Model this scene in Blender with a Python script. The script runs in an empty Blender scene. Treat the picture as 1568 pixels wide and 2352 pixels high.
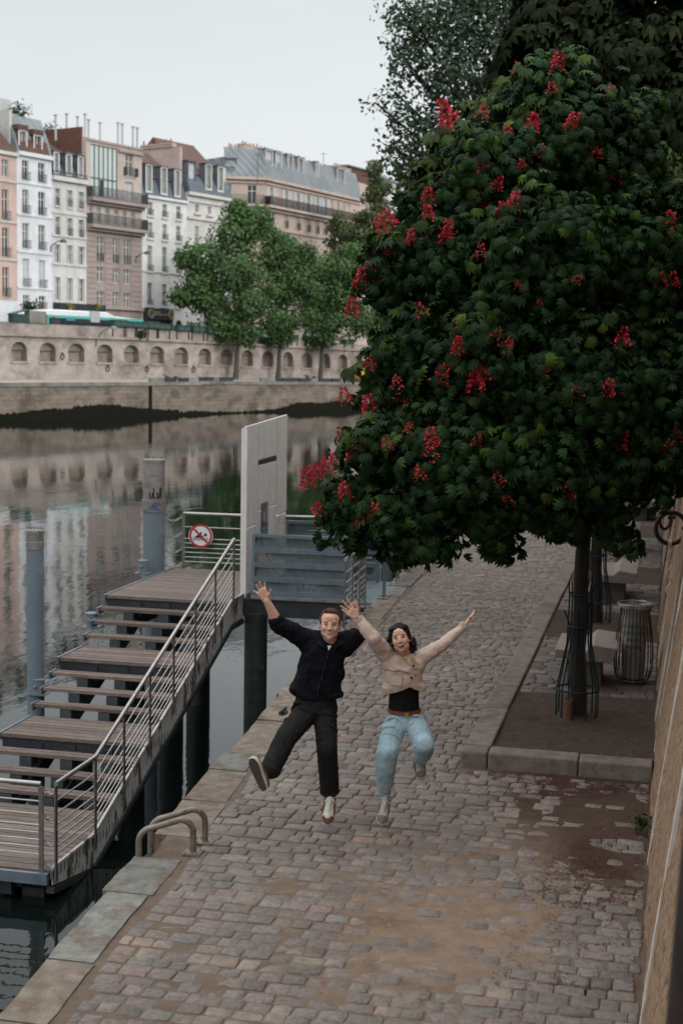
import bpy, bmesh, math, random
import numpy as np
from mathutils import Vector, Matrix
R = math.radians
random.seed(7); RNG = np.random.default_rng(7)
scene = bpy.context.scene
COL = scene.collection

# ---------------------------------------------------------------- camera
CAM = Vector((0, 0, 3.6)); YAW = R(12.85); PITCH = R(6.1); ROLL = R(1.0); F = 3267.0
cd = bpy.data.cameras.new("camera"); cam = bpy.data.objects.new("camera", cd); COL.objects.link(cam)
cd.sensor_fit = 'VERTICAL'; cd.sensor_height = 36; cd.lens = 50; cd.clip_end = 3000; cd.clip_start = 0.1
CM = Matrix.Rotation(YAW, 3, 'Z') @ Matrix.Rotation(math.pi/2 - PITCH, 3, 'X') @ Matrix.Rotation(ROLL, 3, 'Z')
cam.matrix_world = Matrix.Translation(CAM) @ CM.to_4x4()
scene.camera = cam
cd.dof.use_dof = True; cd.dof.focus_distance = 11.3; cd.dof.aperture_fstop = 3.0

# ---------------------------------------------------------------- sky and sun (overcast)
w = bpy.data.worlds.new("World"); scene.world = w; w.use_nodes = True
nt = w.node_tree; nt.nodes.clear()
sky = nt.nodes.new('ShaderNodeTexSky'); sky.sky_type = 'NISHITA'; sky.sun_disc = False
SUN_EL, SUN_AZ = R(24), R(122)        # azimuth measured clockwise from +Y
sky.sun_elevation = SUN_EL; sky.sun_rotation = SUN_AZ; sky.dust_density = 6; sky.ozone_density = 1.0; sky.air_density = 1.0
hs = nt.nodes.new('ShaderNodeHueSaturation'); hs.inputs['Saturation'].default_value = 0.1
# cloud deck: evens the clear sky out into a grey layer
tc = nt.nodes.new('ShaderNodeTexCoord'); sx = nt.nodes.new('ShaderNodeSeparateXYZ')
nz = nt.nodes.new('ShaderNodeTexNoise'); nz.inputs['Scale'].default_value = 1.6; nz.inputs['Detail'].default_value = 4
mp = nt.nodes.new('ShaderNodeMapping'); mp.inputs['Scale'].default_value = (1, 1, 3.2)
cr = nt.nodes.new('ShaderNodeValToRGB')
cr.color_ramp.elements[0].position = 0.0; cr.color_ramp.elements[0].color = (8.1, 8.35, 8.35, 1)
cr.color_ramp.elements[1].position = 0.95; cr.color_ramp.elements[1].color = (21.5, 21.9, 21.9, 1)
e = cr.color_ramp.elements.new(0.23); e.color = (6.3, 6.75, 6.95, 1)
e = cr.color_ramp.elements.new(0.42); e.color = (7.6, 8.0, 8.2, 1)
e = cr.color_ramp.elements.new(0.62); e.color = (15.4, 15.8, 15.8, 1)
mx = nt.nodes.new('ShaderNodeMix'); mx.data_type = 'RGBA'; mx.inputs[0].default_value = 0.88
ml = nt.nodes.new('ShaderNodeMix'); ml.data_type = 'RGBA'; ml.blend_type = 'MULTIPLY'; ml.inputs[0].default_value = 1.0
cr2 = nt.nodes.new('ShaderNodeValToRGB')
cr2.color_ramp.elements[0].position = .3; cr2.color_ramp.elements[0].color = (.9, .905, .915, 1)
cr2.color_ramp.elements[1].position = .7; cr2.color_ramp.elements[1].color = (1.03, 1.03, 1.03, 1)
bg = nt.nodes.new('ShaderNodeBackground'); bg.inputs[1].default_value = 0.1
wo = nt.nodes.new('ShaderNodeOutputWorld')
L = nt.links.new
L(sky.outputs[0], hs.inputs['Color']); L(tc.outputs['Generated'], sx.inputs[0]); L(sx.outputs[2], cr.inputs[0])
L(hs.outputs[0], mx.inputs[6]); L(cr.outputs[0], mx.inputs[7])
L(tc.outputs['Generated'], mp.inputs[0]); L(mp.outputs[0], nz.inputs['Vector']); L(nz.outputs[0], cr2.inputs[0])
L(mx.outputs[2], ml.inputs[6]); L(cr2.outputs[0], ml.inputs[7]); L(ml.outputs[2], bg.inputs[0]); L(bg.outputs[0], wo.inputs[0])
sd = bpy.data.lights.new("sun", 'SUN'); sd.energy = 1.3; sd.angle = R(25); sd.color = (1, .98, .95)
so = bpy.data.objects.new("sun", sd); COL.objects.link(so)
sdir = Vector((math.sin(SUN_AZ)*math.cos(SUN_EL), math.cos(SUN_AZ)*math.cos(SUN_EL), math.sin(SUN_EL)))
so.rotation_euler = sdir.to_track_quat('Z', 'Y').to_euler()
so.location = (10, -10, 30)
scene.view_settings.view_transform = 'Standard'; scene.view_settings.look = 'None'
scene.view_settings.exposure = 0.32; scene.view_settings.gamma = 1.0
scene.render.engine = 'CYCLES'
cy = scene.cycles; cy.use_denoising = True; cy.max_bounces = 8; cy.diffuse_bounces = 3; cy.glossy_bounces = 3
cy.transmission_bounces = 4; cy.transparent_max_bounces = 8; cy.sample_clamp_indirect = 4

# ---------------------------------------------------------------- pixel -> world layout helpers (design grid of 1568 x 2352)
def ray(x, y):
    return CM @ Vector(((x-784)/F, -(y-1176)/F, -1.0))
def P(x, y, z=0.0):
    d = ray(x, y); return CAM + d*((z-CAM.z)/d.z)
def PD(x, y, d):
    return CAM + ray(x, y)*d
def proj(p):
    q = CM.transposed() @ (Vector(p)-CAM); return (784+F*q.x/-q.z, 1176-F*q.y/-q.z, -q.z)

# ---------------------------------------------------------------- object helpers
def tag(o, label=None, cat=None, group=None, kind=None):
    if label: o['label'] = label
    if cat: o['category'] = cat
    if group: o['group'] = group
    if kind: o['kind'] = kind
    return o
def empty(name, loc=(0, 0, 0), rz=0, **k):
    o = bpy.data.objects.new(name, None); COL.objects.link(o); o.location = loc; o.rotation_euler = (0, 0, rz)
    o.empty_display_size = .2
    bpy.context.view_layer.update() if False else None
    return tag(o, **k)
def copy_tree(o, parent=None):
    c = o.copy(); COL.objects.link(c); c.parent = parent
    for ch in [x for x in COL.objects if x.parent == o]:
        if ch is not c: copy_tree(ch, c)
    return c
def link_mesh(name, me, mat=None, parent=None, smooth=False):
    if mat is not None: me.materials.append(mat)
    o = bpy.data.objects.new(name, me); COL.objects.link(o)
    if parent is not None: o.parent = parent
    if smooth: me.polygons.foreach_set('use_smooth', [True]*len(me.polygons))
    return o
def frame_of(t, n=Vector((0, 0, 1))):
    t = t.normalized(); a = t.cross(n)
    if a.length < 1e-4: a = t.cross(Vector((1, 0, 0)))
    a.normalize(); b = t.cross(a); return a, b
class MB:
    """collects shapes into one mesh; coordinates are world unless origin is given at build"""
    def __init__(s): s.v = []; s.f = []; s.c = []; s.cc = None
    def add(s, vs, fs):
        n = len(s.v); s.v += [tuple(v) for v in vs]; s.f += [tuple(i+n for i in f) for f in fs]
        if s.cc is not None: s.c += [s.cc]*len(fs)
        return s
    def box(s, c, size, m=None, taper=1.0):
        hx, hy, hz = size[0]/2, size[1]/2, size[2]/2
        vs = [Vector((x*hx*(taper if z > 0 else 1), y*hy*(taper if z > 0 else 1), z*hz)) for z in (-1, 1) for y in (-1, 1) for x in (-1, 1)]
        if m is not None: vs = [m @ v for v in vs]
        vs = [v+Vector(c) for v in vs]
        return s.add(vs, [(0, 2, 3, 1), (4, 5, 7, 6), (0, 1, 5, 4), (2, 6, 7, 3), (1, 3, 7, 5), (0, 4, 6, 2)])
    def bar(s, p0, p1, w, h=None, up=Vector((0, 0, 1))):
        """rectangular bar from p0 to p1; w across, h along up"""
        h = h or w; p0 = Vector(p0); p1 = Vector(p1); t = (p1-p0).normalized()
        a = t.cross(up)
        if a.length < 1e-3: a = t.cross(Vector((0, 1, 0)))
        a.normalize(); b = a.cross(t).normalized()
        vs = [p+a*(i*w/2)+b*(j*h/2) for p in (p0, p1) for i, j in ((-1, -1), (1, -1), (1, 1), (-1, 1))]
        return s.add(vs, [(0, 1, 2, 3), (7, 6, 5, 4), (0, 4, 5, 1), (1, 5, 6, 2), (2, 6, 7, 3), (3, 7, 4, 0)])
    def tube(s, pts, r, seg=8, caps=True, closed=False):
        pts = [Vector(p) for p in pts]; n = len(pts); rs = r if isinstance(r, (list, tuple)) else [r]*n
        vs = []; a = None
        for i, p in enumerate(pts):
            if closed: t = pts[(i+1) % n]-pts[i-1]
            else: t = pts[min(i+1, n-1)]-pts[max(i-1, 0)]
            t.normalize()
            if a is None: a, b = frame_of(t)
            else:
                a = (a-t*a.dot(t)); a.normalize(); b = t.cross(a)
            vs += [p+(a*math.cos(2*math.pi*k/seg)+b*math.sin(2*math.pi*k/seg))*rs[i] for k in range(seg)]
        fs = []
        for i in range(n if closed else n-1):
            j = (i+1) % n
            fs += [(i*seg+k, i*seg+(k+1) % seg, j*seg+(k+1) % seg, j*seg+k) for k in range(seg)]
        if caps and not closed: fs += [tuple(range(seg))[::-1], tuple((n-1)*seg+k for k in range(seg))]
        return s.add(vs, fs)
    def lathe(s, c, prof, seg=24, m=None):
        vs = []; c = Vector(c)
        for r, z in prof:
            for k in range(seg):
                v = Vector((r*math.cos(2*math.pi*k/seg), r*math.sin(2*math.pi*k/seg), z))
                vs.append(c+(m @ v if m is not None else v))
        n = len(prof); fs = []
        for i in range(n-1):
            fs += [(i*seg+k, i*seg+(k+1) % seg, (i+1)*seg+(k+1) % seg, (i+1)*seg+k) for k in range(seg)]
        fs += [tuple(range(seg))[::-1], tuple((n-1)*seg+k for k in range(seg))]
        return s.add(vs, fs)
    def ell(s, c, r, m=None, su=12, sv=8):
        vs = []; c = Vector(c); r = r if isinstance(r, (tuple, list, Vector)) else (r, r, r)
        for i in range(sv+1):
            th = math.pi*i/sv
            for k in range(su):
                v = Vector((r[0]*math.sin(th)*math.cos(2*math.pi*k/su), r[1]*math.sin(th)*math.sin(2*math.pi*k/su), r[2]*math.cos(th)))
                vs.append(c+(m @ v if m is not None else v))
        fs = []
        for i in range(sv):
            fs += [(i*su+k, (i+1)*su+k, (i+1)*su+(k+1) % su, i*su+(k+1) % su) for k in range(su)]
        return s.add(vs, fs)
    def caps(s, p0, p1, r0, r1, seg=12):
        """tapered capsule"""
        p0 = Vector(p0); p1 = Vector(p1); t = p1-p0; l = t.length
        if l < 1e-6: return s.ell(p0, r0)
        t /= l; pts = []; rs = []
        for k in range(4): an = math.pi/2*(k+.15)/4; pts.append(p0-t*r0*math.cos(an)); rs.append(r0*math.sin(an))
        pts += [p0, p0.lerp(p1, .5), p1]; rs += [r0, (r0+r1)/2, r1]
        for k in range(3, -1, -1): an = math.pi/2*(k+.15)/4; pts.append(p1+t*r1*math.cos(an)); rs.append(r1*math.sin(an))
        return s.tube(pts, rs, seg)
    def prism(s, poly, off):
        """poly: list of 3D points, extruded by vector off"""
        n = len(poly); off = Vector(off); vs = [Vector(p) for p in poly]+[Vector(p)+off for p in poly]
        return s.add(vs, [tuple(range(n)), tuple(range(2*n-1, n-1, -1))]+[(i, i+n, (i+1) % n+n, (i+1) % n) for i in range(n)])
    def quad(s, a, b, c, d): return s.add([a, b, c, d], [(0, 1, 2, 3)])
    def build(s, name, mat, parent=None, smooth=False, origin=None, bevel=0, autos=None, **k):
        me = bpy.data.meshes.new(name)
        o3 = Vector(origin) if origin is not None else None
        if parent is not None and o3 is None: o3 = parent_world(parent)
        vs = [tuple(Vector(v)-o3) for v in s.v] if o3 is not None else s.v
        me.from_pydata(vs, [], s.f)
        if s.c:
            at = me.color_attributes.new('tint', 'FLOAT_COLOR', 'CORNER'); arr = []
            for f, c in zip(s.f, s.c): arr += list(c)*len(f)
            at.data.foreach_set('color', arr)
        me.update()
        bm = bmesh.new(); bm.from_mesh(me); bmesh.ops.recalc_face_normals(bm, faces=bm.faces)
        bm.to_mesh(me); bm.free()
        if mat is not None: me.materials.append(mat)
        o = bpy.data.objects.new(name, me); COL.objects.link(o)
        if parent is not None: o.parent = parent
        elif o3 is not None: o.location = o3
        if smooth:
            me.polygons.foreach_set('use_smooth', [True]*len(me.polygons))
            if autos is not False:
                me.set_sharp_from_angle(angle=R(autos or 40))
        if bevel:
            b = o.modifiers.new('b', 'BEVEL'); b.width = bevel; b.segments = 2; b.limit_method = 'ANGLE'
        return tag(o, **k)
PW = {}
def parent_world(p):
    v = Vector(p.location)
    q = p.parent
    while q is not None: v += Vector(q.location); q = q.parent
    return v

def fast_mesh(name, verts, faces_flat, k, mat, parent=None, cols=None, smooth=False, origin=None):
    """numpy mesh of k-gons; cols: per-face colours"""
    verts = np.asarray(verts, dtype=np.float32).reshape(-1, 3)
    if parent is not None: verts = verts-np.array(parent_world(parent), dtype=np.float32)
    elif origin is not None: verts = verts-np.array(origin, dtype=np.float32)
    f = np.asarray(faces_flat, dtype=np.int32).reshape(-1, k)
    me = bpy.data.meshes.new(name); me.vertices.add(len(verts)); me.vertices.foreach_set('co', verts.ravel())
    me.loops.add(f.size); me.loops.foreach_set('vertex_index', f.ravel())
    me.polygons.add(len(f)); me.polygons.foreach_set('loop_start', np.arange(0, f.size, k, dtype=np.int32))
    me.polygons.foreach_set('loop_total', np.full(len(f), k, dtype=np.int32))
    if smooth: me.polygons.foreach_set('use_smooth', np.ones(len(f), dtype=bool))
    if cols is not None:
        at = me.color_attributes.new('tint', 'FLOAT_COLOR', 'CORNER')
        c = np.ones((len(f), k, 4), dtype=np.float32); c[:, :, :3] = np.asarray(cols)[:, None, :3]
        at.data.foreach_set('color', c.ravel())
    me.update(calc_edges=True); me.validate()
    if mat is not None: me.materials.append(mat)
    o = bpy.data.objects.new(name, me); COL.objects.link(o)
    if parent is not None: o.parent = parent
    elif origin is not None: o.location = origin
    return o

# ---------------------------------------------------------------- materials
def mk(name, c1, c2=None, scale=6.0, rough=.7, bump=0.0, bscale=None, metal=0.0, detail=6, tint=False, spec=.35, streak=None, c3=None, c3s=2.0, c3t=.62, transl=0.0, ior=None, coord='Object', dist=.3, c3w=.06):
    m = bpy.data.materials.new(name); m.use_nodes = True; n = m.node_tree.nodes; l = m.node_tree.links.new
    b = n['Principled BSDF']; b.inputs['Roughness'].default_value = rough; b.inputs['Metallic'].default_value = metal
    b.inputs['Specular IOR Level'].default_value = spec
    if ior: b.inputs['IOR'].default_value = ior
    tc = n.new('ShaderNodeTexCoord'); mp = n.new('ShaderNodeMapping'); l(tc.outputs[coord], mp.inputs[0])
    if streak: mp.inputs['Scale'].default_value = streak
    c2 = c2 or tuple(x*.8 for x in c1)
    t = n.new('ShaderNodeTexNoise'); t.inputs['Scale'].default_value = scale; t.inputs['Detail'].default_value = detail
    t.inputs['Roughness'].default_value = .62; t.inputs['Distortion'].default_value = dist
    l(mp.outputs[0], t.inputs['Vector'])
    r = n.new('ShaderNodeValToRGB'); r.color_ramp.elements[0].position = .33; r.color_ramp.elements[1].position = .67
    r.color_ramp.elements[0].color = (*c2, 1); r.color_ramp.elements[1].color = (*c1, 1)
    l(t.outputs[0], r.inputs[0]); out = r.outputs[0]
    if c3:
        t3 = n.new('ShaderNodeTexNoise'); t3.inputs['Scale'].default_value = c3s; t3.inputs['Detail'].default_value = 8; t3.inputs['Roughness'].default_value = .7
        l(mp.outputs[0], t3.inputs['Vector'])
        r3 = n.new('ShaderNodeValToRGB'); r3.color_ramp.elements[0].position = c3t-c3w; r3.color_ramp.elements[1].position = c3t+c3w
        l(t3.outputs[0], r3.inputs[0])
        mm = n.new('ShaderNodeMix'); mm.data_type = 'RGBA'; l(r3.outputs[0], mm.inputs[0]); l(out, mm.inputs[6]); mm.inputs[7].default_value = (*c3, 1); out = mm.outputs[2]
    if tint:
        a = n.new('ShaderNodeAttribute'); a.attribute_name = 'tint'
        mm = n.new('ShaderNodeMix'); mm.data_type = 'RGBA'; mm.blend_type = 'MULTIPLY'; mm.inputs[0].default_value = 1
        l(out, mm.inputs[6]); l(a.outputs['Color'], mm.inputs[7]); out = mm.outputs[2]
    l(out, b.inputs['Base Color'])
    if bump:
        tb = n.new('ShaderNodeTexNoise'); tb.inputs['Scale'].default_value = bscale or scale*3; tb.inputs['Detail'].default_value = 8; tb.inputs['Roughness'].default_value = .65
        l(mp.outputs[0], tb.inputs['Vector'])
        bp = n.new('ShaderNodeBump'); bp.inputs['Strength'].default_value = 1.0; bp.inputs['Distance'].default_value = bump
        l(tb.outputs[0], bp.inputs['Height']); l(bp.outputs[0], b.inputs['Normal'])
    if transl:
        o = n['Material Output']; tr = n.new('ShaderNodeBsdfTranslucent'); ms = n.new('ShaderNodeMixShader'); ms.inputs[0].default_value = transl
        l(out, tr.inputs[0]); l(b.outputs[0], ms.inputs[1]); l(tr.outputs[0], ms.inputs[2]); l(ms.outputs[0], o.inputs[0])
    return m
# ================================================================ materials
M = {}
M['stone'] = mk('paving stone', (.205, .172, .156), (.120, .104, .096), 24, .75, .014, 34, tint=True, c3=(.25, .2, .155), c3s=2.2, c3t=.6)
M['sand'] = mk('sand', (.235, .168, .12), (.155, .115, .088), 7, .95, .006, 160, c3=(.12, .075, .052), c3s=2.6, c3t=.62, tint=True)
M['coping'] = mk('coping stone', (.30, .285, .262), (.15, .14, .125), 8, .85, .022, 16, tint=True, c3=(.15, .105, .08), c3s=3.2, c3t=.57, c3w=.07, detail=12)
M['kerb'] = mk('kerb stone', (.2, .16, .135), (.115, .092, .076), 9, .85, .008, 40, c3=(.09, .07, .055), c3s=3, c3t=.6, tint=True)
M['dirt'] = mk('dirt', (.085, .056, .040), (.038, .025, .018), 14, .97, .02, 60, c3=(.06, .035, .026), c3s=4, c3t=.56)
M['litter'] = mk('dry petals', (.11, .035, .025), (.05, .022, .016), 30, .9, tint=True)
M['wall'] = mk('wall stone', (.43, .28, .175), (.20, .125, .078), 42, .9, .025, 40, c3=(.07, .045, .03), c3s=30, c3t=.57, streak=(1, 1, .45), dist=0)
M['mortar'] = mk('pale mortar', (.62, .58, .53), (.48, .44, .39), 8, .9, .008)
M['dark_iron'] = mk('dark iron', (.03, .024, .022), (.05, .032, .026), 12, .6, .003, metal=.3)
M['green_iron'] = mk('green iron', (.006, .022, .024), (.005, .013, .014), 15, .55, .001, spec=.2)
M['wood_deck'] = mk('weathered deck', (.215, .165, .145), (.105, .08, .07), 6, .8, .006, 20, streak=(1.2, 18, 18), tint=True, c3=(.3, .25, .225), c3s=2.5, c3t=.6)
M['steel'] = mk('brushed steel', (.42, .40, .385), (.30, .28, .27), 8, .38, .001, metal=.85)
M['steel_dull'] = mk('dull steel', (.25, .235, .225), (.17, .155, .148), 10, .5, .001, metal=.75)
M['galv'] = mk('galvanised blue steel', (.17, .215, .25), (.11, .145, .175), 7, .5, .001, metal=.35, c3=(.2, .21, .21), c3s=5, c3t=.6)
M['pile'] = mk('blue grey pile paint', (.155, .19, .22), (.13, .165, .19), 3, .55, .001, c3=(.21, .235, .25), c3s=3, c3t=.66)
M['pile_cap'] = mk('bare pile collar', (.3, .285, .27), (.2, .185, .175), 4, .5, .001, metal=.4, c3=(.15, .13, .12), c3s=6, c3t=.58)
M['pile_wet'] = mk('wet pile', (.05, .06, .055), (.02, .03, .025), 4, .35, .003, c3=(.1, .1, .085), c3s=5, c3t=.62)
M['dark_steel'] = mk('dark beam', (.035, .04, .045), (.022, .026, .03), 6, .5, .001)
M['panel'] = mk('pale perforated panel', (.52, .49, .455), (.43, .4, .37), 4, .6, .001, c3=(.33, .27, .24), c3s=3, c3t=.66)
M['algae'] = mk('algae wall foot', (.013, .013, .008), (.006, .006, .004), 4, .9, .02, spec=.1)
M['opp_low'] = mk('quay wall masonry', (.25, .205, .172), (.15, .124, .104), .55, .9, .04, 3.5, c3=(.11, .09, .072), c3s=.35, c3t=.54, streak=(1, 1, 1.7))
M['opp_cope'] = mk('dark coping', (.24, .225, .2), (.11, .105, .1), .6, .9, .02, 3)
M['opp_wall'] = mk('river wall limestone', (.44, .385, .345), (.29, .25, .222), .5, .9, .03, 3, c3=(.14, .12, .105), c3s=.36, c3t=.56, c3w=.12, streak=(1, 1, 1.2))
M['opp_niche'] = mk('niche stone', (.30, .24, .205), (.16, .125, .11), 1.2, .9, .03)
M['plinth'] = mk('bench plinth', (.13, .11, .095), (.08, .068, .06), 9, .85)
M['bark'] = mk('bark', (.03, .024, .02), (.014, .012, .01), 9, .95, .02, 22, streak=(1, 1, .35))
M['bark_far'] = mk('plane bark', (.09, .085, .07), (.045, .04, .035), 3, .95)
M['white_stone'] = mk('bench concrete', (.26, .215, .19), (.19, .155, .138), 14, .8, .003)

def brickify(m, c_dark, sc, w_, h_, ms=.02, fac=.75, axis='s', boff=.5):
    """adds masonry joints to a material: u along the wall, v up"""
    n = m.node_tree.nodes; l = m.node_tree.links.new; b = n['Principled BSDF']
    src = b.inputs['Base Color'].links[0].from_socket
    tc = n.new('ShaderNodeTexCoord'); sp = n.new('ShaderNodeSeparateXYZ'); l(tc.outputs['Object'], sp.inputs[0])
    ad = n.new('ShaderNodeMath'); ad.operation = 'MULTIPLY'; ad.inputs[1].default_value = axis[0]; l(sp.outputs[0], ad.inputs[0])
    ad2 = n.new('ShaderNodeMath'); ad2.operation = 'MULTIPLY_ADD'; ad2.inputs[1].default_value = axis[1]; l(sp.outputs[1], ad2.inputs[0]); l(ad.outputs[0], ad2.inputs[2])
    cb = n.new('ShaderNodeCombineXYZ'); l(ad2.outputs[0], cb.inputs[0]); l(sp.outputs[2], cb.inputs[1])
    br = n.new('ShaderNodeTexBrick'); br.inputs['Scale'].default_value = sc; br.inputs['Brick Width'].default_value = w_; br.inputs['Row Height'].default_value = h_
    br.inputs['Mortar Size'].default_value = ms; br.inputs['Mortar Smooth'].default_value = .3; br.offset = boff
    br.inputs['Color1'].default_value = (1, 1, 1, 1); br.inputs['Color2'].default_value = (.82, .8, .78, 1); br.inputs['Mortar'].default_value = (*c_dark, 1)
    l(cb.outputs[0], br.inputs['Vector'])
    mm = n.new('ShaderNodeMix'); mm.data_type = 'RGBA'; mm.blend_type = 'MULTIPLY'; mm.inputs[0].default_value = fac
    l(src, mm.inputs[6]); l(br.outputs['Color'], mm.inputs[7]); l(mm.outputs[2], b.inputs['Base Color'])
    return m
BN = Vector((.345, .939, 0)).normalized(); NN = Vector((-BN.y, BN.x, 0)); BO = Vector((-56.3, 113.5, 0))
brickify(M['opp_low'], (.55, .5, .45), 1, 1.1, .42, .03, .7, (BN.x, BN.y))
brickify(M['opp_wall'], (.72, .68, .64), 1, 1.6, .62, .018, .6, (BN.x, BN.y))

# ================================================================ water
WZ = -2.2
m = bpy.data.materials.new('river water'); m.use_nodes = True; n = m.node_tree.nodes; l = m.node_tree.links.new; b = n['Principled BSDF']
b.inputs['Base Color'].default_value = (.003, .006, .005, 1); b.inputs['Roughness'].default_value = .022; b.inputs['IOR'].default_value = 1.38
tc = n.new('ShaderNodeTexCoord'); prev = None
for sc, st, dist, rot, det in ((2.2, (1, .45, 1), .007, 12, 3), (.28, (1, .3, 1), .03, -10, 3), (9, (1, .6, 1), .0014, 30, 2)):
    mp = n.new('ShaderNodeMapping'); mp.inputs['Scale'].default_value = st; mp.inputs['Rotation'].default_value = (0, 0, R(rot))
    t = n.new('ShaderNodeTexNoise'); t.inputs['Scale'].default_value = sc; t.inputs['Detail'].default_value = det
    bp = n.new('ShaderNodeBump'); bp.inputs['Distance'].default_value = dist; bp.inputs['Strength'].default_value = .55
    l(tc.outputs['Object'], mp.inputs[0]); l(mp.outputs[0], t.inputs['Vector']); l(t.outputs[0], bp.inputs['Height'])
    if prev: l(prev.outputs[0], bp.inputs['Normal'])
    prev = bp
l(prev.outputs[0], b.inputs['Normal']); M['water'] = m
g = MB(); g.quad((-500, -60, WZ), (60, -60, WZ), (60, 900, WZ), (-500, 900, WZ)); g.build('water', m, kind='structure')
g = MB(); g.quad((-900, -300, -6), (900, -300, -6), (900, 1500, -6), (-900, 1500, -6)); g.build('river_bed', M['dirt'], kind='structure')

# ================================================================ near quay
def xedge(y): return np.interp(y, [-20, 7, 9.4, 11.5, 13, 15.2, 18.4, 22.6, 30, 60, 90], [-2.2, -3.48, -3.63, -3.8, -3.89, -4.02, -4.15, -4.33, -4.6, -5.6, -6.4])
KX0, KX1, PY0 = -1.69, -1.45, 12.36
def copw(y): return .36 if y < 12 else .4
def pnoise(x, y, s, seed=0):
    """cheap smooth value noise, numpy"""
    rs = np.random.RandomState(seed); tab = rs.rand(256, 256)
    x = np.asarray(x)*s+100; y = np.asarray(y)*s+100; xi = np.floor(x).astype(int); yi = np.floor(y).astype(int); fx = x-xi; fy = y-yi
    fx = fx*fx*(3-2*fx); fy = fy*fy*(3-2*fy); g = lambda a, b: tab[a % 256, b % 256]
    return (g(xi, yi)*(1-fx)+g(xi+1, yi)*fx)*(1-fy)+(g(xi, yi+1)*(1-fx)+g(xi+1, yi+1)*fx)*fy
def sandh(x, y):
    """height of the sand between and over the setts (stone tops lie near 0)"""
    h = -.0085+.004*(pnoise(x, y, 1.1, 3)-.5)+.006*(pnoise(x, y, 4, 4)-.5)+.004*(pnoise(x, y, 13, 9)-.5)
    d = ((x+1.15)/.8)**2+((y-8.45)/1.0)**2            # sandy patch near the wall
    h = h+.0125*np.exp(-d*1.3)
    d2 = ((x+.45)/.75)**2+((y-10.9)/1.35)**2
    h = h+.017*np.exp(-d2*1.2)
    d3 = ((x+1.9)/1.2)**2+((y-9.4)/1.4)**2
    h = h+.004*np.exp(-d3)
    for hx, hy, r in ((-.37, 8.05, .13), (-.22, 10.62, .17)):     # two scoured hollows
        h = h-.07*np.exp(-(((x-hx)/r)**2+((y-hy)/(r*.6))**2))
    return h
# base of the quay (solid block down into the water)
ys = list(np.arange(-20, 90.1, 1.0)); g = MB()
top = [(float(xedge(y))+.03, y, -.05) for y in ys]
for i in range(len(ys)-1):
    a, b_ = top[i], top[i+1]
    g.quad(a, (1.2, a[1], -.05), (1.2, b_[1], -.05), b_)
g.build('quay_ground', M['dirt'], kind='structure')
M['quay_face'] = mk('quay face', (.1, .085, .07), (.045, .04, .033), 2.5, .85, .02, 9, c3=(.03, .032, .022), c3s=2, c3t=.5)
brickify(M['quay_face'], (.35, .33, .3), 1, 1.1, .5, .02, .8, (0, 1))
g = MB()
for i in range(len(ys)-1):
    a, b_ = top[i], top[i+1]; g.quad(a, b_, (b_[0]-.05, b_[1], -5), (a[0]-.05, a[1], -5))
g.build('quay_wall_face', M['quay_face'], kind='structure')
# sand sheet, height field
gx = np.arange(-4.6, .16, .04); gy = np.concatenate([np.arange(5, 16, .04), np.arange(16, 62, .2)])
X, Y = np.meshgrid(gx, gy); Z = sandh(X, Y)
X = np.maximum(X, xedge(Y)+.1)
V = np.stack([X, Y, Z], -1).reshape(-1, 3); W_ = len(gx); H_ = len(gy)
ii = (np.arange(H_-1)[:, None]*W_+np.arange(W_-1)[None]).ravel()
fc = V[ii]; soil = sum(a_*np.exp(-(((fc[:, 0]-cx)/sx_)**2+((fc[:, 1]-cy)/sy_)**2)) for a_, cx, cy, sx_, sy_ in ((1.6, -.5, 11.5, .8, .85), (1.1, -.35, 10.2, .3, .7), (.7, -.3, 12.1, .8, .3), (.6, -.25, 8.0, .25, .25), (.45, -.1, 9, .12, 2)))+.35*(pnoise(fc[:, 0], fc[:, 1], 3, 41)-.5)
soil = np.clip(soil, 0, 1)[:, None]; fast_mesh('sand', V, np.stack([ii, ii+1, ii+W_+1, ii+W_], -1), 4, M['sand'], smooth=True, cols=((1-soil)*(np.array([.66, .66, .67])+np.clip(np.exp(-(((fc[:, 0]+1.1)/.95)**2+((fc[:, 1]-8.5)/1.3)**2))+.4*np.exp(-(((fc[:, 0]+1.3)/1.2)**2+((fc[:, 1]-10)/1.2)**2)), 0, 1)[:, None]*np.array([.42, .38, .34]))+soil*np.array([.30, .23, .2])))['kind'] = 'structure'
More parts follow.
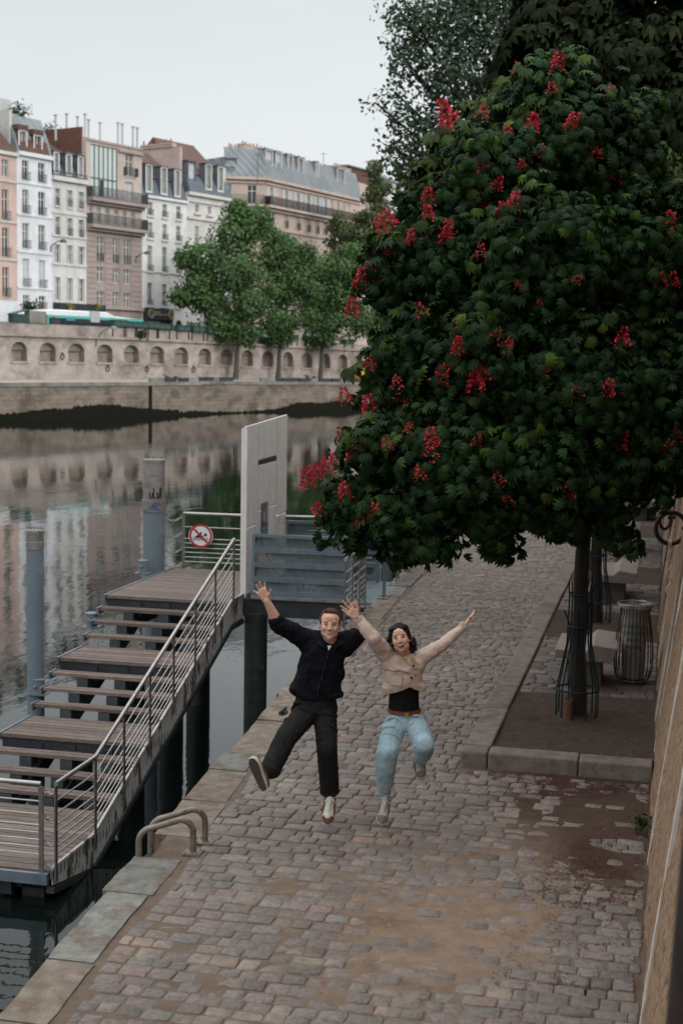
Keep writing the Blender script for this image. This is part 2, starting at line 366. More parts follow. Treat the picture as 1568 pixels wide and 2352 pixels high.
# setts: every stone its own irregular hump in one pavement mesh
def stones(name, x0f, x1f, ya, yb, rh, sw, zf, seed, kind='structure', skip=None, tmul=1.0, gap=.0035, hi=True):
    rs = np.random.RandomState(seed); V = []; Fq = []; Cc = []; y = ya; nv = 0
    K = 10
    while y < yb:
        h = rh*rs.uniform(.85, 1.15); x = x0f(y)+rs.uniform(0, sw*.6)-sw*.6; x1 = x1f(y)
        ph = rs.uniform(0, 6)
        while x < x1:
            w_ = sw*rs.uniform(.68, 1.35); cx = x+w_/2; cyy = y+h/2+.012*math.sin(cx*1.7+ph)+rs.uniform(-.008, .008)
            a = w_/2-gap*rs.uniform(.5, 1.3); b_ = h/2-gap*rs.uniform(.4, 1.2)
            xl, xr = max(cx-a, x0f(y)+.01), min(cx+a, x1-.01)
            x += w_
            if xr-xl < .05: continue
            cx = (xl+xr)/2; a = (xr-xl)/2
            if skip is not None and skip(cx, cyy): continue
            zt = zf(cx, cyy)+rs.normal(0, .0036); tx, ty = rs.normal(0, .012, 2)
            an = (np.arange(K)+.5)*2*math.pi/K; c_, s_ = np.cos(an), np.sin(an)
            pw = .22; ux = np.sign(c_)*np.abs(c_)**pw; uy = np.sign(s_)*np.abs(s_)**pw
            jr = 1+rs.uniform(-.085, .04, K)
            for sc, dz in ((1.05, -.03), (1.01, -.004), (.93, .0)):
                px = cx+ux*a*sc*jr; py = cyy+uy*b_*sc*jr
                V.append(np.stack([px, py, zt+dz+tx*(px-cx)+ty*(py-cyy)+(rs.uniform(-.003, .003, K) if dz == 0 else 0)], -1))
            V.append(np.array([[cx, cyy, zt+rs.uniform(.001, .006)]]))
            g_ = np.clip(rs.normal(1, .115), .65, 1.35); hue = rs.normal(0, .025)
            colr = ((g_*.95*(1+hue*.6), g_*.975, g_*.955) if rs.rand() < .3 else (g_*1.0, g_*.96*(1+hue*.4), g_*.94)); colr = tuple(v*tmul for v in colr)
            if rs.rand() < .05: colr = (g_*1.08, g_*.95, g_*.9)
            for r_ in range(2):
                for k in range(K): Fq.append((nv+r_*K+k, nv+r_*K+(k+1) % K, nv+(r_+1)*K+(k+1) % K, nv+(r_+1)*K+k)); Cc.append(colr)
            for k in range(0, K): Fq.append((nv+2*K+k, nv+2*K+(k+1) % K, nv+3*K, nv+3*K)); Cc.append(colr)
            nv += 3*K+1
        y += h
    V = np.concatenate(V); Fq = np.array(Fq)
    quads = Fq[Fq[:, 2] != Fq[:, 3]]; tris = Fq[Fq[:, 2] == Fq[:, 3]][:, :3]
    cq = np.array(Cc)[Fq[:, 2] != Fq[:, 3]]; ct = np.array(Cc)[Fq[:, 2] == Fq[:, 3]]
    me = bpy.data.meshes.new(name); me.vertices.add(len(V)); me.vertices.foreach_set('co', V.astype(np.float32).ravel())
    me.loops.add(quads.size+tris.size); me.loops.foreach_set('vertex_index', np.concatenate([quads.ravel(), tris.ravel()]).astype(np.int32))
    nq, nt_ = len(quads), len(tris); me.polygons.add(nq+nt_)
    me.polygons.foreach_set('loop_start', np.concatenate([np.arange(nq)*4, nq*4+np.arange(nt_)*3]).astype(np.int32))
    me.polygons.foreach_set('loop_total', np.concatenate([np.full(nq, 4), np.full(nt_, 3)]).astype(np.int32))
    me.polygons.foreach_set('use_smooth', np.ones(nq+nt_, dtype=bool))
    at = me.color_attributes.new('tint', 'FLOAT_COLOR', 'CORNER')
    c = np.concatenate([np.repeat(cq, 4, 0), np.repeat(ct, 3, 0)]); c = np.concatenate([c, np.ones((len(c), 1))], 1)
    at.data.foreach_set('color', c.astype(np.float32).ravel()); me.update(calc_edges=True); me.materials.append(M['stone'])
    o = bpy.data.objects.new(name, me); COL.objects.link(o); o['kind'] = kind
    return o
cop_in = lambda y: float(xedge(y))+copw(y)
stones('cobbled_quay', lambda y: cop_in(y)+.02+.03*math.sin(y*3), lambda y: (-.02 if y < PY0-.1 else KX0-.02), 5.2, 60, .138, .158,
       lambda x, y: .0+.012*math.sin(x*.9+1)*math.sin(y*.35)*.5, 11)
# coping slabs along the water: large, chipped, of uneven width
rs = np.random.RandomState(5); g = MB(); g.cc = (1, 1, 1, 1); y = 4.2
while y < 60:
    ln = rs.uniform(.55, 1.25) if y < 16 else rs.uniform(.8, 1.6)
    if 9.35 < y < 9.9: y = 9.9
    y1 = y+ln
    if y < 9.45 < y1: y1 = 9.42
    wv = copw(y)+rs.uniform(-.05, .04); jut = rs.uniform(-.035, .03); zt = rs.uniform(-.004, .014)
    n_ = max(4, int(ln/.16)); out = []; inn = []
    for k in range(n_+1):
        yy = y+.012+(y1-y-.024)*k/n_; e_ = float(xedge(yy))
        out.append(Vector((e_+jut+rs.uniform(-.013, .007), yy, zt))); inn.append(Vector((e_+wv+rs.uniform(-.007, .007), yy, zt+rs.uniform(-.003, .003))))
    gcol = rs.uniform(.75, 1.12); warm = rs.rand() < .55
    g.cc = (gcol*(.88 if warm else .82), gcol*(.76 if warm else .85), gcol*(.67 if warm else .84), 1)
    for k in range(n_):
        a, b_, c_, d_ = out[k], inn[k], inn[k+1], out[k+1]
        dn = Vector((0, 0, -.025)); dn2 = Vector((0, 0, -.42)); ch = Vector((.02, 0, 0))
        g.quad(a+ch, b_, c_, d_+ch); g.quad(a+ch, d_+ch, d_+dn, a+dn); g.quad(a+dn, d_+dn, d_+dn2, a+dn2); g.quad(b_, b_+dn2, c_+dn2, c_)
    g.quad(out[0]+Vector((.02, 0, 0)), out[0]+Vector((0, 0, -.42)), inn[0]+Vector((0, 0, -.42)), inn[0])
    g.quad(out[-1]+Vector((.02, 0, 0)), inn[-1], inn[-1]+Vector((0, 0, -.42)), out[-1]+Vector((0, 0, -.42)))
    y = y1
g.build('quay_edge', M['coping'], kind='structure', bevel=.01)
# the notch for the ladder: a lower slab
g = MB(); g.cc = (.62, .55, .48, 1)
e_ = float(xedge(9.66)); g.box((e_+.33, 9.66, -.09), (.30, .5, .16)); g.box((e_+.05, 9.66, -.33), (.3, .5, .16))
g.build('ladder_recess', M['coping'], kind='structure')

# planter strip: kerb, dirt beds and paved bays in turn
rs = np.random.RandomState(8); g = MB(); g.cc = (1, 1, 1, 1); y = PY0+.23
while y < 60:
    ln = rs.uniform(.9, 1.5); c_ = rs.uniform(.85, 1.12); g.cc = (c_, c_, c_, 1)
    g.box(((KX0+KX1)/2+rs.uniform(-.006, .006), y+ln/2, .025+rs.uniform(-.004, .004)), (KX1-KX0, ln-.01, .25)); y += ln
x = KX0
for ln, z_ in ((.24, .022), (.80, .024), (.64, .018)):
    c_ = rs.uniform(.9, 1.1); g.cc = (c_, c_, c_, 1); g.box((x+ln/2, PY0+.11, z_), (ln-.008, .24, .25)); x += ln
g.build('kerb', M['kerb'], kind='structure', bevel=.018)
bays = [(PY0+.23, 14.95, 'd'), (14.95, 18.1, 'p'), (18.1, 20.2, 'd'), (20.2, 23.0, 'p'), (23.0, 24.9, 'd'), (24.9, 29.3, 'p'), (29.3, 31.6, 'd'), (31.6, 60, 'p')]
def dirth(x, y):
    h = .122+.03*(pnoise(x, y, 1.3, 21)-.5)+.012*(pnoise(x, y, 6, 22)-.5)
    h = h-.05*np.exp(-(((x+.38)/.2)**2+((y-14.25)/.08)**2))-.04*np.exp(-(((x+1.15)/.1)**2+((y-13.8)/.08)**2))+.03*np.exp(-(((x+.77)/.3)**2+((y-14.02)/.3)**2))
    return h
gx = np.arange(KX1-.02, .12, .03); gy = np.arange(PY0+.2, 34, .05); X, Y = np.meshgrid(gx, gy); Z = dirth(X, Y)
for a, b_, t in bays:
    if t == 'p': Z = np.where((Y > a) & (Y < b_), .113, Z)
V = np.stack([X, Y, Z], -1).reshape(-1, 3); W_ = len(gx); H_ = len(gy); ii = (np.arange(H_-1)[:, None]*W_+np.arange(W_-1)[None]).ravel()
fast_mesh('planting_bed', V, np.stack([ii, ii+1, ii+W_+1, ii+W_], -1), 4, M['dirt'], smooth=True)['kind'] = 'structure'
inbay = lambda x, y: not any(a+.05 < y < b_-.05 and t == 'p' for a, b_, t in bays)
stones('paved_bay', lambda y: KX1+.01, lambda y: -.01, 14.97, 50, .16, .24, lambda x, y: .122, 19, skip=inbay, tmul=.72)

# ---------------------------------------------------------------- retaining wall with slight batter, pale vertical joints
g = MB(); ys2 = np.arange(-2, 62, .25); BAT = .12
def wx(z): return -.015+BAT*max(z, 0)
rs = np.random.RandomState(3)
zz = np.arange(-.2, 7.01, .3)
V = np.array([[wx(z)+rs.uniform(-.02, .02), y, z] for y in ys2 for z in zz]); W_ = len(zz); ii = (np.arange(len(ys2)-1)[:, None]*W_+np.arange(W_-1)[None]).ravel()
wl = empty('retaining_wall', (0, 12, 0), label='tall sandy brown retaining wall with pale vertical joints along the right edge', cat='wall')
fast_mesh('masonry', V, np.stack([ii, ii+1, ii+W_+1, ii+W_], -1), 4, M['wall'], parent=wl, smooth=True)
for y0, w_, kk in ((7.6, .10, 0), (10.25, .09, 2), (12.9, .05, 3), (14.1, .08, 4), (17.2, .05, 5), (21.2, .09, 6), (26.5, .09, 7)):
    g = MB(); n_ = 24; rs = np.random.RandomState(kk)
    pts = [(y0+.03*math.sin(k*.8+kk), wx(-.05+6.9*k/n_)-.012, -.05+6.9*k/n_) for k in range(n_+1)]
    for k in range(n_):
        (ya, xa, za), (yb, xb, zb) = pts[k], pts[k+1]; wa = w_*rs.uniform(.7, 1.2)
        g.prism([(xa, ya-wa/2, za), (xa, ya+wa/2, za), (xb, yb+wa/2, zb), (xb, yb-wa/2, zb)], (.05, 0, 0))
    g.build('mortar_joint', M['mortar'], parent=wl)
for y0, w_ in ((18.8, .35), (22.4, .3)):      # weathered recess strips between blocks
    g = MB(); g.prism([(wx(0)-.03, y0, 0), (wx(0)-.03, y0+w_, 0), (wx(6.9)-.03, y0+w_, 6.9), (wx(6.9)-.03, y0, 6.9)], (.06, 0, 0)); g.build('pilaster', M['dark_iron'] if y0 > 20 else M['wall'], parent=wl)
g = MB(); g.tube([(.112+.042*(z-2.2), 3.2, z) for z in (-.05, 1.2, 2.4, 3.3)], .06, 14); g.lathe((.158, 3.2, 3.28), [(.07, 0), (.08, .03), (.05, .09), (.01, .11)], 14)
g.build('iron_post', M['dark_iron'], smooth=True, label='dark out of focus iron post at the lower right edge', cat='post')
# ground beyond, behind the wall
g = MB(); g.quad((.8, -3, 6.4), (60, -3, 6.4), (60, 200, 6.4), (.8, 200, 6.4)); g.build('upper_quay_ground', M['dirt'], kind='structure')

# mooring rings with white cord
def ring(px, py, d, r, t, lab, tilt, cordz=None):
    c = PD(px, py, d); e = empty('mooring_ring', c, label=lab, cat='ring', group='iron mooring rings on the wall')
    g = MB(); pts = [c+Vector((r*math.cos(a)*math.cos(tilt), r*math.cos(a)*math.sin(tilt), r*math.sin(a))) for a in np.linspace(0, 2*math.pi, 33)[:-1]]
    g.tube(pts, t, 10, closed=True); g.build('ring', M['dark_iron'], e, smooth=True)
    g = MB(); p = c+Vector((r*math.cos(tilt), r*math.sin(tilt), 0)); g.caps(p-Vector((.02, 0, 0)), p+Vector((.2, 0, .02)), t*1.3, t*1.6); g.build('staple', M['dark_iron'], e, smooth=True)
    return e, c
r1, c1 = ring(1540, 1213, 15.5, .172, .025, 'large rusty iron mooring ring hanging on the wall with white cord tied to it', R(20))
ring(1527, 1190, 19.5, .15, .022, 'smaller dark iron mooring ring half hidden behind the large one', R(60))
g = MB()
q = c1+Vector((.0, 0, -.175)); pts = [q+Vector((.03*math.sin(k*1.1), .02*math.cos(k*.9), -.032*k)) for k in range(20)]
g.tube(pts, .006, 6)
for k in range(3): g.tube([q+Vector((.0+.014*k-.02, .05*math.sin(a), .05*math.cos(a))) for a in np.linspace(0, 6.28, 13)[:-1]], .006, 5, closed=True)
g.build('cord', mk('white cord', (.6, .57, .52), rough=.9), smooth=True, label='white cord knotted around the large mooring ring and hanging down the wall', cat='cord')
# weed tuft at the foot of the wall
def tuft(base, n_, r, name, lab, mat, hl=.05, seed=0, cat='plant'):
    rs = np.random.RandomState(seed); V = []; Fq = []; Cc = []
    for i in range(n_):
        p = np.array(base)+rs.normal(0, 1, 3)*np.array([r, r, r*.8]); d = rs.normal(0, 1, 3); d /= np.linalg.norm(d); u = np.cross(d, rs.normal(0, 1, 3)); u /= np.linalg.norm(u)
        k = len(V)*4; V.append([p-d*hl-u*0, p+u*hl*.5, p+d*hl, p-u*hl*.5]); Fq.append([4*i, 4*i+1, 4*i+2, 4*i+3]); Cc.append(np.array([1, 1, 1])*rs.uniform(.6, 1.5))
    o = fast_mesh(name, np.array(V), np.array(Fq), 4, mat, cols=Cc, origin=tuple(base)); return tag(o, lab, cat)
M['weed'] = mk('weed leaf', (.03, .055, .018), (.018, .034, .012), 10, .7, tint=True, transl=.3)
tuft((-.07, 10.9, .1), 110, .04, 'weed', 'small green weed growing at the foot of the brown wall', M['weed'], .022)

# petals and dry litter on the paving (uncountable)
rs = np.random.RandomState(31); V = []; Fq = []; Cc = []; i = 0
def flake(x, y, z, s, col):
    global i
    a = rs.uniform(0, 6.28); c_, s_ = math.cos(a)*s, math.sin(a)*s; k = rs.uniform(.35, .9)
    V.append([(x-c_, y-s_, z+rs.uniform(0, s*.5)), (x+s_*k, y-c_*k, z), (x+c_, y+s_, z+rs.uniform(0, s*.6)), (x-s_*k, y+c_*k, z+.001)]); Fq.append([4*i, 4*i+1, 4*i+2, 4*i+3]); Cc.append(col); i += 1
zs = lambda x, y: max(float(sandh(np.array([x]), np.array([y]))[0]), -.001)+.003
for cx, cy, sx_, sy_, n_ in ((-.85, 12.1, .6, .13, 6500), (-.75, 11.75, .45, .22, 4200), (-.38, 10.15, .2, .35, 4200), (-.45, 9.5, .25, .22, 2600), (-.3, 12.1, .25, .12, 1300), (-.4, 9.0, .25, .5, 900), (-1.9, 14.5, .14, 1.6, 1900), (-.55, 8.1, .2, .15, 420), (-.1, 8.5, .05, 1.6, 500), (-1.35, 8.8, .8, 1.4, 380), (-1.0, 12.2, .5, .3, 600), (-1.8, 19, .2, 3, 900)):
    for k in range(n_):
        x, y = rs.normal(cx, sx_), rs.normal(cy, sy_)
        if pnoise(x, y, 5.0, 77) < .42 and rs.rand() < .8: continue
        if x > -.03 or (y > PY0-.01 and x > KX0-.01) or x < -3.2: continue
        c_ = rs.uniform(.5, 1.5); flake(x, y, zs(x, y), rs.uniform(.003, .009), (c_*.75, c_*.75, c_*.75))
for k in range(2400):
    x, y = rs.uniform(KX1+.05, -.05), rs.uniform(PY0+.3, 14.9); c_ = rs.uniform(.5, 1.4)
    flake(x, y, float(dirth(np.array([x]), np.array([y]))[0])+.003, rs.uniform(.004, .011), (c_, c_, c_))
o = fast_mesh('petal_litter', np.array(V), np.array(Fq), 4, M['litter'], cols=Cc)
tag(o, 'dark red brown litter of fallen petals along the kerb and wall', 'litter', kind='stuff')
V = []; Fq = []; Cc = []; i = 0
for k in range(420):
    y = rs.uniform(6, 24); x = rs.uniform(cop_in(y)-.2, -.1 if y < 12 else -1.75); t = rs.rand()
    col = (6, .5, .9) if t < .35 else ((5, 4.5, 4) if t < .62 else (2.2, 1.5, .9))
    flake(x, y, zs(x, y)+.002, rs.uniform(.003, .008), col)
o = fast_mesh('scattered_petals', np.array(V), np.array(Fq), 4, M['litter'], cols=Cc)
tag(o, 'tiny red petals and pale specks scattered over the cobbles', 'petals', kind='stuff')
# ================================================================ landing stage: stepped walkway, piles, gangway, railings
XR, XL = -6.18, -8.23
M['dark_blue'] = mk('dark blue steel', (.05, .062, .07), (.035, .045, .05), 5, .6)
sw = empty('landing_stairs', (-7.2, 17, 0), label='long stepped walkway of weathered brown planks descending beside the quay to the water', cat='stairs')
def planks(g, x0, x1, y0, y1, z, w_=.145, seed=0, th=.045):
    rs = np.random.RandomState(seed); n_ = max(1, round((y1-y0)/w_)); w2 = (y1-y0)/n_
    for k in range(n_):
        c = rs.uniform(.72, 1.2); g.cc = (c, c*rs.uniform(.95, 1.03), c*rs.uniform(.92, 1.04), 1)
        gap = .008
        for q in range(3):     # grooved tops
            ya = y0+k*w2+gap+(w2-2*gap)*q/3
            g.box(((x0+x1)/2, ya+(w2-2*gap)/6, z-th/2-.001*rs.rand()), (x1-x0-rs.uniform(0, .02), (w2-2*gap)/3-.004, th))
        g.box(((x0+x1)/2, y0+(k+.5)*w2, z-th/2-.005), (x1-x0-.02, w2-2*gap-.002, th-.008))
plats = [(13.6, 15.62, -1.86), (16.45, 17.4, -1.24), (18.25, 19.15, -.62), (19.95, 22.95, 0.0)]
for i, (y0, y1, z) in enumerate(plats):
    g = MB(); g.c = []; planks(g, XL+.05, XR-.04, y0, y1, z, seed=i); g.build('platform', M['wood_deck'], sw)
    g = MB()
    for x in (XL+.02, XR-.015): g.box((x, (y0+y1)/2, z-.045), (.035, y1-y0, .10))
    g.build('platform_edge', M['galv'], sw)
    g = MB()
    for x in (XL+.55, XL+1.0, XL+1.5): g.box((x, (y0+y1)/2, z-.20), (.13, y1-y0-.02, .22))
    g.box(((XL+XR)/2, y0+.06, z-.12), (XR-XL-.1, .05, .13)); g.box(((XL+XR)/2, y1-.05, z-.13), (XR-XL-.1, .05, .14))
    g.build('joist', M['dark_steel'], sw)
k = 0
for i in range(3):
    y0 = plats[i][1]; y1 = plats[i+1][0]; z0 = plats[i][2]
    for j in range(3):
        z = z0+.155*(j+1); yy = y0+(y1-y0)*(j+.0)/3+.0
        g = MB(); g.c = []; planks(g, XL+.05, XR-.04, yy+.02, yy+.235, z, .11, seed=40+k); o = g.build('step', M['wood_deck'], sw)
        g = MB(); g.box((XL+.02, yy+.13, z-.045), (.03, .25, .10)); g.build('step_end', M['galv'], sw)
        g = MB()
        for x in (XL+.5, XL+1.05, XL+1.6): g.box((x, yy+.13, z-.12), (.16, .2, .13))
        g.build('bracket', M['dark_blue'], sw); k += 1
# inner stringers
g = MB()
for x in (XL+.5, XL+1.05, XL+1.6):
    for (ya, za), (yb, zb) in (((13.7, -2.0), (15.5, -2.0)), ((15.5, -2.02), (20.0, -.24)), ((20.0, -.22), (22.9, -.22))):
        g.bar((x, ya, za-.14), (x, yb, zb-.14), .1, .2)
g.build('stringer', M['dark_steel'], sw)
# outer side plate (pale, corroded)
M['side_plate'] = mk('corroded side plate', (.52, .51, .49), (.38, .36, .345), 8, .6, .002, 40, c3=(.085, .05, .04), c3s=2.6, c3t=.56, c3w=.03, streak=(1, 2.5, .8))
def lzi(y): return float(np.interp(y, [13.6, 14.69, 19.9, 21], [-1.86, -1.86, 0, 0]))
def lz(y): return lzi(y)
g = MB(); seq = [13.6, 14.1, 14.69, 16, 17.3, 18.6, 19.9, 20.5]
for a, b_ in zip(seq[:-1], seq[1:]):
    n_ = int((b_-a)/.045); ha, hb = (.0, .0)
    for q in range(n_):      # vertical ribs
        ya, yb = a+(b_-a)*q/n_, a+(b_-a)*(q+1)/n_; off = .006 if q % 2 else 0
        t0 = lambda y: lz(y)+.05
        bt = lambda y: lz(y)-.12-.2*min(1, max(0, (y-13.4)/1.2))
        g.prism([(XR+off, ya, bt(ya)), (XR+off, yb, bt(yb)), (XR+off, yb, t0(yb)-.02), (XR+off, ya, t0(ya)-.02)], (-.012, 0, 0))
for a, b_ in zip(seq[:-1], seq[1:]): g.bar((XR, a, lz(a)+.035), (XR, b_, lz(b_)+.035), .03, .035)
g.build('side_plate', M['side_plate'], sw)
g = MB()
for (a, b_) in zip(seq[:-1], seq[1:]):
    dz = lambda y: -.15-.2*min(1, max(0, (y-13.4)/1.2))
    g.bar((XR-.03, a, lz(a)+dz(a)-.03), (XR-.03, b_, lz(b_)+dz(b_)-.03), .09, .07)
g.build('lower_flange', M['dark_steel'], sw)
# railings -----------------------------------------------------------------
RODS = (.76, .62, .50, .42, .34, .26, .18)
def railing(name, base, posts, label, top=.95, rods=RODS, pw=.055, grp=None, rod_r=.009, rail_r=.026, mat='steel', foot=False):
    """posts: world points on the deck, in order"""
    e = empty(name, base, label=label, cat='railing', group=grp)
    ps = [Vector(p) for p in posts]; up = Vector((0, 0, 1))
    for i, p in enumerate(ps):
        t = (ps[min(i+1, len(ps)-1)]-ps[max(i-1, 0)]); t.z = 0; t.normalize()
        g = MB(); g.bar(p-up*.12, p+up*(top-.03), pw, .016, up=Vector((-t.y, t.x, 0)))
        if foot: g.box(p+Vector((0, 0, .008)), (.16, .16, .016)); 
        g.build('post', M['steel_dull'], e)
    g = MB(); g.tube([p+up*top for p in ps], rail_r, 12); g.build('handrail', M[mat], e, smooth=True)
    for h in rods:
        g = MB(); g.tube([p+up*h for p in ps], rod_r, 6); g.build('rod', M[mat], e, smooth=True)
    return e
yp = [13.62, 14.69]+[14.69+.868*k for k in range(1, 7)]
railing('stair_railing', (XR, 16, 0), [(XR+.03, y, lz(y)) for y in yp], 'sloping stainless steel railing along the near side of the wooden steps')
railing('platform_railing', (-6.7, 13.6, -1.86), [(-6.30, 13.58, -1.86), (-8.2, 13.58, -1.86)], 'short horizontal steel railing across the lowest platform at the left edge')
railing('landing_railing', (-7, 22.9, 0), [(-8.0, 22.96, 0), (-6.9, 23.0, 0), (-5.7, 23.2, 0), (-4.6, 23.4, 0)], 'steel railing at the far end of the top platform carrying the round sign', rods=(.72, .52, .44, .36, .28, .2, .12))
g = MB(); g.bar((-8.25, 13.56, -1.94), (-6.22, 13.56, -1.94), .05, .12); g.build('front_beam', M['galv'], sw)
g = MB(); g.box((-7.25, 14.65, -2.19), (1.85, 1.9, .16)); g.build('float', M['dark_steel'], sw)
# chain between the two end posts
def chain(name, p0, p1, sag, n_, label, lr=.028, parent=None, mat='steel', grp=None):
    p0, p1 = Vector(p0), Vector(p1); g = MB(); pts = [p0.lerp(p1, k/n_)-Vector((0, 0, sag*4*(k/n_)*(1-k/n_))) for k in range(n_+1)]
    for k in range(n_):
        c = (pts[k]+pts[k+1])/2; t = (pts[k+1]-pts[k]).normalized(); a, b_ = frame_of(t); s_ = a if k % 2 else b_
        g.tube([c+t*lr*1.25*math.cos(u)+s_*lr*.65*math.sin(u) for u in np.linspace(0, 2*math.pi, 11)[:-1]], lr*.2, 5, closed=True)
    return g.build(name, M[mat], parent, smooth=True, label=None if parent else label, cat=None if parent else 'chain', group=grp)
for q, (zz_, nm) in enumerate(((.9, 'uppermost short chain closing the gap between the two end posts'), (.62, 'second short chain down between the two end posts'), (.34, 'third short chain down between the two end posts'), (.1, 'lowest short chain between the two end posts'))):
    chain('post_chain', (-6.30, 13.6, -1.86+zz_), (-6.16, 13.63, -1.86+zz_-.03), .05, 5, nm, .026, grp='chains between the end posts')
# piles ---------------------------------------------------------------------
def pile(px, py, z, r, ztop, label, capz=.35, spikes=True, mat='pile', world=None, band=None):
    c = Vector(world) if world else P(px, py, z); e = empty('mooring_pile', (c.x, c.y, WZ), label=label, cat='pile', group='steel piles of the landing stage')
    g = MB(); g.tube([(c.x, c.y, -4.5), (c.x, c.y, ztop-capz)], r, 28); g.build('shaft', M[mat], e, smooth=True)
    if capz > 0:
        g = MB(); g.lathe((c.x, c.y, ztop-capz), [(r*1.06, 0), (r*1.06, .1), (r*1.0, .105), (r*1.0, capz-.05), (r*1.04, capz-.045), (r*1.04, capz), (r*.2, capz+.005)], 28); g.build('collar', M['pile_cap'], e, smooth=True)
    if spikes:
        g = MB(); rs = np.random.RandomState(int(px))
        for k in range(26):
            a = k*2.4; q = r*math.sqrt(k/26)*.95; p = Vector((c.x+q*math.cos(a), c.y+q*math.sin(a), ztop)); g.tube([p, p+Vector((rs.uniform(-.02, .02), rs.uniform(-.02, .02), .05))], .002, 4)
        g.build('bird_spikes', M['dark_iron'], e)
    return e, c
pA, cA = pile(99, 1580, -.95, .118, 1.2, 'slim blue grey steel pile standing left of the lower steps', .26, world=(-8.42, 18.0, 0))
pB, cB = pile(353, 1308, 0, .185, 1.88, 'thick blue grey pile with black and blue graffiti beside the top platform', .86)
g = MB(); g.lathe((cB.x, cB.y, 1.0), [(.2, 0), (.2, .2), (.186, .205)], 28); g.build('band', M['pile_cap'], pB, smooth=True)
pile(742, 1262, 0, .185, 1.9, 'blue grey pile rising behind the perforated gate beside red blossoms', .28, world=(-5.35, 27.2, 0))
pile(756, 1262, 0, .185, 1.95, 'dark pile directly behind the blue grey pile near the blossoms', .25, mat='dark_steel', world=(-5.35, 28.2, 0))
for (px, py, lab) in ((455, 1614, 'dark wet support pile under the top platform farthest from the camera'), (392, 1678, 'dark wet support pile under the middle of the walkway')):
    pile(px, py, WZ, .2, -.2, lab, 0, False, 'pile_wet')
pile(0, 0, 0, .2, -.7, 'dark support pile under the lower flight of steps', 0, False, 'pile_wet', world=(-7.25, 18.6, 0))
pile(0, 0, 0, .2, -1.4, 'dark support pile nearest the camera below the lowest flight', 0, False, 'pile_wet', world=(-7.2, 16.6, 0))
pile(585, 1695, WZ, .175, -.25, 'greenish support pile under the mesh gangway', 0, False, 'pile_wet')
pile(0, 0, 0, .175, -.25, 'support pile under the quay end of the gangway behind the man', 0, False, 'pile_wet', world=(-4.85, 22.2, 0))
# bollards on the edge of the walkway
bol = None
for (px, py, z, lab) in ((330, 1316, 0, 'short round steel bollard on the corner of the top platform'), (211, 1440, -.465, 'short round steel bollard beside the middle flight of steps'), (89, 1594, -1.085, 'short round steel bollard in front of the slim pile')):
    c = P(px, py, z); e = empty('bollard', c, label=lab, cat='bollard', group='short bollards along the walkway')
    if bol is None:
        g = MB(); g.lathe(c, [(.085, 0), (.085, .19), (.09, .195), (.09, .215), (.08, .222)], 20); bol = [g.build('drum', M['pile_cap' if 0 else 'pile'], e, smooth=True)]
        g = MB(); g.box(c+Vector((.0, 0, .006)), (.26, .22, .012)); bol.append(g.build('base_plate', M['galv'], e))
        g = MB(); g.caps(c+Vector((0, -.05, .12)), c+Vector((0, -.115, .12)), .016, .02); bol.append(g.build('pin', M['galv'], e, smooth=True))
    else:
        for o in bol: q = o.copy(); COL.objects.link(q); q.parent = e
# graffiti on the thick pile
def on_pile(u, z, rr=.187):   # u: metres round the front
    a = math.atan2(CAM.y-cB.y, CAM.x-cB.x)+u/rr
    return Vector((cB.x+rr*math.cos(a), cB.y+rr*math.sin(a), z))
def strokes(segs, r, mat, rr, name, parent):
    g = MB()
    for s_ in segs:
        pts = []
        for (a, b_), (c_, d_) in zip(s_[:-1], s_[1:]):
            for t in np.linspace(0, 1, 4): pts.append(on_pile(a+(c_-a)*t, b_+(d_-b_)*t, rr))
        g.tube(pts, r, 5)
    g.build(name, mat, parent)
K_ = mk('black marker', (.01, .01, .012), rough=.6); BL = mk('blue marker', (.02, .08, .3), rough=.6)
z0 = 1.24
strokes([[(-.12, z0+.03), (-.115, z0+.035)], [(-.07, z0+.1), (-.07, z0), (-.03, z0), (-.02, z0+.09)], [(.0, z0+.17), (.0, z0), (.04, z0)], [(.055, z0+.1), (.07, z0), (.09, z0)], [(.09, z0), (.115, z0+.18), (.13, z0)], [(.1, z0+.07), (.135, z0+.16)]], .011, K_, .187, 'graffiti_tag', pB)
strokes([[(-.08, 1.02), (.0, 1.1), (.1, 1.17)], [(-.04, 1.16), (.02, 1.08), (.1, 1.03)], [(-.1, 1.07), (-.02, 1.1), (.03, 1.18), (.05, 1.05), (-.03, 1.04)], [(.06, 1.15), (.13, 1.12)]], .007, BL, .202, 'graffiti_scribble', pB)
for q, zz_ in enumerate((.9, .62, .35, .1)):
    chain('rail_chain', cB+Vector((.19, .02, zz_)), (-8.02, 22.96, zz_-.02+.02), .07, 9, ['uppermost', 'second', 'third', 'lowest'][q]+' sagging chain between the graffiti pile and the round sign railing', .028, grp='chains beside the graffiti pile')
# no swimming sign ------------------------------------------------------------
WHT = mk('white enamel', (.72, .72, .72), (.66, .66, .66), 5, .35); RED = mk('red enamel', (.42, .02, .03), (.36, .02, .03), 5, .35); BLK = mk('black enamel', (.01, .01, .012), rough=.4)
sc_ = PD(460.5, 1231, proj((-7.6, 22.86, .4))[2]); sc_.y = 22.88
sg = empty('no_swimming_sign', sc_, label='round white no swimming sign with red ring fixed to the steel railing', cat='sign')
def disc(g, r0, r1, y, seg=40, c=(0, 0)):
    vs = []
    for k in range(seg):
        a = 2*math.pi*k/seg; vs += [(c[0]+r0*math.cos(a), y, c[1]+r0*math.sin(a)), (c[0]+r1*math.cos(a), y, c[1]+r1*math.sin(a))]
    g.add([Vector(v)+sc_ for v in vs], [(2*k, 2*k+1, (2*k+3) % (2*seg), (2*k+2) % (2*seg)) for k in range(seg)] if r0 > 0 else [tuple(range(1, 2*seg, 2))])
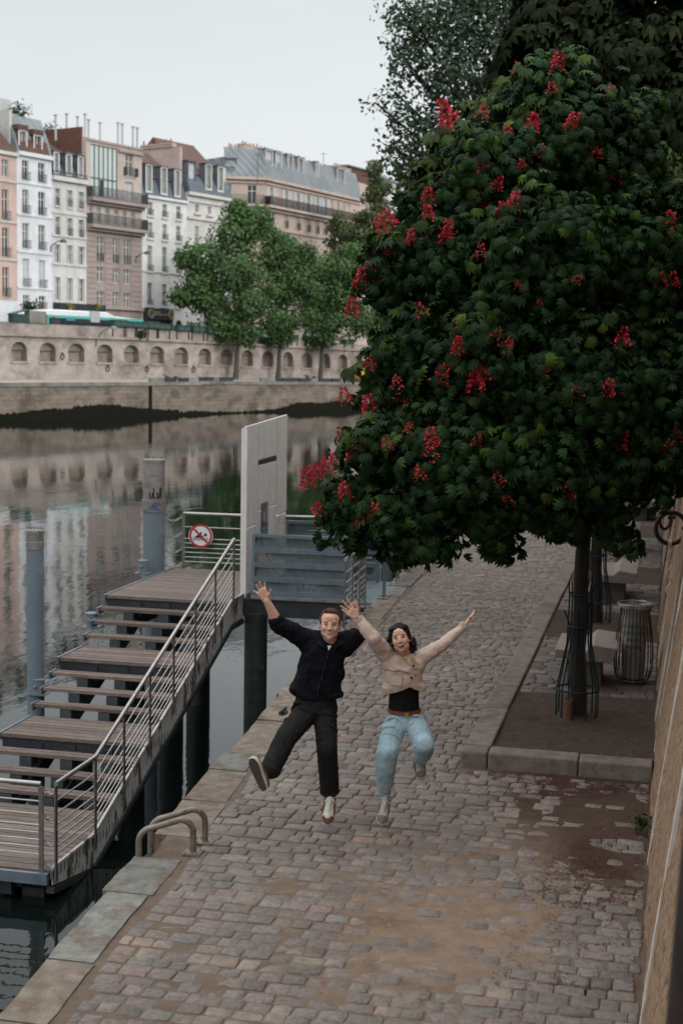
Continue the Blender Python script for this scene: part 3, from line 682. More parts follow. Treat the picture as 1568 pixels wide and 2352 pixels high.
g = MB(); g.prism([sc_+Vector((.215*math.cos(a), 0, .2*math.sin(a))) for a in np.linspace(0, 2*math.pi, 41)[:-1]], (0, .006, 0)); g.build('plate', WHT, sg)
g = MB(); disc(g, .168, .205, -.003); 
g.prism([sc_+Vector(v) for v in ((-.13, -.004, .10), (-.105, -.004, .125), (.13, -.004, -.10), (.105, -.004, -.125))], (0, -.001, 0)); g.build('red_ring', RED, sg)
g = MB(); V3 = lambda x, z: sc_+Vector((x, -.0025, z))
g.prism([V3(-.07, .0), V3(-.02, .045), (V3(.01, .07)), V3(.03, .055), V3(.005, .03), V3(.06, -.02), V3(.03, -.035), V3(-.12, -.03)], (0, -.0008, 0))
g.ell(V3(.085, .02), (.027, .0015, .027), su=14, sv=8)
for zz_ in (-.045, -.07):
    pts = [V3(x, zz_+.008*math.sin(x*70)) for x in np.linspace(-.14, .14, 29)]; g.tube(pts, .0045, 4)
g.build('swimmer', BLK, sg)
# ladder hoops on the edge -----------------------------------------------------
def hoop(a, b_, h, lab, r=.023):
    a, b_ = Vector(a), Vector(b_); e = empty('ladder_hoop', a, label=lab, cat='handrail', group='bent tube grab rails of the quay ladder')
    rr = .10; t = (b_-a); t.z = 0; L_ = t.length; t.normalize(); up = Vector((0, 0, 1)); pts = [a-up*.25]
    for u in np.linspace(0, math.pi/2, 7): pts.append(a+up*(h-.03-rr+rr*math.sin(u))+t*(rr-rr*math.cos(u)))
    for u in np.linspace(math.pi/2, 0, 7): pts.append(b_+up*(h+.02-rr+rr*math.sin(u))-t*(rr-rr*math.cos(u)))
    pts.append(b_); g = MB(); g.tube(pts, r, 12); g.build('hoop_tube', M['rust_tube'], e, smooth=True)
    g = MB(); g.box(b_+up*.006, (.13, .13, .014)); 
    for dx, dy in ((-1, -1), (1, 1), (1, -1), (-1, 1)): g.ell(b_+Vector((dx*.045, dy*.045, .016)), .009, su=6, sv=4)
    g.build('foot_plate', M['rust_tube'], e)
M['rust_tube'] = mk('rusty galvanised tube', (.235, .21, .185), (.16, .125, .1), 12, .55, .002, 60, metal=.3, c3=(.06, .035, .025), c3s=16, c3t=.62)
hoop((-3.61, 9.42, 0), (-3.25, 9.58, 0), .235, 'nearer rusty tube hoop of the ladder on the quay edge')
hoop((-3.60, 9.64, 0), (-3.24, 9.82, 0), .24, 'farther rusty tube hoop of the ladder on the quay edge')
# small cleat on the edge
c = P(650, 1642, 0); e = empty('mooring_cleat', c, label='small dark mooring cleat on the quay edge behind the running man', cat='cleat')
g = MB(); g.box(c+Vector((0, 0, .02)), (.07, .1, .04)); g.caps(c+Vector((0, -.09, .05)), c+Vector((0, .09, .05)), .018, .018); g.build('cleat_body', M['dark_steel'], e, smooth=True)
# perforated gate ---------------------------------------------------------------
A_ = P(556, 1383, -.1); B_ = PD(652, 1320, 24.3); A_ = Vector((A_.x, A_.y, 0)); B_ = Vector((B_.x, B_.y, 0)); gt = (B_-A_).normalized(); gn = Vector((gt.y, -gt.x, 0)); GL = (B_-A_).length
gp = empty('security_gate', A_, label='tall pale perforated metal gate panel standing at the head of the walkway', cat='gate')
def gpt(s_, z, o=0): return A_+gt*s_+gn*o+Vector((0, 0, z))
cuts = [0, .27*GL+.05, .74*GL, GL]
M['panel'] = mk('pale perforated panel', (.74, .71, .68), (.63, .6, .57), 4, .6, .004, 140, c3=(.27, .21, .185), c3s=3, c3t=.66)
for k in range(3):
    s0, s1 = cuts[k]+.02, cuts[k+1]-.02; zt0, zt1 = 2.57+.1*s0/GL, 2.57+.1*s1/GL
    rows = [(-.1, 1.01), (1.035, None)] if k != 1 else [(-.1, 1.21), (1.235, 1.93), (2.03, None)]
    for za, zb in rows:
        z1a, z1b = (zt0, zt1) if zb is None else (zb, zb)
        g = MB(); g.prism([gpt(s0, za), gpt(s1, za), gpt(s1, z1b), gpt(s0, z1a)], gn*.03); g.build('perforated_sheet', M['panel'], gp)
g = MB(); g.prism([gpt(-.02, -.16, -.03), gpt(.0, -.16, -.03), gpt(.0, 2.55, -.03), gpt(-.02, 2.55, -.03)], gn*.09); g.build('edge_post', M['panel'], gp)
g = MB()
for s_ in cuts[1:3]: g.prism([gpt(s_-.03, -.1, -.05), gpt(s_+.03, -.1, -.05), gpt(s_+.03, 2.6, -.05), gpt(s_-.03, 2.6, -.05)], gn*.045)
g.build('gate_frame', M['dark_steel'], gp)
g = MB(); g.prism([gpt(cuts[1]+.02, 1.94, 0), gpt(cuts[2]-.02, 1.94, 0), gpt(cuts[2]-.02, 2.01, 0), gpt(cuts[1]+.02, 2.01, 0)], gn*.02); g.build('letter_slot', M['dark_iron'], gp)
sgx = cuts[1]+.18
g = MB(); g.prism([gpt(sgx, .62, .034), gpt(sgx+.42, .62, .034), gpt(sgx+.42, 1.32, .034), gpt(sgx, 1.32, .034)], gn*.006); sb = g.build('notice', mk('blue notice', (.055, .13, .2), (.05, .12, .18), 5, .4), gp)
g = MB(); c0 = gpt(sgx+.17, 1.1, .042); g.prism([c0+gt*.12*math.cos(a)+Vector((0, 0, .15*math.sin(a))) for a in np.linspace(0, 2*math.pi, 25)[:-1]], gn*.002); g.build('red_symbol', RED, sb)
g = MB(); g.prism([c0+gt*.07*math.cos(a)+Vector((0, 0, .09*math.sin(a)))+gn*.003 for a in np.linspace(0, 2*math.pi, 25)[:-1]], gn*.001)
g.prism([gpt(sgx+.32, .98, .041), gpt(sgx+.36, .98, .041), gpt(sgx+.36, 1.27, .041), gpt(sgx+.32, 1.27, .041)], gn*.002)
for zz_ in (.9, .84, .78, .72, .67): g.prism([gpt(sgx+.05, zz_, .041), gpt(sgx+.34, zz_, .041), gpt(sgx+.34, zz_+.018, .041), gpt(sgx+.05, zz_+.018, .041)], gn*.002)
g.build('notice_text', mk('pale blue print', (.3, .38, .42)), sb)
g = MB(); g.tube([gpt(cuts[2]-.3, .35, .06), gpt(cuts[2]-.3, .62, .06)], .014, 8); g.tube([gpt(cuts[2]-.3, .4, .05), gpt(cuts[2]-.12, .4, .09)], .012, 8); g.build('gate_handle', M['steel'], gp, smooth=True)
# gangway to the quay ------------------------------------------------------------
M['mesh'] = mk('perforated blue sheet', (.16, .19, .2), (.1, .12, .125), 5, .5, metal=.3, c3=(.11, .075, .055), c3s=2.5, c3t=.63)
mm_ = M['mesh']; n = mm_.node_tree.nodes; l = mm_.node_tree.links.new; vo = n.new('ShaderNodeTexVoronoi'); vo.inputs['Scale'].default_value = 36; vo.inputs['Randomness'].default_value = 0
tc = n.new('ShaderNodeTexCoord'); l(tc.outputs['Object'], vo.inputs['Vector']); mt = n.new('ShaderNodeMath'); mt.operation = 'LESS_THAN'; mt.inputs[1].default_value = .36; l(vo.outputs['Distance'], mt.inputs[0])
tr = n.new('ShaderNodeBsdfTransparent'); ms = n.new('ShaderNodeMixShader'); l(mt.outputs[0], ms.inputs[0]); l(n['Principled BSDF'].outputs[0], ms.inputs[1]); l(tr.outputs[0], ms.inputs[2]); l(ms.outputs[0], n['Material Output'].inputs[0])
gw = empty('gangway', (-5.3, 21.4, 0), label='blue grey steel gangway with perforated barrier between the platform and the quay', cat='gangway')
GX0, GX1 = -6.05, -4.52
g = MB(); g.box(((GX0-4.15)/2, 21.6, -.02), (abs(GX0+4.15), 2.1, .04)); g.build('gangway_deck', M['galv'], gw)
g = MB(); g.bar((GX0-.45, 20.52, -.16), (-4.3, 20.6, -.16), .12, .26); g.bar((GX0-.4, 22.6, -.16), (-4.3, 22.6, -.16), .12, .26); g.box((-5.3, 21.6, -.14), (1.6, 1.9, .1)); g.build('main_beam', M['dark_steel'], gw)
g = MB(); g.bar((GX0, 20.47, .0), (-4.6, 20.53, .0), .06, .04); g.build('edge_strip', M['pile_cap'], gw)
def barrier(y, tilt, top):
    for zz_ in (.06, .27, .49, .71, .93):
        g = MB(); g.bar((GX0, y+tilt*zz_, zz_), (GX1, y+.05+tilt*zz_, zz_), .05, .075 if zz_ < .9 else .05); g.build('cross_bar', M['galv'], gw)
    g = MB(); g.quad((GX0+.02, y+.03, .05), (GX1, y+.08, .05), (GX1, y+.08+tilt*.9, .92), (GX0+.02, y+.03+tilt*.9, .92)); g.build('perforated_sheet', M['mesh'], gw)
    g = MB()
    for x in (GX0, GX1): g.bar((x, y, -.05), (x, y+tilt*.95, .95), .05)
    g.bar((GX0+.05, y+.06, .9), (GX0+.5, y+.06, .08), .02); g.build('upright', M['galv'], gw)
barrier(20.56, .05, .95); barrier(22.55, 0, .95)
g = MB(); g.bar((-4.42, 20.9, -.05), (-4.42, 20.9, 1.22), .05, .05); g.bar((-4.52, 20.9, -.05), (-4.52, 20.9, 1.2), .03, .03); g.build('tall_upright', M['galv'], gw)
tr_ = np.random.RandomState(4); V = []; Fq = []; Cc = []
for k in range(260):
    x, y = tr_.uniform(GX0+.05, GX1-.1), tr_.uniform(20.62, 21.6); s_ = tr_.uniform(.02, .05); a = tr_.uniform(0, 6); c_, d_ = math.cos(a)*s_, math.sin(a)*s_; z = .006+tr_.rand()*.12*(tr_.rand() < .3)
    V.append([(x-c_, y-d_, z), (x+d_*.6, y-c_*.6, z+.01), (x+c_, y+d_, z+.02), (x-d_*.6, y+c_*.6, z)]); Fq.append([4*k, 4*k+1, 4*k+2, 4*k+3]); c_ = tr_.uniform(.8, 2.2); Cc.append((c_, c_*1.3, c_*1.1))
tag(fast_mesh('dead_leaves', np.array(V), np.array(Fq), 4, M['litter'], cols=Cc), 'brown dead leaves lying on the gangway floor behind the blue bars', 'leaves', kind='stuff')
# quay-side railings
railing('quay_railing', (-4.15, 18.4, 0), [(-4.12, 18.35, 0), (-4.15, 18.95, 0), (-4.18, 19.55, 0), (-4.22, 20.15, 0)], 'steel railing on the quay edge just before the gangway above the joined hands', pw=.07, foot=True, rod_r=.012)
railing('quay_railing', (-4.2, 21.3, 0), [(-4.12, 21.0, 0), (-4.14, 21.25, 0)], 'narrow pair of steel posts where the gangway meets the quay', pw=.08, foot=True, rods=())
railing('quay_railing', (-4.3, 22.6, 0), [(-4.2, 22.5, 0), (-4.24, 22.9, 0), (-4.3, 23.9, 0), (-4.4, 24.9, 0), (-4.5, 25.9, 0)], 'steel railing on the quay edge beyond the gangway under the leaves', pw=.08, foot=True, rod_r=.012)
# ================================================================ opposite bank
class Plane:
    def __init__(s, O, t, n): s.O = Vector((O[0], O[1], 0)); s.t = Vector((t[0], t[1], 0)).normalized(); s.n = Vector((n[0], n[1], 0)).normalized()
    def hit(s, x, y):
        d = ray(x, y); k = (s.O-CAM).dot(s.n)/d.dot(s.n); q = CAM+d*k; return ((q-s.O).dot(s.t), q.z)
    def pt(s, u, z, o=0.0): return s.O+s.t*u+s.n*o+Vector((0, 0, z))
def bank(off): return Plane(BO+NN*off, BN, -NN)
B0_, B6_, BF_ = bank(0), bank(6), bank(16)
def pbox(g, pl, u0, u1, z0, z1, o0, o1):
    g.prism([pl.pt(u0, z0, o0), pl.pt(u1, z0, o0), pl.pt(u1, z1, o0), pl.pt(u0, z1, o0)], pl.n*(o1-o0))
us = [-60]+list(range(-50, 230, 10)); zq = lambda u: float(np.interp(u, [0, 26, 26.5, 60, 200], [1.12, 1.12, 1.2, .95, .9]))
g = MB()
for a, b_ in zip(us[:-1], us[1:]): pbox(g, B0_, a, b_, -5, zq(a)-.3, 0, -6.3)
g.build('opposite_quay_wall', M['opp_low'], kind='structure')
g = MB()
for a, b_ in zip(np.arange(-60, 220, 2.5), np.arange(-57.5, 222, 2.5)):
    z = zq(a); pbox(g, B0_, a+.01, b_-.01, z-.34, z, .1, -1.0)
g.build('opposite_quay_coping', M['opp_cope'], kind='structure')
g = MB()
for a, b_ in zip(us[:-1], us[1:]): g.quad(B0_.pt(a, zq(a)+.004, -.9), B0_.pt(b_, zq(b_)+.004, -.9), B0_.pt(b_, 1.27, -6.1), B0_.pt(a, 1.27, -6.1))
g.build('opposite_lower_quay', mk('opposite quay paving', (.36, .31, .275), (.26, .225, .2), .4, .9), kind='structure')
# mossy foot of the wall
g = MB(); rs = np.random.RandomState(2); uu = np.arange(-50, 140, .16)
hh = .6+.35*np.sin(uu*.15)+.35*(pnoise(uu, uu*0, .22, 5)-.5)+rs.uniform(-.11, .11, len(uu)); hh = np.where((uu > 9) & (uu < 24), hh+.2, hh)
for k in range(len(uu)-1): g.quad(B0_.pt(uu[k], -3, .06), B0_.pt(uu[k+1], -3, .06), B0_.pt(uu[k+1], WZ+hh[k+1], .04), B0_.pt(uu[k], WZ+hh[k], .04))
g.build('algae', M['algae'], kind='stuff', label='dark green algae band along the foot of the opposite quay wall', cat='algae')
# notch and step in the wall
g = MB(); u_ = B0_.hit(345, 910)[0]; pbox(g, B0_, u_-.22, u_+.22, -3, 1.1, .02, .08); g.build('wall_gap', M['algae'], label='dark vertical gap in the opposite quay wall', cat='gap')
# low parapet blocks on the quay edge right of the gap
g = None; i = 0
for (x0, x1) in ((352, 384), (387, 412), (420, 438), (440, 462), (464, 478), (480, 494), (496, 510), (512, 542), (640, 652), (606, 638), (655, 690), (694, 716), (719, 736), (740, 766), (769, 785), (788, 800), (803, 822), (826, 850)):
    u0, u1 = B0_.hit(x0, 878)[0], B0_.hit(x1, 878)[0]; g = MB(); z = zq(u0); pbox(g, B0_, u0, u1, z+.005, z+.42, -.3, -.6)
    g.build('parapet_block', M['dark_steel' if i % 3 else 'opp_cope'], label='low dark kerb block %s, opposite quay edge' % ['beside the gap', 'second from the gap', 'third from the gap', 'fourth from the gap', 'fifth from the gap', 'sixth from the gap', 'seventh from the gap', 'eighth from the gap', 'right of the pale ramp', 'just left of the middle', 'below the second plane tree', 'beside the stone bench', 'between second and third plane trees', 'left of the third plane tree', 'below the third plane tree', 'right of the third plane tree', 'left of the yellow container', 'below the yellow container'][i], cat='block', group='parapet blocks along the opposite quay'); i += 1
# upper river wall with niches
zt = lambda u: float(np.interp(u, [-60, 26.4, 26.6, 69, 140], [6.7, 6.5, 6.45, 5.45, 5.2])); zc = lambda u: float(np.interp(u, [-60, 26, 69, 140], [5.5, 5.35, 4.85, 4.7]))
nx = [(82, 33), (202, 34), (322, 34), (441, 33), (553, 31), (661, 29), (763, 28), (861, 26), (953, 25), (1039, 24), (1125, 24), (1210, 22), (1290, 22), (1368, 20), (1440, 19), (1505, 18)]
niches = []
for k, (cx, hw) in enumerate(nx):
    x = cx*.5467; u, _ = B6_.hit(x, 800); u0, _ = B6_.hit(x-hw*.5467, 800); u1, _ = B6_.hit(x+hw*.5467, 800)
    niches.append((u, (u1-u0)/2))
for k in range(1, 18): niches.append((niches[15][0]+k*4.3, 1.05))
for k in range(1, 12): niches.insert(0, (niches[0][0]-5.0, 1.3))
g = MB(); gn_ = MB(); up_ = -60
for (u, hw) in niches:
    zs_ = zc(u)-2.42; zh = zc(u)-.62; u0, u1 = u-hw, u+hw
    # solid between previous and this niche
    def strip(a, b_, zlo, zhi): g.quad(B6_.pt(a, zlo), B6_.pt(b_, zlo), B6_.pt(b_, zhi), B6_.pt(a, zhi))
    g.add([B6_.pt(up_, 0.9), B6_.pt(u0, .9), B6_.pt(u0, zt(u0)), B6_.pt(up_, zt(up_))], [(0, 1, 2, 3)])
    strip(u0, u1, .9, zs_); g.add([B6_.pt(u0, zh), B6_.pt(u1, zh), B6_.pt(u1, zt(u1)), B6_.pt(u0, zt(u0))], [(0, 1, 2, 3)])
    arc = [(u-hw*math.cos(a), zh-.75+.75*math.sin(a)) for a in np.linspace(0, math.pi, 13)]
    for (a1, z1), (a2, z2) in zip(arc[:-1], arc[1:]):
        g.quad(B6_.pt(a1, z1), B6_.pt(a2, z2), B6_.pt(a2, zh), B6_.pt(a1, zh)); gn_.quad(B6_.pt(a1, z1), B6_.pt(a2, z2), B6_.pt(a2, z2, -.75), B6_.pt(a1, z1, -.75))
    gn_.quad(B6_.pt(u0, zs_), B6_.pt(u0, zh-.75), B6_.pt(u0, zh-.75, -.75), B6_.pt(u0, zs_, -.75)); gn_.quad(B6_.pt(u1, zs_), B6_.pt(u1, zh-.75), B6_.pt(u1, zh-.75, -.75), B6_.pt(u1, zs_, -.75))
    gn_.quad(B6_.pt(u0, zs_), B6_.pt(u1, zs_), B6_.pt(u1, zs_, -.75), B6_.pt(u0, zs_, -.75))
    gn_.add([B6_.pt(a, z, -.74) for a, z in arc]+[B6_.pt(u1, zs_, -.74), B6_.pt(u0, zs_, -.74)], [tuple(range(15))])
    up_ = u1
g.quad(B6_.pt(up_, .9), B6_.pt(220, .9), B6_.pt(220, 5.2), B6_.pt(up_, zt(up_)))
rw = empty('river_wall', B6_.pt(20, 1.2), label='long pale limestone river wall with a row of arched niches on the opposite bank', cat='wall')
g.build('wall_face', M['opp_wall'], rw)
gn_.build('niche', M['opp_niche'], rw)['kind'] = 'stuff'
g = MB()
for (u, hw) in niches: pbox(g, B6_, u-hw-.15, u+hw+.15, zc(u)-2.6, zc(u)-2.42, .0, .14)
for a in range(-60, 200, 4): g.prism([B6_.pt(a, zc(a)-.1, 0), B6_.pt(a+4, zc(a+4)-.1, 0), B6_.pt(a+4, zc(a+4)+.12, 0), B6_.pt(a, zc(a)+.12, 0)], B6_.n*.28)
g.build('cornice', M['opp_wall'], rw)
g = MB()
for a, b_ in zip(us[:-1], us[1:]): g.add([B6_.pt(a, zt(a), .06), B6_.pt(b_, zt(b_), .06), B6_.pt(b_, zt(b_), -.5), B6_.pt(a, zt(a), -.5), B6_.pt(a, 4, -.5), B6_.pt(b_, 4, -.5)], [(0, 1, 2, 3), (3, 2, 5, 4)])
g.build('parapet_top', M['opp_cope'], rw)
g = MB(); g.quad(B6_.pt(-60, 5.25, -.4), B6_.pt(230, 4.6, -.4), B6_.pt(230, 4.6, -60), B6_.pt(-60, 5.25, -60)); g.build('upper_street', mk('street asphalt', (.06, .06, .06), rough=.9), kind='structure')
for (x, y) in ((237, 785+13), (101*1.0+142-8, 845-38)): pass
for i, (x, y) in enumerate(((143, 832), (247, 860), (337, 861), (444, 862))):
    u, z = B6_.hit(x, y-13); e = tag(empty('wall_ring', B6_.pt(u, z)), ['small iron ring on the pale wall below the second niche', 'small iron ring on the pale wall below the fourth niche', 'small iron ring on the pale wall left of the stone bench', 'small iron ring on the pale wall left of the first plane tree'][i], 'ring', 'iron rings on the opposite wall')
    g = MB(); g.tube([B6_.pt(u+.24*math.cos(a), z+.26*math.sin(a), .06) for a in np.linspace(0, 6.283, 15)[:-1]], .05, 6, closed=True); g.build('ring', M['dark_iron'], e)
    g = MB(); pbox(g, B6_, u-.09, u+.09, z+.2, z+.4, 0, .12); g.build('bracket', M['dark_iron'], e)
# bookstall boxes on the parapet ------------------------------------------------
M['green_box'] = mk('bookstall green', (.022, .06, .05), (.018, .045, .04), 1.2, .55); M['green_lid'] = mk('bookstall lid', (.05, .085, .075), (.04, .07, .06), 1.5, .5)
words = ['under the bus front', 'second under the bus front', 'past the bus front', 'left of the shop with gold letters', 'under the gold lettered shop', 'under the arched door', 'left of the first plane tree', 'behind the first plane tree', 'right of the first plane tree', 'left of the second plane tree', 'behind the second plane tree', 'right of the second plane tree', 'between the far plane trees', 'left of the third plane tree', 'behind the third plane tree', 'far along the wall past the third plane tree', 'farthest along the wall']
xs_ = [258, 284, 310, 334, 360, 405, 440, 475, 510, 540, 568, 596, 624, 660, 700, 740, 790]
for k, x in enumerate(xs_):
    u, _ = B6_.hit(x, 755); z = zt(u); e = tag(empty('bookstall_box', B6_.pt(u, z)), 'closed dark green bookstall box, '+words[k], 'bookstall', 'green bookstall boxes on the parapet')
    h = .55+.1*(k % 3 == 0); g = MB(); pbox(g, B6_, u+.02, u+2.0, z+.02, z+h, .28, -.4); g.build('box', M['green_box'], e)
    g = MB(); pbox(g, B6_, u, u+2.04, z+h, z+h+.07, .34, -.45); pbox(g, B6_, u+.1, u+.9, z+.12, z+h-.1, .28, .30); pbox(g, B6_, u+1.1, u+1.9, z+.12, z+h-.1, .28, .30); g.build('lid', M['green_lid'], e)
    g = MB()
    for q in (0.0, 1.98): pbox(g, B6_, u+q, u+q+.07, z-.95, z+.05, .02, .12)
    g.build('bracket', M['dark_iron'], e)
# kiosk at far left
u, _ = B6_.hit(28, 735); g = MB(); pbox(g, B6_, u, u+2.0, zt(u)+.02, zt(u)+.8, .2, -.5); e = tag(empty('bookstall_box', B6_.pt(u, zt(u))), 'open green and grey bookstall box at the far left on the river wall', 'bookstall', 'green bookstall boxes on the parapet'); g.build('box', M['green_box'], e)
g = MB(); pbox(g, B6_, u+2.05, u+4.2, zt(u)+.02, zt(u)+1.15, .2, -.5); g.build('grey_case', M['opp_cope'], e)
g = MB(); g.prism([B6_.pt(u-.1, zt(u)+.8, .25), B6_.pt(u+2.0, zt(u)+1.25, .25), B6_.pt(u+2.0, zt(u)+1.15, .25), B6_.pt(u-.1, zt(u)+.72, .25)], -B6_.n*.8); g.build('lid', M['green_lid'], e)

# ================================================================ facades
GL_ = [mk('dark glass', (.035, .045, .05), (.02, .025, .03), 2, .12), mk('curtained glass', (.22, .2, .18), (.12, .11, .1), 2, .25), mk('pale blind', (.5, .52, .53), (.42, .44, .45), 1.5, .5), mk('warm room glass', (.12, .06, .035), (.05, .03, .025), 3, .3)]
M['win_frame'] = mk('white window frame', (.62, .62, .6), (.52, .52, .5), 3, .6)
M['rail_dark'] = mk('balcony iron', (.07, .085, .09), (.05, .06, .065), 4, .6)
def stucco(name, c, c2=None, bs=None, js=.7): 
    m = mk(name, c, c2 or tuple(v*.86 for v in c), .6, .9, .01, 6, c3=tuple(v*.66 for v in c), c3s=.4, c3t=.6, c3w=.15)
    return m
C1 = lambda x, y: (x*.3515, y*.3515+183.7)
C2 = lambda x, y: (428.7+x*.3515, 275.6+y*.3515)
def facade(e, pl, u0, u1, z0, z1, cells, mat, depth=11, side=True):
    """wall with real openings; cells = [(u0,u1,z0,z1)]"""
    q = lambda v: round(v, 2)
    cells = [tuple(q(v) for v in c) for c in cells]; u0, u1, z0, z1 = map(q, (u0, u1, z0, z1))
    U = sorted(set([u0, u1]+[c for r in cells for c in r[:2] if u0 < c < u1])); Z = sorted(set([z0, z1]+[c for r in cells for c in r[2:4] if z0 < c < z1]))
    g = MB()
    for a, b_ in zip(U[:-1], U[1:]):
        for c, d in zip(Z[:-1], Z[1:]):
            mu, mz = (a+b_)/2, (c+d)/2
            if any(r[0] < mu < r[1] and r[2] < mz < r[3] for r in cells): continue
            g.quad(pl.pt(a, c), pl.pt(b_, c), pl.pt(b_, d), pl.pt(a, d))
    for (a, b_, c, d) in cells:
        D = -.28
        for (p, r) in (((a, c), (b_, c)), ((b_, c), (b_, d)), ((b_, d), (a, d)), ((a, d), (a, c))): g.quad(pl.pt(*p), pl.pt(*r), pl.pt(r[0], r[1], D), pl.pt(p[0], p[1], D))
    if side:
        for (a, b_) in (((u0, 0), (u0, -depth)), ((u0, -depth), (u1, -depth)), ((u1, -depth), (u1, 0))): g.quad(pl.pt(a[0], z0, a[1]), pl.pt(b_[0], z0, b_[1]), pl.pt(b_[0], z1, b_[1]), pl.pt(a[0], z1, a[1]))
        g.quad(pl.pt(u0, z1, 0), pl.pt(u1, z1, 0), pl.pt(u1, z1, -depth), pl.pt(u0, z1, -depth))
    return g.build('wall', mat, e)
frs = np.random.RandomState(77)
def window(e, pl, c, kind=None, o=-.2, cross=True, fr='win_frame', name='window'):
    a, b_, z0, z1 = c; k = kind if kind is not None else frs.choice([0, 0, 0, 1, 1, 3])
    g = MB(); t = .07
    for (x0, x1, y0, y1) in ((a, a+t, z0, z1), (b_-t, b_, z0, z1), (a, b_, z0, z0+t), (a, b_, z1-t, z1), ((a+b_)/2-.05, (a+b_)/2+.05, z0, z1)): pbox(g, pl, x0, x1, y0, y1, o, o+.06)
    if cross and z1-z0 > 1.3:
        zm = z0+(z1-z0)*.68; pbox(g, pl, a, b_, zm-.04, zm+.04, o, o+.06)
    w_ = g.build(name, M[fr], e); g = MB(); g.quad(*[pl.pt(*p, o-.02) for p in ((a, z0), (b_, z0), (b_, z1), (a, z1))]); g.build('pane', GL_[k], w_); return w_
def balcony(e, pl, u0, u1, z, h=1.0, d=.55, slab=True, mat='rail_dark', step=.17):
    g = MB(); pbox(g, pl, u0, u1, z+h-.06, z+h, d-.05, d); pbox(g, pl, u0, u1, z+.02, z+.07, d-.04, d)
    u = u0
    while u < u1: pbox(g, pl, u, u+.035, z, z+h, d-.035, d-.005); u += step
    if slab: pbox(g, pl, u0, u0+.04, z+.02, z+h, 0, d); pbox(g, pl, u1-.04, u1, z+.02, z+h, 0, d)
    b_ = g.build('balcony_railing', M[mat], e)
    return b_
def course(g, pl, u0, u1, z, h=.2, d=.12): pbox(g, pl, u0, u1, z, z+h, .0, d)
def gridcells(pl, cols, rows, ref, conv=C1):
    """cols: crop x pairs measured on row ref y; rows: crop y pairs measured at column ref x"""
    rx, ry = ref; us_ = [(pl.hit(*conv(a, ry))[0], pl.hit(*conv(b_, ry))[0]) for a, b_ in cols]
    zs_ = [(pl.hit(*conv(rx, b_))[1], pl.hit(*conv(rx, a))[1]) for a, b_ in rows]
    return us_, zs_
def roofprism(e, pl, u0, u1, prof, mat, name='roof'):
    g = MB(); g.prism([pl.pt(u0, z, -o) for o, z in prof], pl.t*(u1-u0)); return g.build(name, mat, e)
M['slate'] = mk('slate', (.115, .135, .155), (.085, .1, .12), 1.2, .6); M['zinc'] = mk('zinc roof', (.215, .235, .25), (.15, .168, .182), .5, .55); M['tile'] = mk('brown tiles', (.12, .068, .052), (.08, .048, .038), 1.5, .85, .02, 8)
M['brick'] = mk('brick', (.15, .07, .052), (.1, .05, .038), 2, .9); M['pot'] = mk('chimney pot', (.26, .10, .075), (.2, .08, .06), 2, .8); M['ventpipe'] = mk('vent pipe', (.42, .42, .42), rough=.6)
n = M['zinc'].node_tree.nodes; l = M['zinc'].node_tree.links.new; wv = n.new('ShaderNodeTexWave'); wv.inputs['Scale'].default_value = .5; wv.bands_direction = 'DIAGONAL'; tc = n.new('ShaderNodeTexCoord'); l(tc.outputs['Object'], wv.inputs['Vector'])
bp = n.new('ShaderNodeBump'); bp.inputs['Distance'].default_value = .05; l(wv.outputs[0], bp.inputs['Height']); l(bp.outputs[0], n['Principled BSDF'].inputs['Normal'])
def dormer(e, pl, c, d0=-.35, deep=1.6, hood='slate', wallm='win_frame', kind=None, cap=.18):
    a, b_, z0, z1 = c; g = MB(); pbox(g, pl, a-.14, b_+.14, z0-.1, z1+.1, d0-deep, d0-.25); pbox(g, pl, a-.14, a, z0-.1, z1+.1, d0-.25, d0); pbox(g, pl, b_, b_+.14, z0-.1, z1+.1, d0-.25, d0); pbox(g, pl, a-.14, b_+.14, z1, z1+.12, d0-.25, d0)
    q = g.build('dormer', M[hood], e); g = MB()
    pbox(g, pl, a-.16, a-.0, z0-.1, z1+.1, d0, d0+.04); pbox(g, pl, b_+.0, b_+.16, z0-.1, z1+.1, d0, d0+.04); pbox(g, pl, a-.16, b_+.16, z1-.02, z1+.12, d0, d0+.04); pbox(g, pl, a-.16, b_+.16, z0-.22, z0-.02, d0, d0+.06); g.build('dormer_front', M[wallm], q); g = MB(); pbox(g, pl, a-.25, b_+.25, z1+.13, z1+.13+cap, d0-deep, d0+.12); g.build('dormer_roof', M[hood], q)
    g = MB(); t = .06
    for (x0, x1, y0, y1) in ((a, a+t, z0, z1), (b_-t, b_, z0, z1), ((a+b_)/2-.04, (a+b_)/2+.04, z0, z1)): pbox(g, pl, x0, x1, y0, y1, d0-.18, d0-.12)
    g.build('frame', M['win_frame'], q); g = MB(); g.quad(*[pl.pt(*p, d0-.2) for p in ((a, z0), (b_, z0), (b_, z1), (a, z1))]); g.build('pane', GL_[frs.choice([0, 1]) if kind is None else kind], q)
def chimney(e, pl, u0, u1, z0, z1, o0, o1, mat, pots=5, along='u'):
    g = MB(); pbox(g, pl, u0, u1, z0, z1, o0, o1); pbox(g, pl, u0-.08, u1+.08, z1, z1+.15, o0-.08, o1+.08); c = g.build('chimney', mat, e)
    g = MB(); rs = np.random.RandomState(int(abs(u0*10)))
    for k in range(pots):
        f = (k+.5)/pots+rs.uniform(-.04, .04); p = pl.pt(u0+(u1-u0)*(f if along == 'u' else .5), z1+.14, o0+(o1-o0)*(.5 if along == 'u' else f)); h = rs.uniform(.35, .6)
        g.tube([p, p+Vector((0, 0, h))], [.12, .09], 8)
    g.build('chimney_pots', M['pot'], c)
def edge_u(pl, x, y): return pl.hit(*C1(x, y))[0]
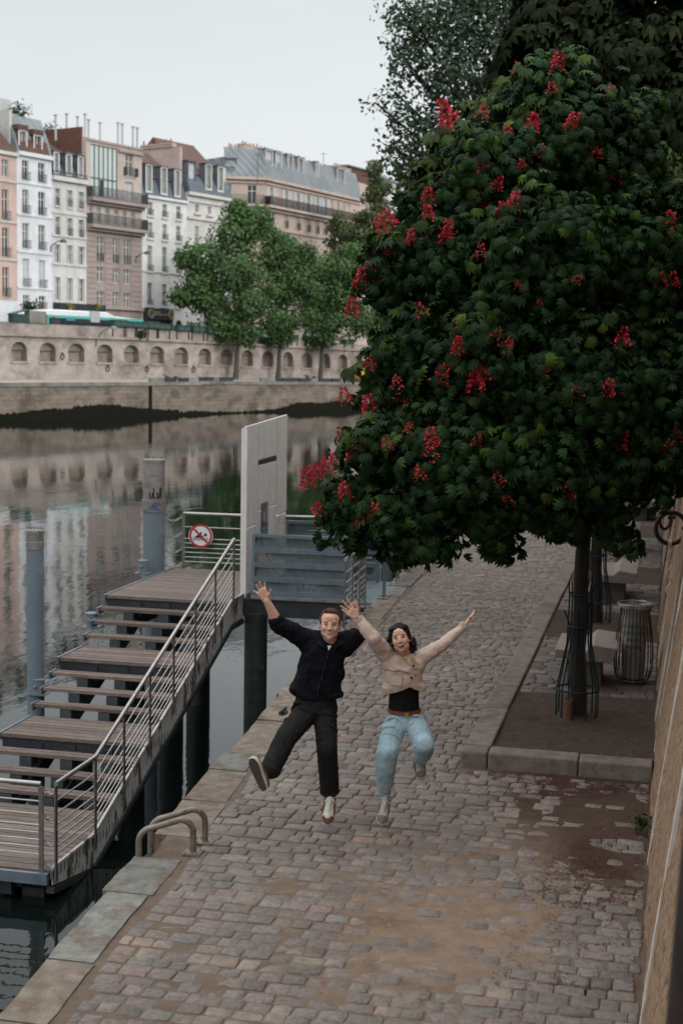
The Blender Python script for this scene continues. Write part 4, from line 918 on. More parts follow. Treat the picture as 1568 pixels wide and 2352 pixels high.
def offat(pl, u, x, y):
    """outward offset at which the ray through crop pixel (x,y) meets the cross wall at u"""
    p2 = Plane(pl.pt(u, 0), pl.n, pl.t); return p2.hit(*C1(x, y))
Z0 = 4.9
# -- the pink house at the far left
def house(label, x0, x1, ym, ez, mat, cols, rows, ref, skip=(), kinds=None, base=Z0, blc=True, name='town_house'):
    pl = BF_; u0, u1 = (edge_u(pl, x0, ym) if x0 is not None else -14.0), edge_u(pl, x1, ym); zE = pl.hit(*C1(ez[0], ez[1]))[1]
    e = tag(empty(name, pl.pt((u0+u1)/2, base)), label, 'building')
    us_, zs_ = gridcells(pl, cols, rows, ref); cells = [(a, b_, c, d) for i, (c, d) in enumerate(zs_) for j, (a, b_) in enumerate(us_) if (i, j) not in skip]
    facade(e, pl, u0, u1, base, zE, cells, mat)
    for i, (c, d) in enumerate(zs_):
        for j, (a, b_) in enumerate(us_):
            if (i, j) in skip: continue
            window(e, pl, (a, b_, c, d), None if not kinds else kinds.get((i, j), kinds.get(i)))
    return e, pl, u0, u1, zE, us_, zs_
pink = stucco('pink stucco', (.55, .41, .36)); wht = stucco('white stucco', (.66, .68, .70)); gw_ = stucco('grey white stucco', (.58, .575, .555)); crm = stucco('cream stucco', (.6, .585, .55)); pch = stucco('peach render', (.50, .42, .38)); pst = stucco('dusky pink stone', (.35, .285, .262)); wht2 = stucco('warm white stucco', (.66, .66, .64))
flk = stucco('pale party wall', (.5, .5, .48)); pflk = stucco('pink party wall', (.5, .40, .36))
e, pl, u0, u1, zE, us_, zs_ = house('narrow pink rendered house at the left edge of the photo above the river', None, 113, 900, (105, 488), pink, [(-95, -60), (15, 58)], [(520, 632), (715, 915), (965, 1155), (1222, 1415)], (36, 900), base=9.0)
for (c, d) in zs_[1:]:
    for (a, b_) in us_: balcony(e, pl, a-.1, b_+.1, c, .9, .3, False)
g = MB()
for y in (668, 935, 1180): course(g, pl, u0, u1, pl.hit(*C1(50, y))[1])
course(g, pl, u0, u1+.05, zE-.2, .35, .3); g.build('string_course', gw_, e)
g = MB(); pbox(g, pl, u0, u1-.05, Z0, 9.0, .05, -11); g.build('ground_floor', wht, e)
roofprism(e, pl, u0, u1-.02, [(-.2, zE+.13), (5, zE+5.0), (10, zE+.13)], M['tile']); 
dormer(e, pl, (us_[1][0]-1.0, us_[1][0]+.1, zE+.8, zE+2.4), -.6)
# -- tall white house with slate mansard
e, pl, u0, u1, zE, us_, zs_ = house('tall bright white house with curved slate mansard and brown roofed dormers', 113, 340, 900, (112, 468), wht, [(148, 190), (253, 296)], [(525, 655), (716, 872), (935, 1100), (1168, 1350), (1405, 1500)], (170, 950), kinds={0: 0, 3: 2})
for i, (c, d) in enumerate(zs_):
    for (a, b_) in us_: balcony(e, pl, a-.12, b_+.12, c+.02, .8, .28, False)
g = MB()
for y in (672, 882, 1125, 1362): course(g, pl, u0, u1, pl.hit(*C1(120, y))[1])
course(g, pl, u0, u1, zE-.3, .4, .35); g.build('string_course', wht, e)
zR = pl.hit(*C1(200, 240))[1]
roofprism(e, pl, u0+.05, u1, [(-.1, zE+.12), (.5, zE+1.8), (1.5, zE+3.9), (2.4, zR), (9, zR), (11, zE+.12)], M['zinc'])
roofprism(e, pl, u0+.3, u1-.35, [(-.14, zE+.14), (.35, zE+1.5), (.6, zE+1.5), (.6, zE+.14)], M['tile'], 'roof_tiles')
for (x0, x1, y0, y1) in ((133, 176, 330, 440), (232, 276, 362, 462)):
    a, z1_ = pl.hit(*C1(x0, y0)); b_, z0_ = pl.hit(*C1(x1, y1)); dormer(e, pl, (a, b_, z0_, z1_), -.1, 2.2, 'tile', cap=.5)
g = MB(); o1, zz1 = offat(pl, u0+.1, 0, 215); pbox(g, pl, u0-.1, u0+.25, zE, zE+4.2, -.9, -9); g.build('party_wall', flk, e)
chimney(e, pl, u0-.2, u0+.6, zE+4.1, zE+6.2, -3.2, -9, M['brick'], 7, 'o'); g = MB(); pbox(g, pl, u0+.6, u0+3.2, zE+3.0, zE+5.9, -4, -9); pbox(g, pl, u0+3.2, u1-.2, zR, zR+.35, -2.6, -8); g.build('roof_terrace', flk, e)
tuft(tuple(pl.pt(u0+2.8, zR+.9, -2.6)), 260, .55, 'roof_plant', 'green planting on the roof terrace of the white house', M['weed'], .16, 4)
# -- grey white house with three dormers
e, pl, u0, u1, zE, us_, zs_ = house('grey white house with three dormers and a dark shopfront beside the pink brick clad block', 340, 567, 900, (345, 632), gw_, [(362, 392), (441, 473), (515, 548)], [(710, 818), (895, 1010), (1075, 1195), (1290, 1440)], (377, 950), kinds={1: 3})
for i in (0, 1):
    for (a, b_) in us_: balcony(e, pl, a, b_, zs_[i][0], .75, .14, False)
g = MB()
for y in (868, 1018, 1205): course(g, pl, u0, u1, pl.hit(*C1(345, y))[1], .22)
course(g, pl, u0, u1, zE-.3, .45, .4)
for (c, d) in zs_:
    for (a, b_) in us_: pbox(g, pl, a-.15, b_+.15, c-.22, c-.06, 0, .15); pbox(g, pl, a-.14, a-.02, c, d+.12, 0, .06); pbox(g, pl, b_+.02, b_+.14, c, d+.12, 0, .06); pbox(g, pl, a-.14, b_+.14, d+.02, d+.16, 0, .08)
g.build('string_course', gw_, e)
zD = pl.hit(*C1(345, 520))[1]
roofprism(e, pl, u0+.02, u1-.02, [(.0, zE+.17), (.9, zD+.1), (1.4, zD+.1), (10, zE+.17)], M['slate'])
roofprism(e, pl, u0+.02, u1-.02, [(.5, zD+.12), (5.2, zD+2.6), (10, zD+.12)], M['tile'], 'roof_tiles')
for (x0, x1) in ((352, 388), (432, 470), (510, 545)):
    a = pl.hit(*C1(x0, 560))[0]; b_ = pl.hit(*C1(x1, 560))[0]; dormer(e, pl, (a+.12, b_-.12, zE+.55, zE+2.5), .0, 1.5, 'slate', cap=.15)
balcony(e, pl, u0, u1, zE+.18, .5, .3, False)
g = MB(); pbox(g, pl, u0+.1, u1+1.8, pl.hit(*C1(400, 1492))[1]-.4, pl.hit(*C1(400, 1458))[1], .02, 1.1); g.build('shop_awning', M['dark_steel'], e)
g = MB(); pbox(g, pl, u0+.2, u1-.2, Z0, pl.hit(*C1(400, 1500))[1]-.4, .02, .3); g.build('shopfront', M['green_box'], e)
frs2 = np.random.RandomState(6)
for q, (x, y, lab) in enumerate(((390, 1478, 'orange flowers hanging at the dark shop awning behind the bus'), (580, 1480, 'orange and green flower display near the end of the shop awning'))):
    u, z = pl.hit(*C1(x, y)); tuft(tuple(pl.pt(u, z, 1.3)), 60, .22, 'flower_basket', lab, mk('orange flower %d' % q, (.45, .2, .03), (.1, .2, .06), 4), .13, 8+q)
# -- pink and peach block with studio window
e, pl, u0, u1, zE, _, _ = house('tall pink stone block with two long balconies and a big glazed studio window', 567, 927, 1100, (572, 378), pch, [], [], (700, 900), base=16.0)
zb1 = pl.hit(*C1(572, 765))[1]; zb2 = pl.hit(*C1(572, 940))[1]
bpy.data.objects.remove([o for o in COL.objects if o.parent == e and o.name.startswith('wall')][0])
S = lambda x, y=850: pl.hit(*C1(x, y))[0]
Zy = lambda y, x=572: pl.hit(*C1(x, y))[1]
six = [(577, 605), (635, 660), (690, 718), (748, 776), (802, 829), (857, 883)]; c6 = [(S(a), S(b_), Zy(925), Zy(822)) for a, b_ in six]
us3 = [(S(a, 1200), S(b_, 1200)) for a, b_ in ((634, 682), (738, 778), (810, 852))]; zs3 = [pl.hit(*C1(655, y))[1] for y in (1185, 1022, 1320, 1222, 1480, 1380)]
c9 = [(a, b_, zs3[2*k], zs3[2*k+1]) for k in range(3) for a, b_ in us3]
st_ = (S(592, 560), S(768, 560), zb1+.3, pl.hit(*C1(592, 415))[1])
cr_ = [(S(820, 560), S(872, 560), pl.hit(*C1(845, 625))[1], pl.hit(*C1(845, 488))[1]), (S(818, 700), S(872, 700), zb1+.3, pl.hit(*C1(845, 668))[1])]
facade(e, pl, u0, u1, zb2, zE, c6+[st_]+cr_, pch)
w2 = facade(e, pl, u0, u1, Z0, zb2, c9, pst)
for c in c6: window(e, pl, c, 0)
for c in c9:
    window(e, pl, c, 1)
for c in c9[:3]: balcony(e, pl, c[0], c[1], c[2], .9, .12, False)
window(e, pl, cr_[0], 1); window(e, pl, cr_[1], 2); balcony(e, pl, cr_[0][0]-.3, cr_[0][1]+.3, cr_[0][2]-.1, .95, .5)
g = MB(); a, b_, c, d = st_
for k in range(7): x = a+(b_-a)*k/6; pbox(g, pl, x-.04, x+.04, c, d, -.12, -.04)
for k in (0, .35, 1): z = c+(d-c)*k; pbox(g, pl, a, b_, z-.04, z+.04, -.12, -.04)
sw_ = g.build('studio_window', M['rail_dark'], e); g = MB(); g.quad(*[pl.pt(*p, -.14) for p in ((a, c), (b_, c), (b_, d), (a, d))]); g.build('pane', mk('studio glass', (.5, .56, .53), (.44, .5, .48), .6, .7), sw_)
g = MB(); pbox(g, pl, S(660, 700), S(680, 700), zb1+.3, pl.hit(*C1(668, 655))[1], -.13, -.02); g.build('glass_door', GL_[0], sw_)
g = MB()
for z in (zb1, zb2): pbox(g, pl, u0-.05, u1+.05, z-.35, z, 0, .95); pbox(g, pl, u0, u1, z-.65, z-.35, 0, .5)
course(g, pl, S(772, 440), u1, Zy(470, 780), .3, .25); course(g, pl, u0, u1, zE-.25, .25, .15); g.build('balcony_slab', pst, e)
for z in (zb1, zb2): balcony(e, pl, u0, u1, z, 1.15, .93, True, 'rail_dark', .13)
g = MB()
z = zb2-1.2
while z > Z0+2.5:
    for (a, b_) in [(u0, us3[0][0]-.15), (us3[0][1]+.15, us3[1][0]-.15), (us3[1][1]+.15, us3[2][0]-.15), (us3[2][1]+.15, u1)]: pbox(g, pl, a, b_, z, z+.42, 0, .06)
    z -= .56
course(g, pl, u0, u1, Zy(1490), .4, .4); g.build('rusticated_stone', pst, e)
g = MB(); zt_ = offat(pl, u0, 420, 312)[1]; pbox(g, pl, u0-.05, u0+.2, zb2, zE+1.2, -.7, -8.5); g.build('brick_flank', M['brick'], e)
g = MB(); pbox(g, pl, u0-.08, u0+.5, zb2, zE+.1, .02, -.5); g.build('corner_pier', pch, e)
g = MB(); rs = np.random.RandomState(9)
for (x, yt) in ((365, 232), (437, 225), (508, 242), (557, 225), (580, 262), (655, 282), (772, 282), (800, 290), (870, 308), (898, 315)):
    p = Plane(pl.pt(0, 0, -3.5), pl.t, pl.n); u, z = p.hit(*C1(x, yt)); q = p.pt(u, zE-.2, 0); g.tube([q, p.pt(u, z, 0)], .13, 8); g.tube([p.pt(u, z, 0), p.pt(u, z+.1, 0)], .24, 8)
g.build('vent_pipes', M['ventpipe'], e)
tuft(tuple(pl.pt(u0+.5, zE+1.2, -6)), 200, .5, 'roof_plant', 'small green shrub on top of the brick flank of the pink block', M['weed'], .16, 6)
# -- white house with shop
e, pl, u0, u1, zE, us_, zs_ = house('plain white house with grey mansard above a black shop with gold lettering', 927, 1222, 1000, (930, 752), wht2, [(966, 997), (1062, 1091), (1152, 1181)], [(798, 882), (930, 1030), (1082, 1245), (1325, 1470)], (982, 950))
for i in range(4):
    for (a, b_) in us_: balcony(e, pl, a-.1, b_+.1, zs_[i][0], .6, .25, False)
g = MB(); course(g, pl, u0, u1, zE-.2, .3, .3); course(g, pl, u0, u1, pl.hit(*C1(930, 1250))[1], .2)
for (c, d) in zs_:
    for (a, b_) in us_: pbox(g, pl, a-.2, b_+.2, c-.25, c-.08, 0, .2)
g.build('string_course', wht2, e)
zM = pl.hit(*C1(925, 622))[1]
roofprism(e, pl, u0+.03, u1-.03, [(-.05, zE+.11), (.75, zM), (9.5, zM), (10, zE+.11)], M['slate'])
roofprism(e, pl, u0+.03, u1-1.2, [(.5, zM+.02), (5, zM+3.6), (9.5, zM+.02)], M['tile'], 'roof_tiles')
for (x0, x1) in ((957, 988), (1055, 1086), (1144, 1173)):
    a, b_ = pl.hit(*C1(x0, 700))[0], pl.hit(*C1(x1, 720))[0]; dormer(e, pl, (a, b_, zE+.6, zE+3.4), .02, 1.3, 'slate', cap=.1, kind=1)
zs1 = pl.hit(*C1(1020, 1492))[1]; a, b_ = S(935, 1540), S(1120, 1560)
g = MB(); pbox(g, pl, a, b_, zs1-1.3, zs1, .02, .35); pbox(g, pl, a, a+.5, Z0, zs1-1.3, .02, .25); pbox(g, pl, b_-.5, b_, Z0, zs1-1.3, .02, .25); shp = g.build('shopfront', M['dark_steel'], e)
g = MB(); pbox(g, pl, a+.5, b_-.5, Z0, zs1-1.3, .02, .08); g.build('shop_glass', GL_[0], e)
GOLD = mk('gold lettering', (.42, .33, .2), rough=.5)
def text3d(s_, pl_, u, z, size, o, mat, parent, name='lettering', ext=.02, squash=1.0):
    cu = bpy.data.curves.new('t', 'FONT'); cu.body = s_; cu.size = size; cu.extrude = ext; cu.align_x = 'CENTER'; cu.align_y = 'CENTER'; to = bpy.data.objects.new('t', cu); COL.objects.link(to)
    bpy.context.view_layer.update(); me = bpy.data.meshes.new_from_object(to.evaluated_get(bpy.context.evaluated_depsgraph_get())); bpy.data.objects.remove(to)
    # text x axis must run to the viewer's right
    right = pl_.t if (CM.transposed() @ pl_.t).x > 0 else -pl_.t; nrm = pl_.n; O = pl_.pt(u, z, o)
    for v in me.vertices: c = v.co.copy(); v.co = O+right*c.x*squash+Vector((0, 0, 1))*c.y+nrm*c.z-parent_world(parent)
    me.materials.append(mat); ob = bpy.data.objects.new(name, me); COL.objects.link(ob); ob.parent = parent; return ob
text3d('BBR', pl, a+(b_-a)*.42, zs1-.62, .75, .38, GOLD, e); text3d('RESTAURANT', pl, a+(b_-a)*.66, zs1-.72, .3, .38, GOLD, e)
for f in (.2, .9):
    g = MB(); g.tube([pl.pt(a+(b_-a)*f+.48*math.cos(q), zs1-.65+.48*math.sin(q), .4) for q in np.linspace(0, 6.283, 19)[:-1]], .05, 6, closed=True); g.tube([pl.pt(a+(b_-a)*f+.25*math.cos(q), zs1-.65+.28*math.sin(q), .4) for q in np.linspace(0, 6.283, 13)[:-1]], .04, 6, closed=True); g.build('round_emblem', GOLD, e)
a, b_ = S(1146, 1600), S(1188, 1600); zt_ = pl.hit(*C1(1167, 1568))[1]
g = MB(); g.prism([pl.pt(a, Z0, .02), pl.pt(b_, Z0, .02)]+[pl.pt((a+b_)/2+(b_-a)/2*math.cos(q), zt_-.9+.9*math.sin(q), .02) for q in np.linspace(0, math.pi, 10)], pl.n*.05); g.build('arched_door', GL_[0], e)
# -- cream house
e, pl, u0, u1, zE, us_, zs_ = house('cream house with pink flank and grey mansard just left of the trees', 1222, 1505, 800, (1228, 735), crm, [(1275, 1300), (1358, 1381), (1438, 1459)], [(814, 865), (955, 1075), (1120, 1240)], (1287, 840), base=Z0)
g = MB(); course(g, pl, u0, u1+.2, zE-.25, .35, .45); course(g, pl, u0, u1, zE-1.0, .25, .2); course(g, pl, u0, u1, pl.hit(*C1(1230, 905))[1], .3, .25)
for (a, b_) in us_: pbox(g, pl, a-.3, b_+.3, zs_[0][0]-.3, zs_[0][0]-.05, 0, .3); pbox(g, pl, a-.15, b_+.15, zs_[0][0]-.8, zs_[0][0]-.6, 0, .12)
g.build('string_course', crm, e)
zM = pl.hit(*C1(1222, 600))[1]
roofprism(e, pl, u0+.3, u1-.03, [(-.2, zE+.11), (.1, zE+1.2), (.9, zM), (9.5, zM), (10, zE+.11)], M['slate'])
roofprism(e, pl, u0+.3, u1-.4, [(.7, zM+.02), (5.5, zM+4.4), (10.2, zM+.02)], M['tile'], 'roof_tiles')
for (x0, x1, k) in ((1244, 1286, 2), (1346, 1378, 1), (1426, 1454, 1)):
    a, b_ = pl.hit(*C1(x0, 690))[0], pl.hit(*C1(x1, 700))[0]; dormer(e, pl, (a, b_, zE+.9, zE+3.6), -.3 if k == 2 else .02, 1.0, 'slate', 'slate' if k == 2 else 'win_frame', k, .1)
zf = zM+3.0
g = MB(); pbox(g, pl, u0-.1, u0+.3, zE-3, zf, -1.0, -7.5); g.build('pink_flank', pflk, e)
g = MB(); pbox(g, pl, u1-2.0, u1+5.5, zE, zf-.6, -5, -14); g.build('rear_block', flk, e)
chimney(e, pl, u0-.25, u0+.45, zf, zf+.3, -2, -7, pflk, 6, 'o'); chimney(e, pl, u0+1.8, u0+3.4, zf-1.5, zf+.3, -5, -7, flk, 5)
# ---------------------------------------------------------------- the long corner block with zinc roof
Cc_ = PD(*C2(510, 390), 186); zE = Cc_.z; Rr = P(*C2(1130, 530), zE); Lf = P(*C2(250, 380), zE)
lo = stucco('haussmann stone', (.50, .40, .35))
PLr = Plane(Cc_, Rr-Cc_, Vector(((Rr-Cc_).y, -(Rr-Cc_).x, 0))); PLl = Plane(Lf, Cc_-Lf, Vector(((Cc_-Lf).y, -(Cc_-Lf).x, 0)))
for q in (PLr, PLl):
    if q.n.dot(CAM-q.O) < 0: q.n = -q.n
e = tag(empty('apartment_block', Vector((Cc_.x, Cc_.y, Z0))), 'long pale pink apartment block with blue grey zinc mansard behind the plane trees', 'building')
Lr = (Rr-Cc_).length; Ll = (Cc_-Lf).xy.length
S2 = lambda x, y: PLr.hit(*C2(x, y))[0]; Z2 = lambda x, y: PLr.hit(*C2(x, y))[1]
zb = Z2(510, 555); z2 = (Z2(560, 690), Z2(560, 610)); z1_ = (zb+.05, Z2(550, 440))
xsr = [(541, 562), (641, 658), (718, 736), (785, 803), (849, 861), (900, 914), (945, 957), (985, 996), (1025, 1034), (1060, 1068)]
cr_ = [(S2(a, 500), S2(b_, 500)) for a, b_ in xsr]; fl = 3.6
rowsz = [z1_, z2, (z2[0]-fl*1.05, z2[1]-fl*1.05), (z2[0]-fl*2.1, z2[1]-fl*2.1)]
cells = [(a, b_, c, d) for (a, b_) in cr_ for (c, d) in rowsz]
facade(e, PLr, 0, Lr, Z0, zE, cells, lo, 13)
for c in cells: window(e, PLr, c, frs.choice([0, 0, 1]))
g = MB()
for (a, b_) in cr_[:6]: pbox(g, PLr, a-.75, a-.05, z1_[0], z1_[1], .02, .07); pbox(g, PLr, b_+.05, b_+.75, z1_[0], z1_[1], .02, .07)
g.build('shutters', mk('pale shutters', (.45, .5, .5), rough=.7), e)
cl = [(PLl.hit(*C2(397, 480))[0], PLl.hit(*C2(455, 480))[0], PLl.hit(*C2(425, 545))[1], PLl.hit(*C2(425, 425))[1]), (PLl.hit(*C2(392, 480))[0], PLl.hit(*C2(450, 480))[0], PLl.hit(*C2(425, 690))[1], PLl.hit(*C2(425, 600))[1]), (PLl.hit(*C2(262, 480))[0], PLl.hit(*C2(290, 480))[0], PLl.hit(*C2(425, 540))[1], PLl.hit(*C2(425, 425))[1])]
facade(e, PLl, 0, Ll, Z0, zE, cl, lo, 12)
for c in cl: window(e, PLl, c, 0)
g = MB(); zl = PLl.hit(*C2(510, 555))[1]
for pl_, LL in ((PLr, Lr), (PLl, Ll)):
    pbox(g, pl_, -.2, LL+.2, zE-.1, zE+.25, -.1, .5); pbox(g, pl_, 0, LL, zE-.55, zE-.3, 0, .2); pbox(g, pl_, -.2, LL, zb-.3, zb, 0, .95); pbox(g, pl_, 0, LL, zb-.7, zb-.3, 0, .4); pbox(g, pl_, 0, LL, z2[0]-.6, z2[0]-.35, 0, .2)
for (a, b_) in cr_:
    pbox(g, PLr, a-.3, b_+.3, z2[1]+.15, z2[1]+.4, 0, .3)
    for q in (a-.25, b_+.12): pbox(g, PLr, q, q+.13, z2[0], z2[1]+.15, 0, .12)
g.build('cornice', lo, e)
balcony(e, PLr, 0, Lr, zb, 1.15, .9, True, 'dark_iron', .12); balcony(e, PLl, 0, Ll, zb, 1.15, .9, True, 'rail_dark', .13)
for (a, b_) in cr_[:7]: balcony(e, PLr, a-.15, b_+.15, z2[0], .9, .25, False, 'dark_iron')
# mansard: shared rounded profile on both faces
zR = Z2(500, 245); prof = [(-.3, zE+.27), (.1, zE+2.0), (.8, zE+4.0), (1.9, zR), (6.5, zR+.5), (13, zR), (13, zE+.27)]
roofprism(e, PLr, .0, Lr, prof, M['zinc']); roofprism(e, PLl, 0, Ll+.2, prof, M['zinc'])
for (x0, x1, y0, y1) in ((492, 522, 262, 330), (590, 622, 288, 355), (668, 697, 312, 380), (735, 765, 328, 395), (850, 862, 360, 410), (990, 1035, 415, 480)):
    a, b_ = S2(x0, (y0+y1)/2), S2(x1, (y0+y1)/2)
    if a < .2: a, b_ = .5, 2.0
    dormer(e, PLr, (a, b_, zE+1.4, zE+3.9), -.15, 1.8, 'zinc', 'win_frame', frs.choice([1, 2]), .12)
a, b_ = PLl.hit(*C2(250, 330))[0], PLl.hit(*C2(318, 330))[0]; dormer(e, PLl, (a+.2, b_, zE+.6, PLl.hit(*C2(285, 255))[1]), -.1, 1.8, 'zinc', 'slate', 2, .15); balcony(e, PLl, a, b_, zE+.6, .9, .2, False)
for (x0, x1, yt, p, m_) in ((355, 515, 160, 7, lo), (270, 355, 182, 5, lo), (635, 780, 240, 9, lo), (785, 955, 288, 9, lo), (955, 1050, 305, 5, lo)):
    p2 = Plane(PLr.pt(0, 0, -6), PLr.t, PLr.n); a, z = p2.hit(*C2(x0, yt)); b_, _ = p2.hit(*C2(x1, yt+ (x1-x0)*.1)); chimney(e, PLr, a, b_, zR-.3, max(z, zR+1), -6.6, -5.4, m_, p)
# blocks behind
p3 = Plane(PLr.pt(0, 0, -14), PLr.t, PLr.n); e2 = tag(empty('apartment_block', p3.pt(Lr*.7, Z0)), 'distant roofs with a brown brick top storey behind the zinc roofed block', 'building')
a, z = p3.hit(*C2(1050, 302)); b_, _ = p3.hit(*C2(1200, 310)); g = MB(); pbox(g, p3, a, b_, Z0, z, 0, -8); g.build('wall', M['brick'], e2)
a2, z3 = p3.hit(*C2(955, 325)); g = MB(); pbox(g, p3, a2, b_+6, Z0, z3-1.0, .1, -6); g.build('lower_wall', lo, e2)
g = MB(); pbox(g, p3, a-.2, b_+.2, z, z+.25, .3, -8.3); g.build('roof', M['slate'], e2)
Q0 = PD(*C2(1245, 470), 255); Q1 = PD(*C2(1480, 500), 275); p4 = Plane(Q0, Q1-Q0, Vector(((Q1-Q0).y, -(Q1-Q0).x, 0))); 
if p4.n.dot(CAM-p4.O) < 0: p4.n = -p4.n
e3 = tag(empty('apartment_block', Vector((Q0.x, Q0.y, Z0))), 'pale apartment block with a row of attic windows seen between the trees', 'building')
zE3 = p4.hit(*C2(1250, 470))[1]; z_a, z_b = p4.hit(*C2(1270, 455))[1], p4.hit(*C2(1270, 398))[1]
cells = [(p4.hit(*C2(x, 430))[0], p4.hit(*C2(x+16, 430))[0], z_a, z_b) for x in range(1258, 1440, 26)]
facade(e3, p4, -1, 34, Z0, p4.hit(*C2(1250, 372))[1], cells, crm, 10)
for c in cells: window(e3, p4, c, 0)
roofprism(e3, p4, -1, 34, [(-.3, p4.hit(*C2(1250, 372))[1]+.02), (.6, p4.hit(*C2(1250, 372))[1]+.9), (9, p4.hit(*C2(1250, 372))[1]+1.2)], M['slate'])
# antennas
for i, (x, y, d, h) in enumerate(((592, 350, 178, 4), (893*.3515+428.7, 275.6+210*.3515, 230, 4), (390, 372, 178, 3))):
    p = PD(x, y, d); g = MB(); g.tube([p, p-Vector((0, 0, h))], .05, 5); g.tube([p+Vector((-.6, 0, -.3)), p+Vector((.6, 0, -.3))], .03, 5); g.build('antenna', M['rail_dark'], label=['thin roof antenna above the cream house', 'thin roof antenna above the long zinc roof', 'thin roof antenna above the pink flank'][i], cat='antenna')
# ---------------------------------------------------------------- bus
pb = bank(9.5); u0 = pb.hit(74, 735)[0]; Lb = pb.hit(330, 745)[0]-u0; zb_ = 4.8
bus = tag(empty('city_bus', pb.pt(u0+Lb/2, zb_)), 'white and turquoise city bus driving behind the river wall', 'bus')
WB = 2.5; M['bus_white'] = mk('bus white', (.68, .7, .7), (.6, .62, .62), 1, .35); M['teal'] = mk('bus turquoise', (.10, .42, .37), rough=.35); M['bus_dark'] = mk('bus dark glass', (.02, .035, .035), (.015, .02, .022), 1, .1)
def ribs(g, secs):
    """loft cross-sections: (u, [(o,z)...])"""
    k = len(secs[0][1]); vs = [pb.pt(u, z, -o) for u, pr in secs for o, z in pr]; fs = []
    for i in range(len(secs)-1): fs += [(i*k+j, i*k+(j+1) % k, (i+1)*k+(j+1) % k, (i+1)*k+j) for j in range(k)]
    g.add(vs, fs+[tuple(range(k)), tuple(range((len(secs)-1)*k, len(secs)*k))])
pr = lambda z0, z1, ins=0: [(ins, zb_+z0), (ins, zb_+z1-.1), (ins+.1, zb_+z1), (WB-ins-.1, zb_+z1), (WB-ins, zb_+z1-.1), (WB-ins, zb_+z0)]
g = MB(); ribs(g, [(u0, pr(.5, 2.3, .15)), (u0+.35, pr(.32, 2.75)), (u0+Lb-.4, pr(.32, 2.75)), (u0+Lb, pr(.5, 2.3, .15))]); g.build('body', M['bus_dark'], bus)
g = MB(); ribs(g, [(u0+.1, pr(2.62, 2.72, .2)), (u0+1.0, pr(2.62, 3.05, .12)), (u0+3.0, pr(2.62, 3.3, .12)), (u0+Lb*.66, pr(2.62, 3.3, .12)), (u0+Lb*.74, pr(2.62, 2.9, .15)), (u0+Lb, pr(2.62, 2.72, .2))]); g.build('roof', M['bus_white'], bus)
g = MB(); pbox(g, pb, u0+2.0, u0+Lb-.1, zb_+2.48, zb_+2.74, .0, .06); pbox(g, pb, u0+2.0, u0+2.25, zb_+1.7, zb_+2.6, .0, .05); pbox(g, pb, u0+.4, u0+Lb-.4, zb_+.3, zb_+.95, 0, .05); g.build('turquoise_band', M['teal'], bus)
g = MB(); pbox(g, pb, u0+Lb*.5, u0+Lb*.58, zb_+2.2, zb_+3.33, -.6, .07); g.build('roof_grille', M['ventpipe'], bus)
g = MB(); pbox(g, pb, u0+1.2, u0+1.75, zb_+1.95, zb_+2.35, .0, .07); g.build('yellow_plate', mk('yellow plate', (.6, .55, .05)), bus)
g = MB(); g.ell(pb.pt(u0+2.9, zb_+2.55, .08), .1); g.build('tail_light', RED, bus)
for q in (.28, .72):
    g = MB(); pbox(g, pb, u0+Lb*q, u0+Lb*q+1.3, zb_+2.25, zb_+2.42, .06, .09); g.build('destination_strip', mk('blue strip', (.08, .25, .4)), bus)
k = 0
for q in np.linspace(2.6, Lb-1.9, 9):
    g = MB(); pbox(g, pb, u0+q, u0+q+1.35, zb_+1.3, zb_+2.3, .01, .05); g.build('side_window', GL_[0], bus); k += 1
for q in (2.4, Lb-3.2):
    for o in (.05, -WB+.05):
        c = pb.pt(u0+q, zb_+.48, o-.15); g = MB(); g.tube([c, c+pb.n*.22], .48, 20); w_ = g.build('wheel', M['dark_iron'], bus)
g = MB(); pbox(g, pb, u0+4.6, u0+5.9, zb_+.4, zb_+2.2, .02, .055); g.build('door', GL_[0], bus)
# street lamps on the facades, van, bench, container, roof bits -----------------------
for i, (x, y, xa) in enumerate(((331, 1085, 408), (884, 1160, 955))):
    u, z = BF_.hit(*C1(x, y)); e = tag(empty('wall_lamp', BF_.pt(u, z)), ['curved arm street lamp fixed between the white and grey white houses', 'curved arm street lamp fixed at the edge of the pink block'][i], 'street lamp', 'street lamps on the facades')
    g = MB(); g.tube([BF_.pt(u, z-.6, .05), BF_.pt(u, z, .1), BF_.pt(u+.1, z+.4, .8), BF_.pt(u+.15, z+.6, 1.5)], .05, 6); g.build('arm', M['dark_iron'], e)
    p = BF_.pt(u+.15, z+.5, 1.7); g = MB(); g.lathe(p, [(.36, -.18), (.3, .05), (.12, .2)], 12); g.build('lamp_head', M['rail_dark'], e)
u = B6_.hit(360, 790)[0]; u = B6_.hit(228, 776)[0]
for i, x in enumerate((220, 536, 572)):
    u = B6_.hit(x, 790)[0]; z = zc(u); e = tag(empty('quay_lamp', B6_.pt(u, z)), ['slender bracket lamp on the river wall under the bus', 'bracket lamp on the river wall beside the first plane tree', 'bracket lamp on the river wall between the plane trees'][i], 'lamp', 'bracket lamps on the river wall')
    g = MB(); g.tube([B6_.pt(u, z-.9, .05), B6_.pt(u, z-.2, .1), B6_.pt(u+.4, z+.7, .6), B6_.pt(u+1.0, z+1.1, 1.1)], .05, 6); g.build('arm', M['rail_dark'], e); g = MB(); g.lathe(B6_.pt(u+1.2, z+.95, 1.3), [(.4, 0), (.32, .12), (.12, .25)], 12); g.build('lamp_head', M['pile'], e)
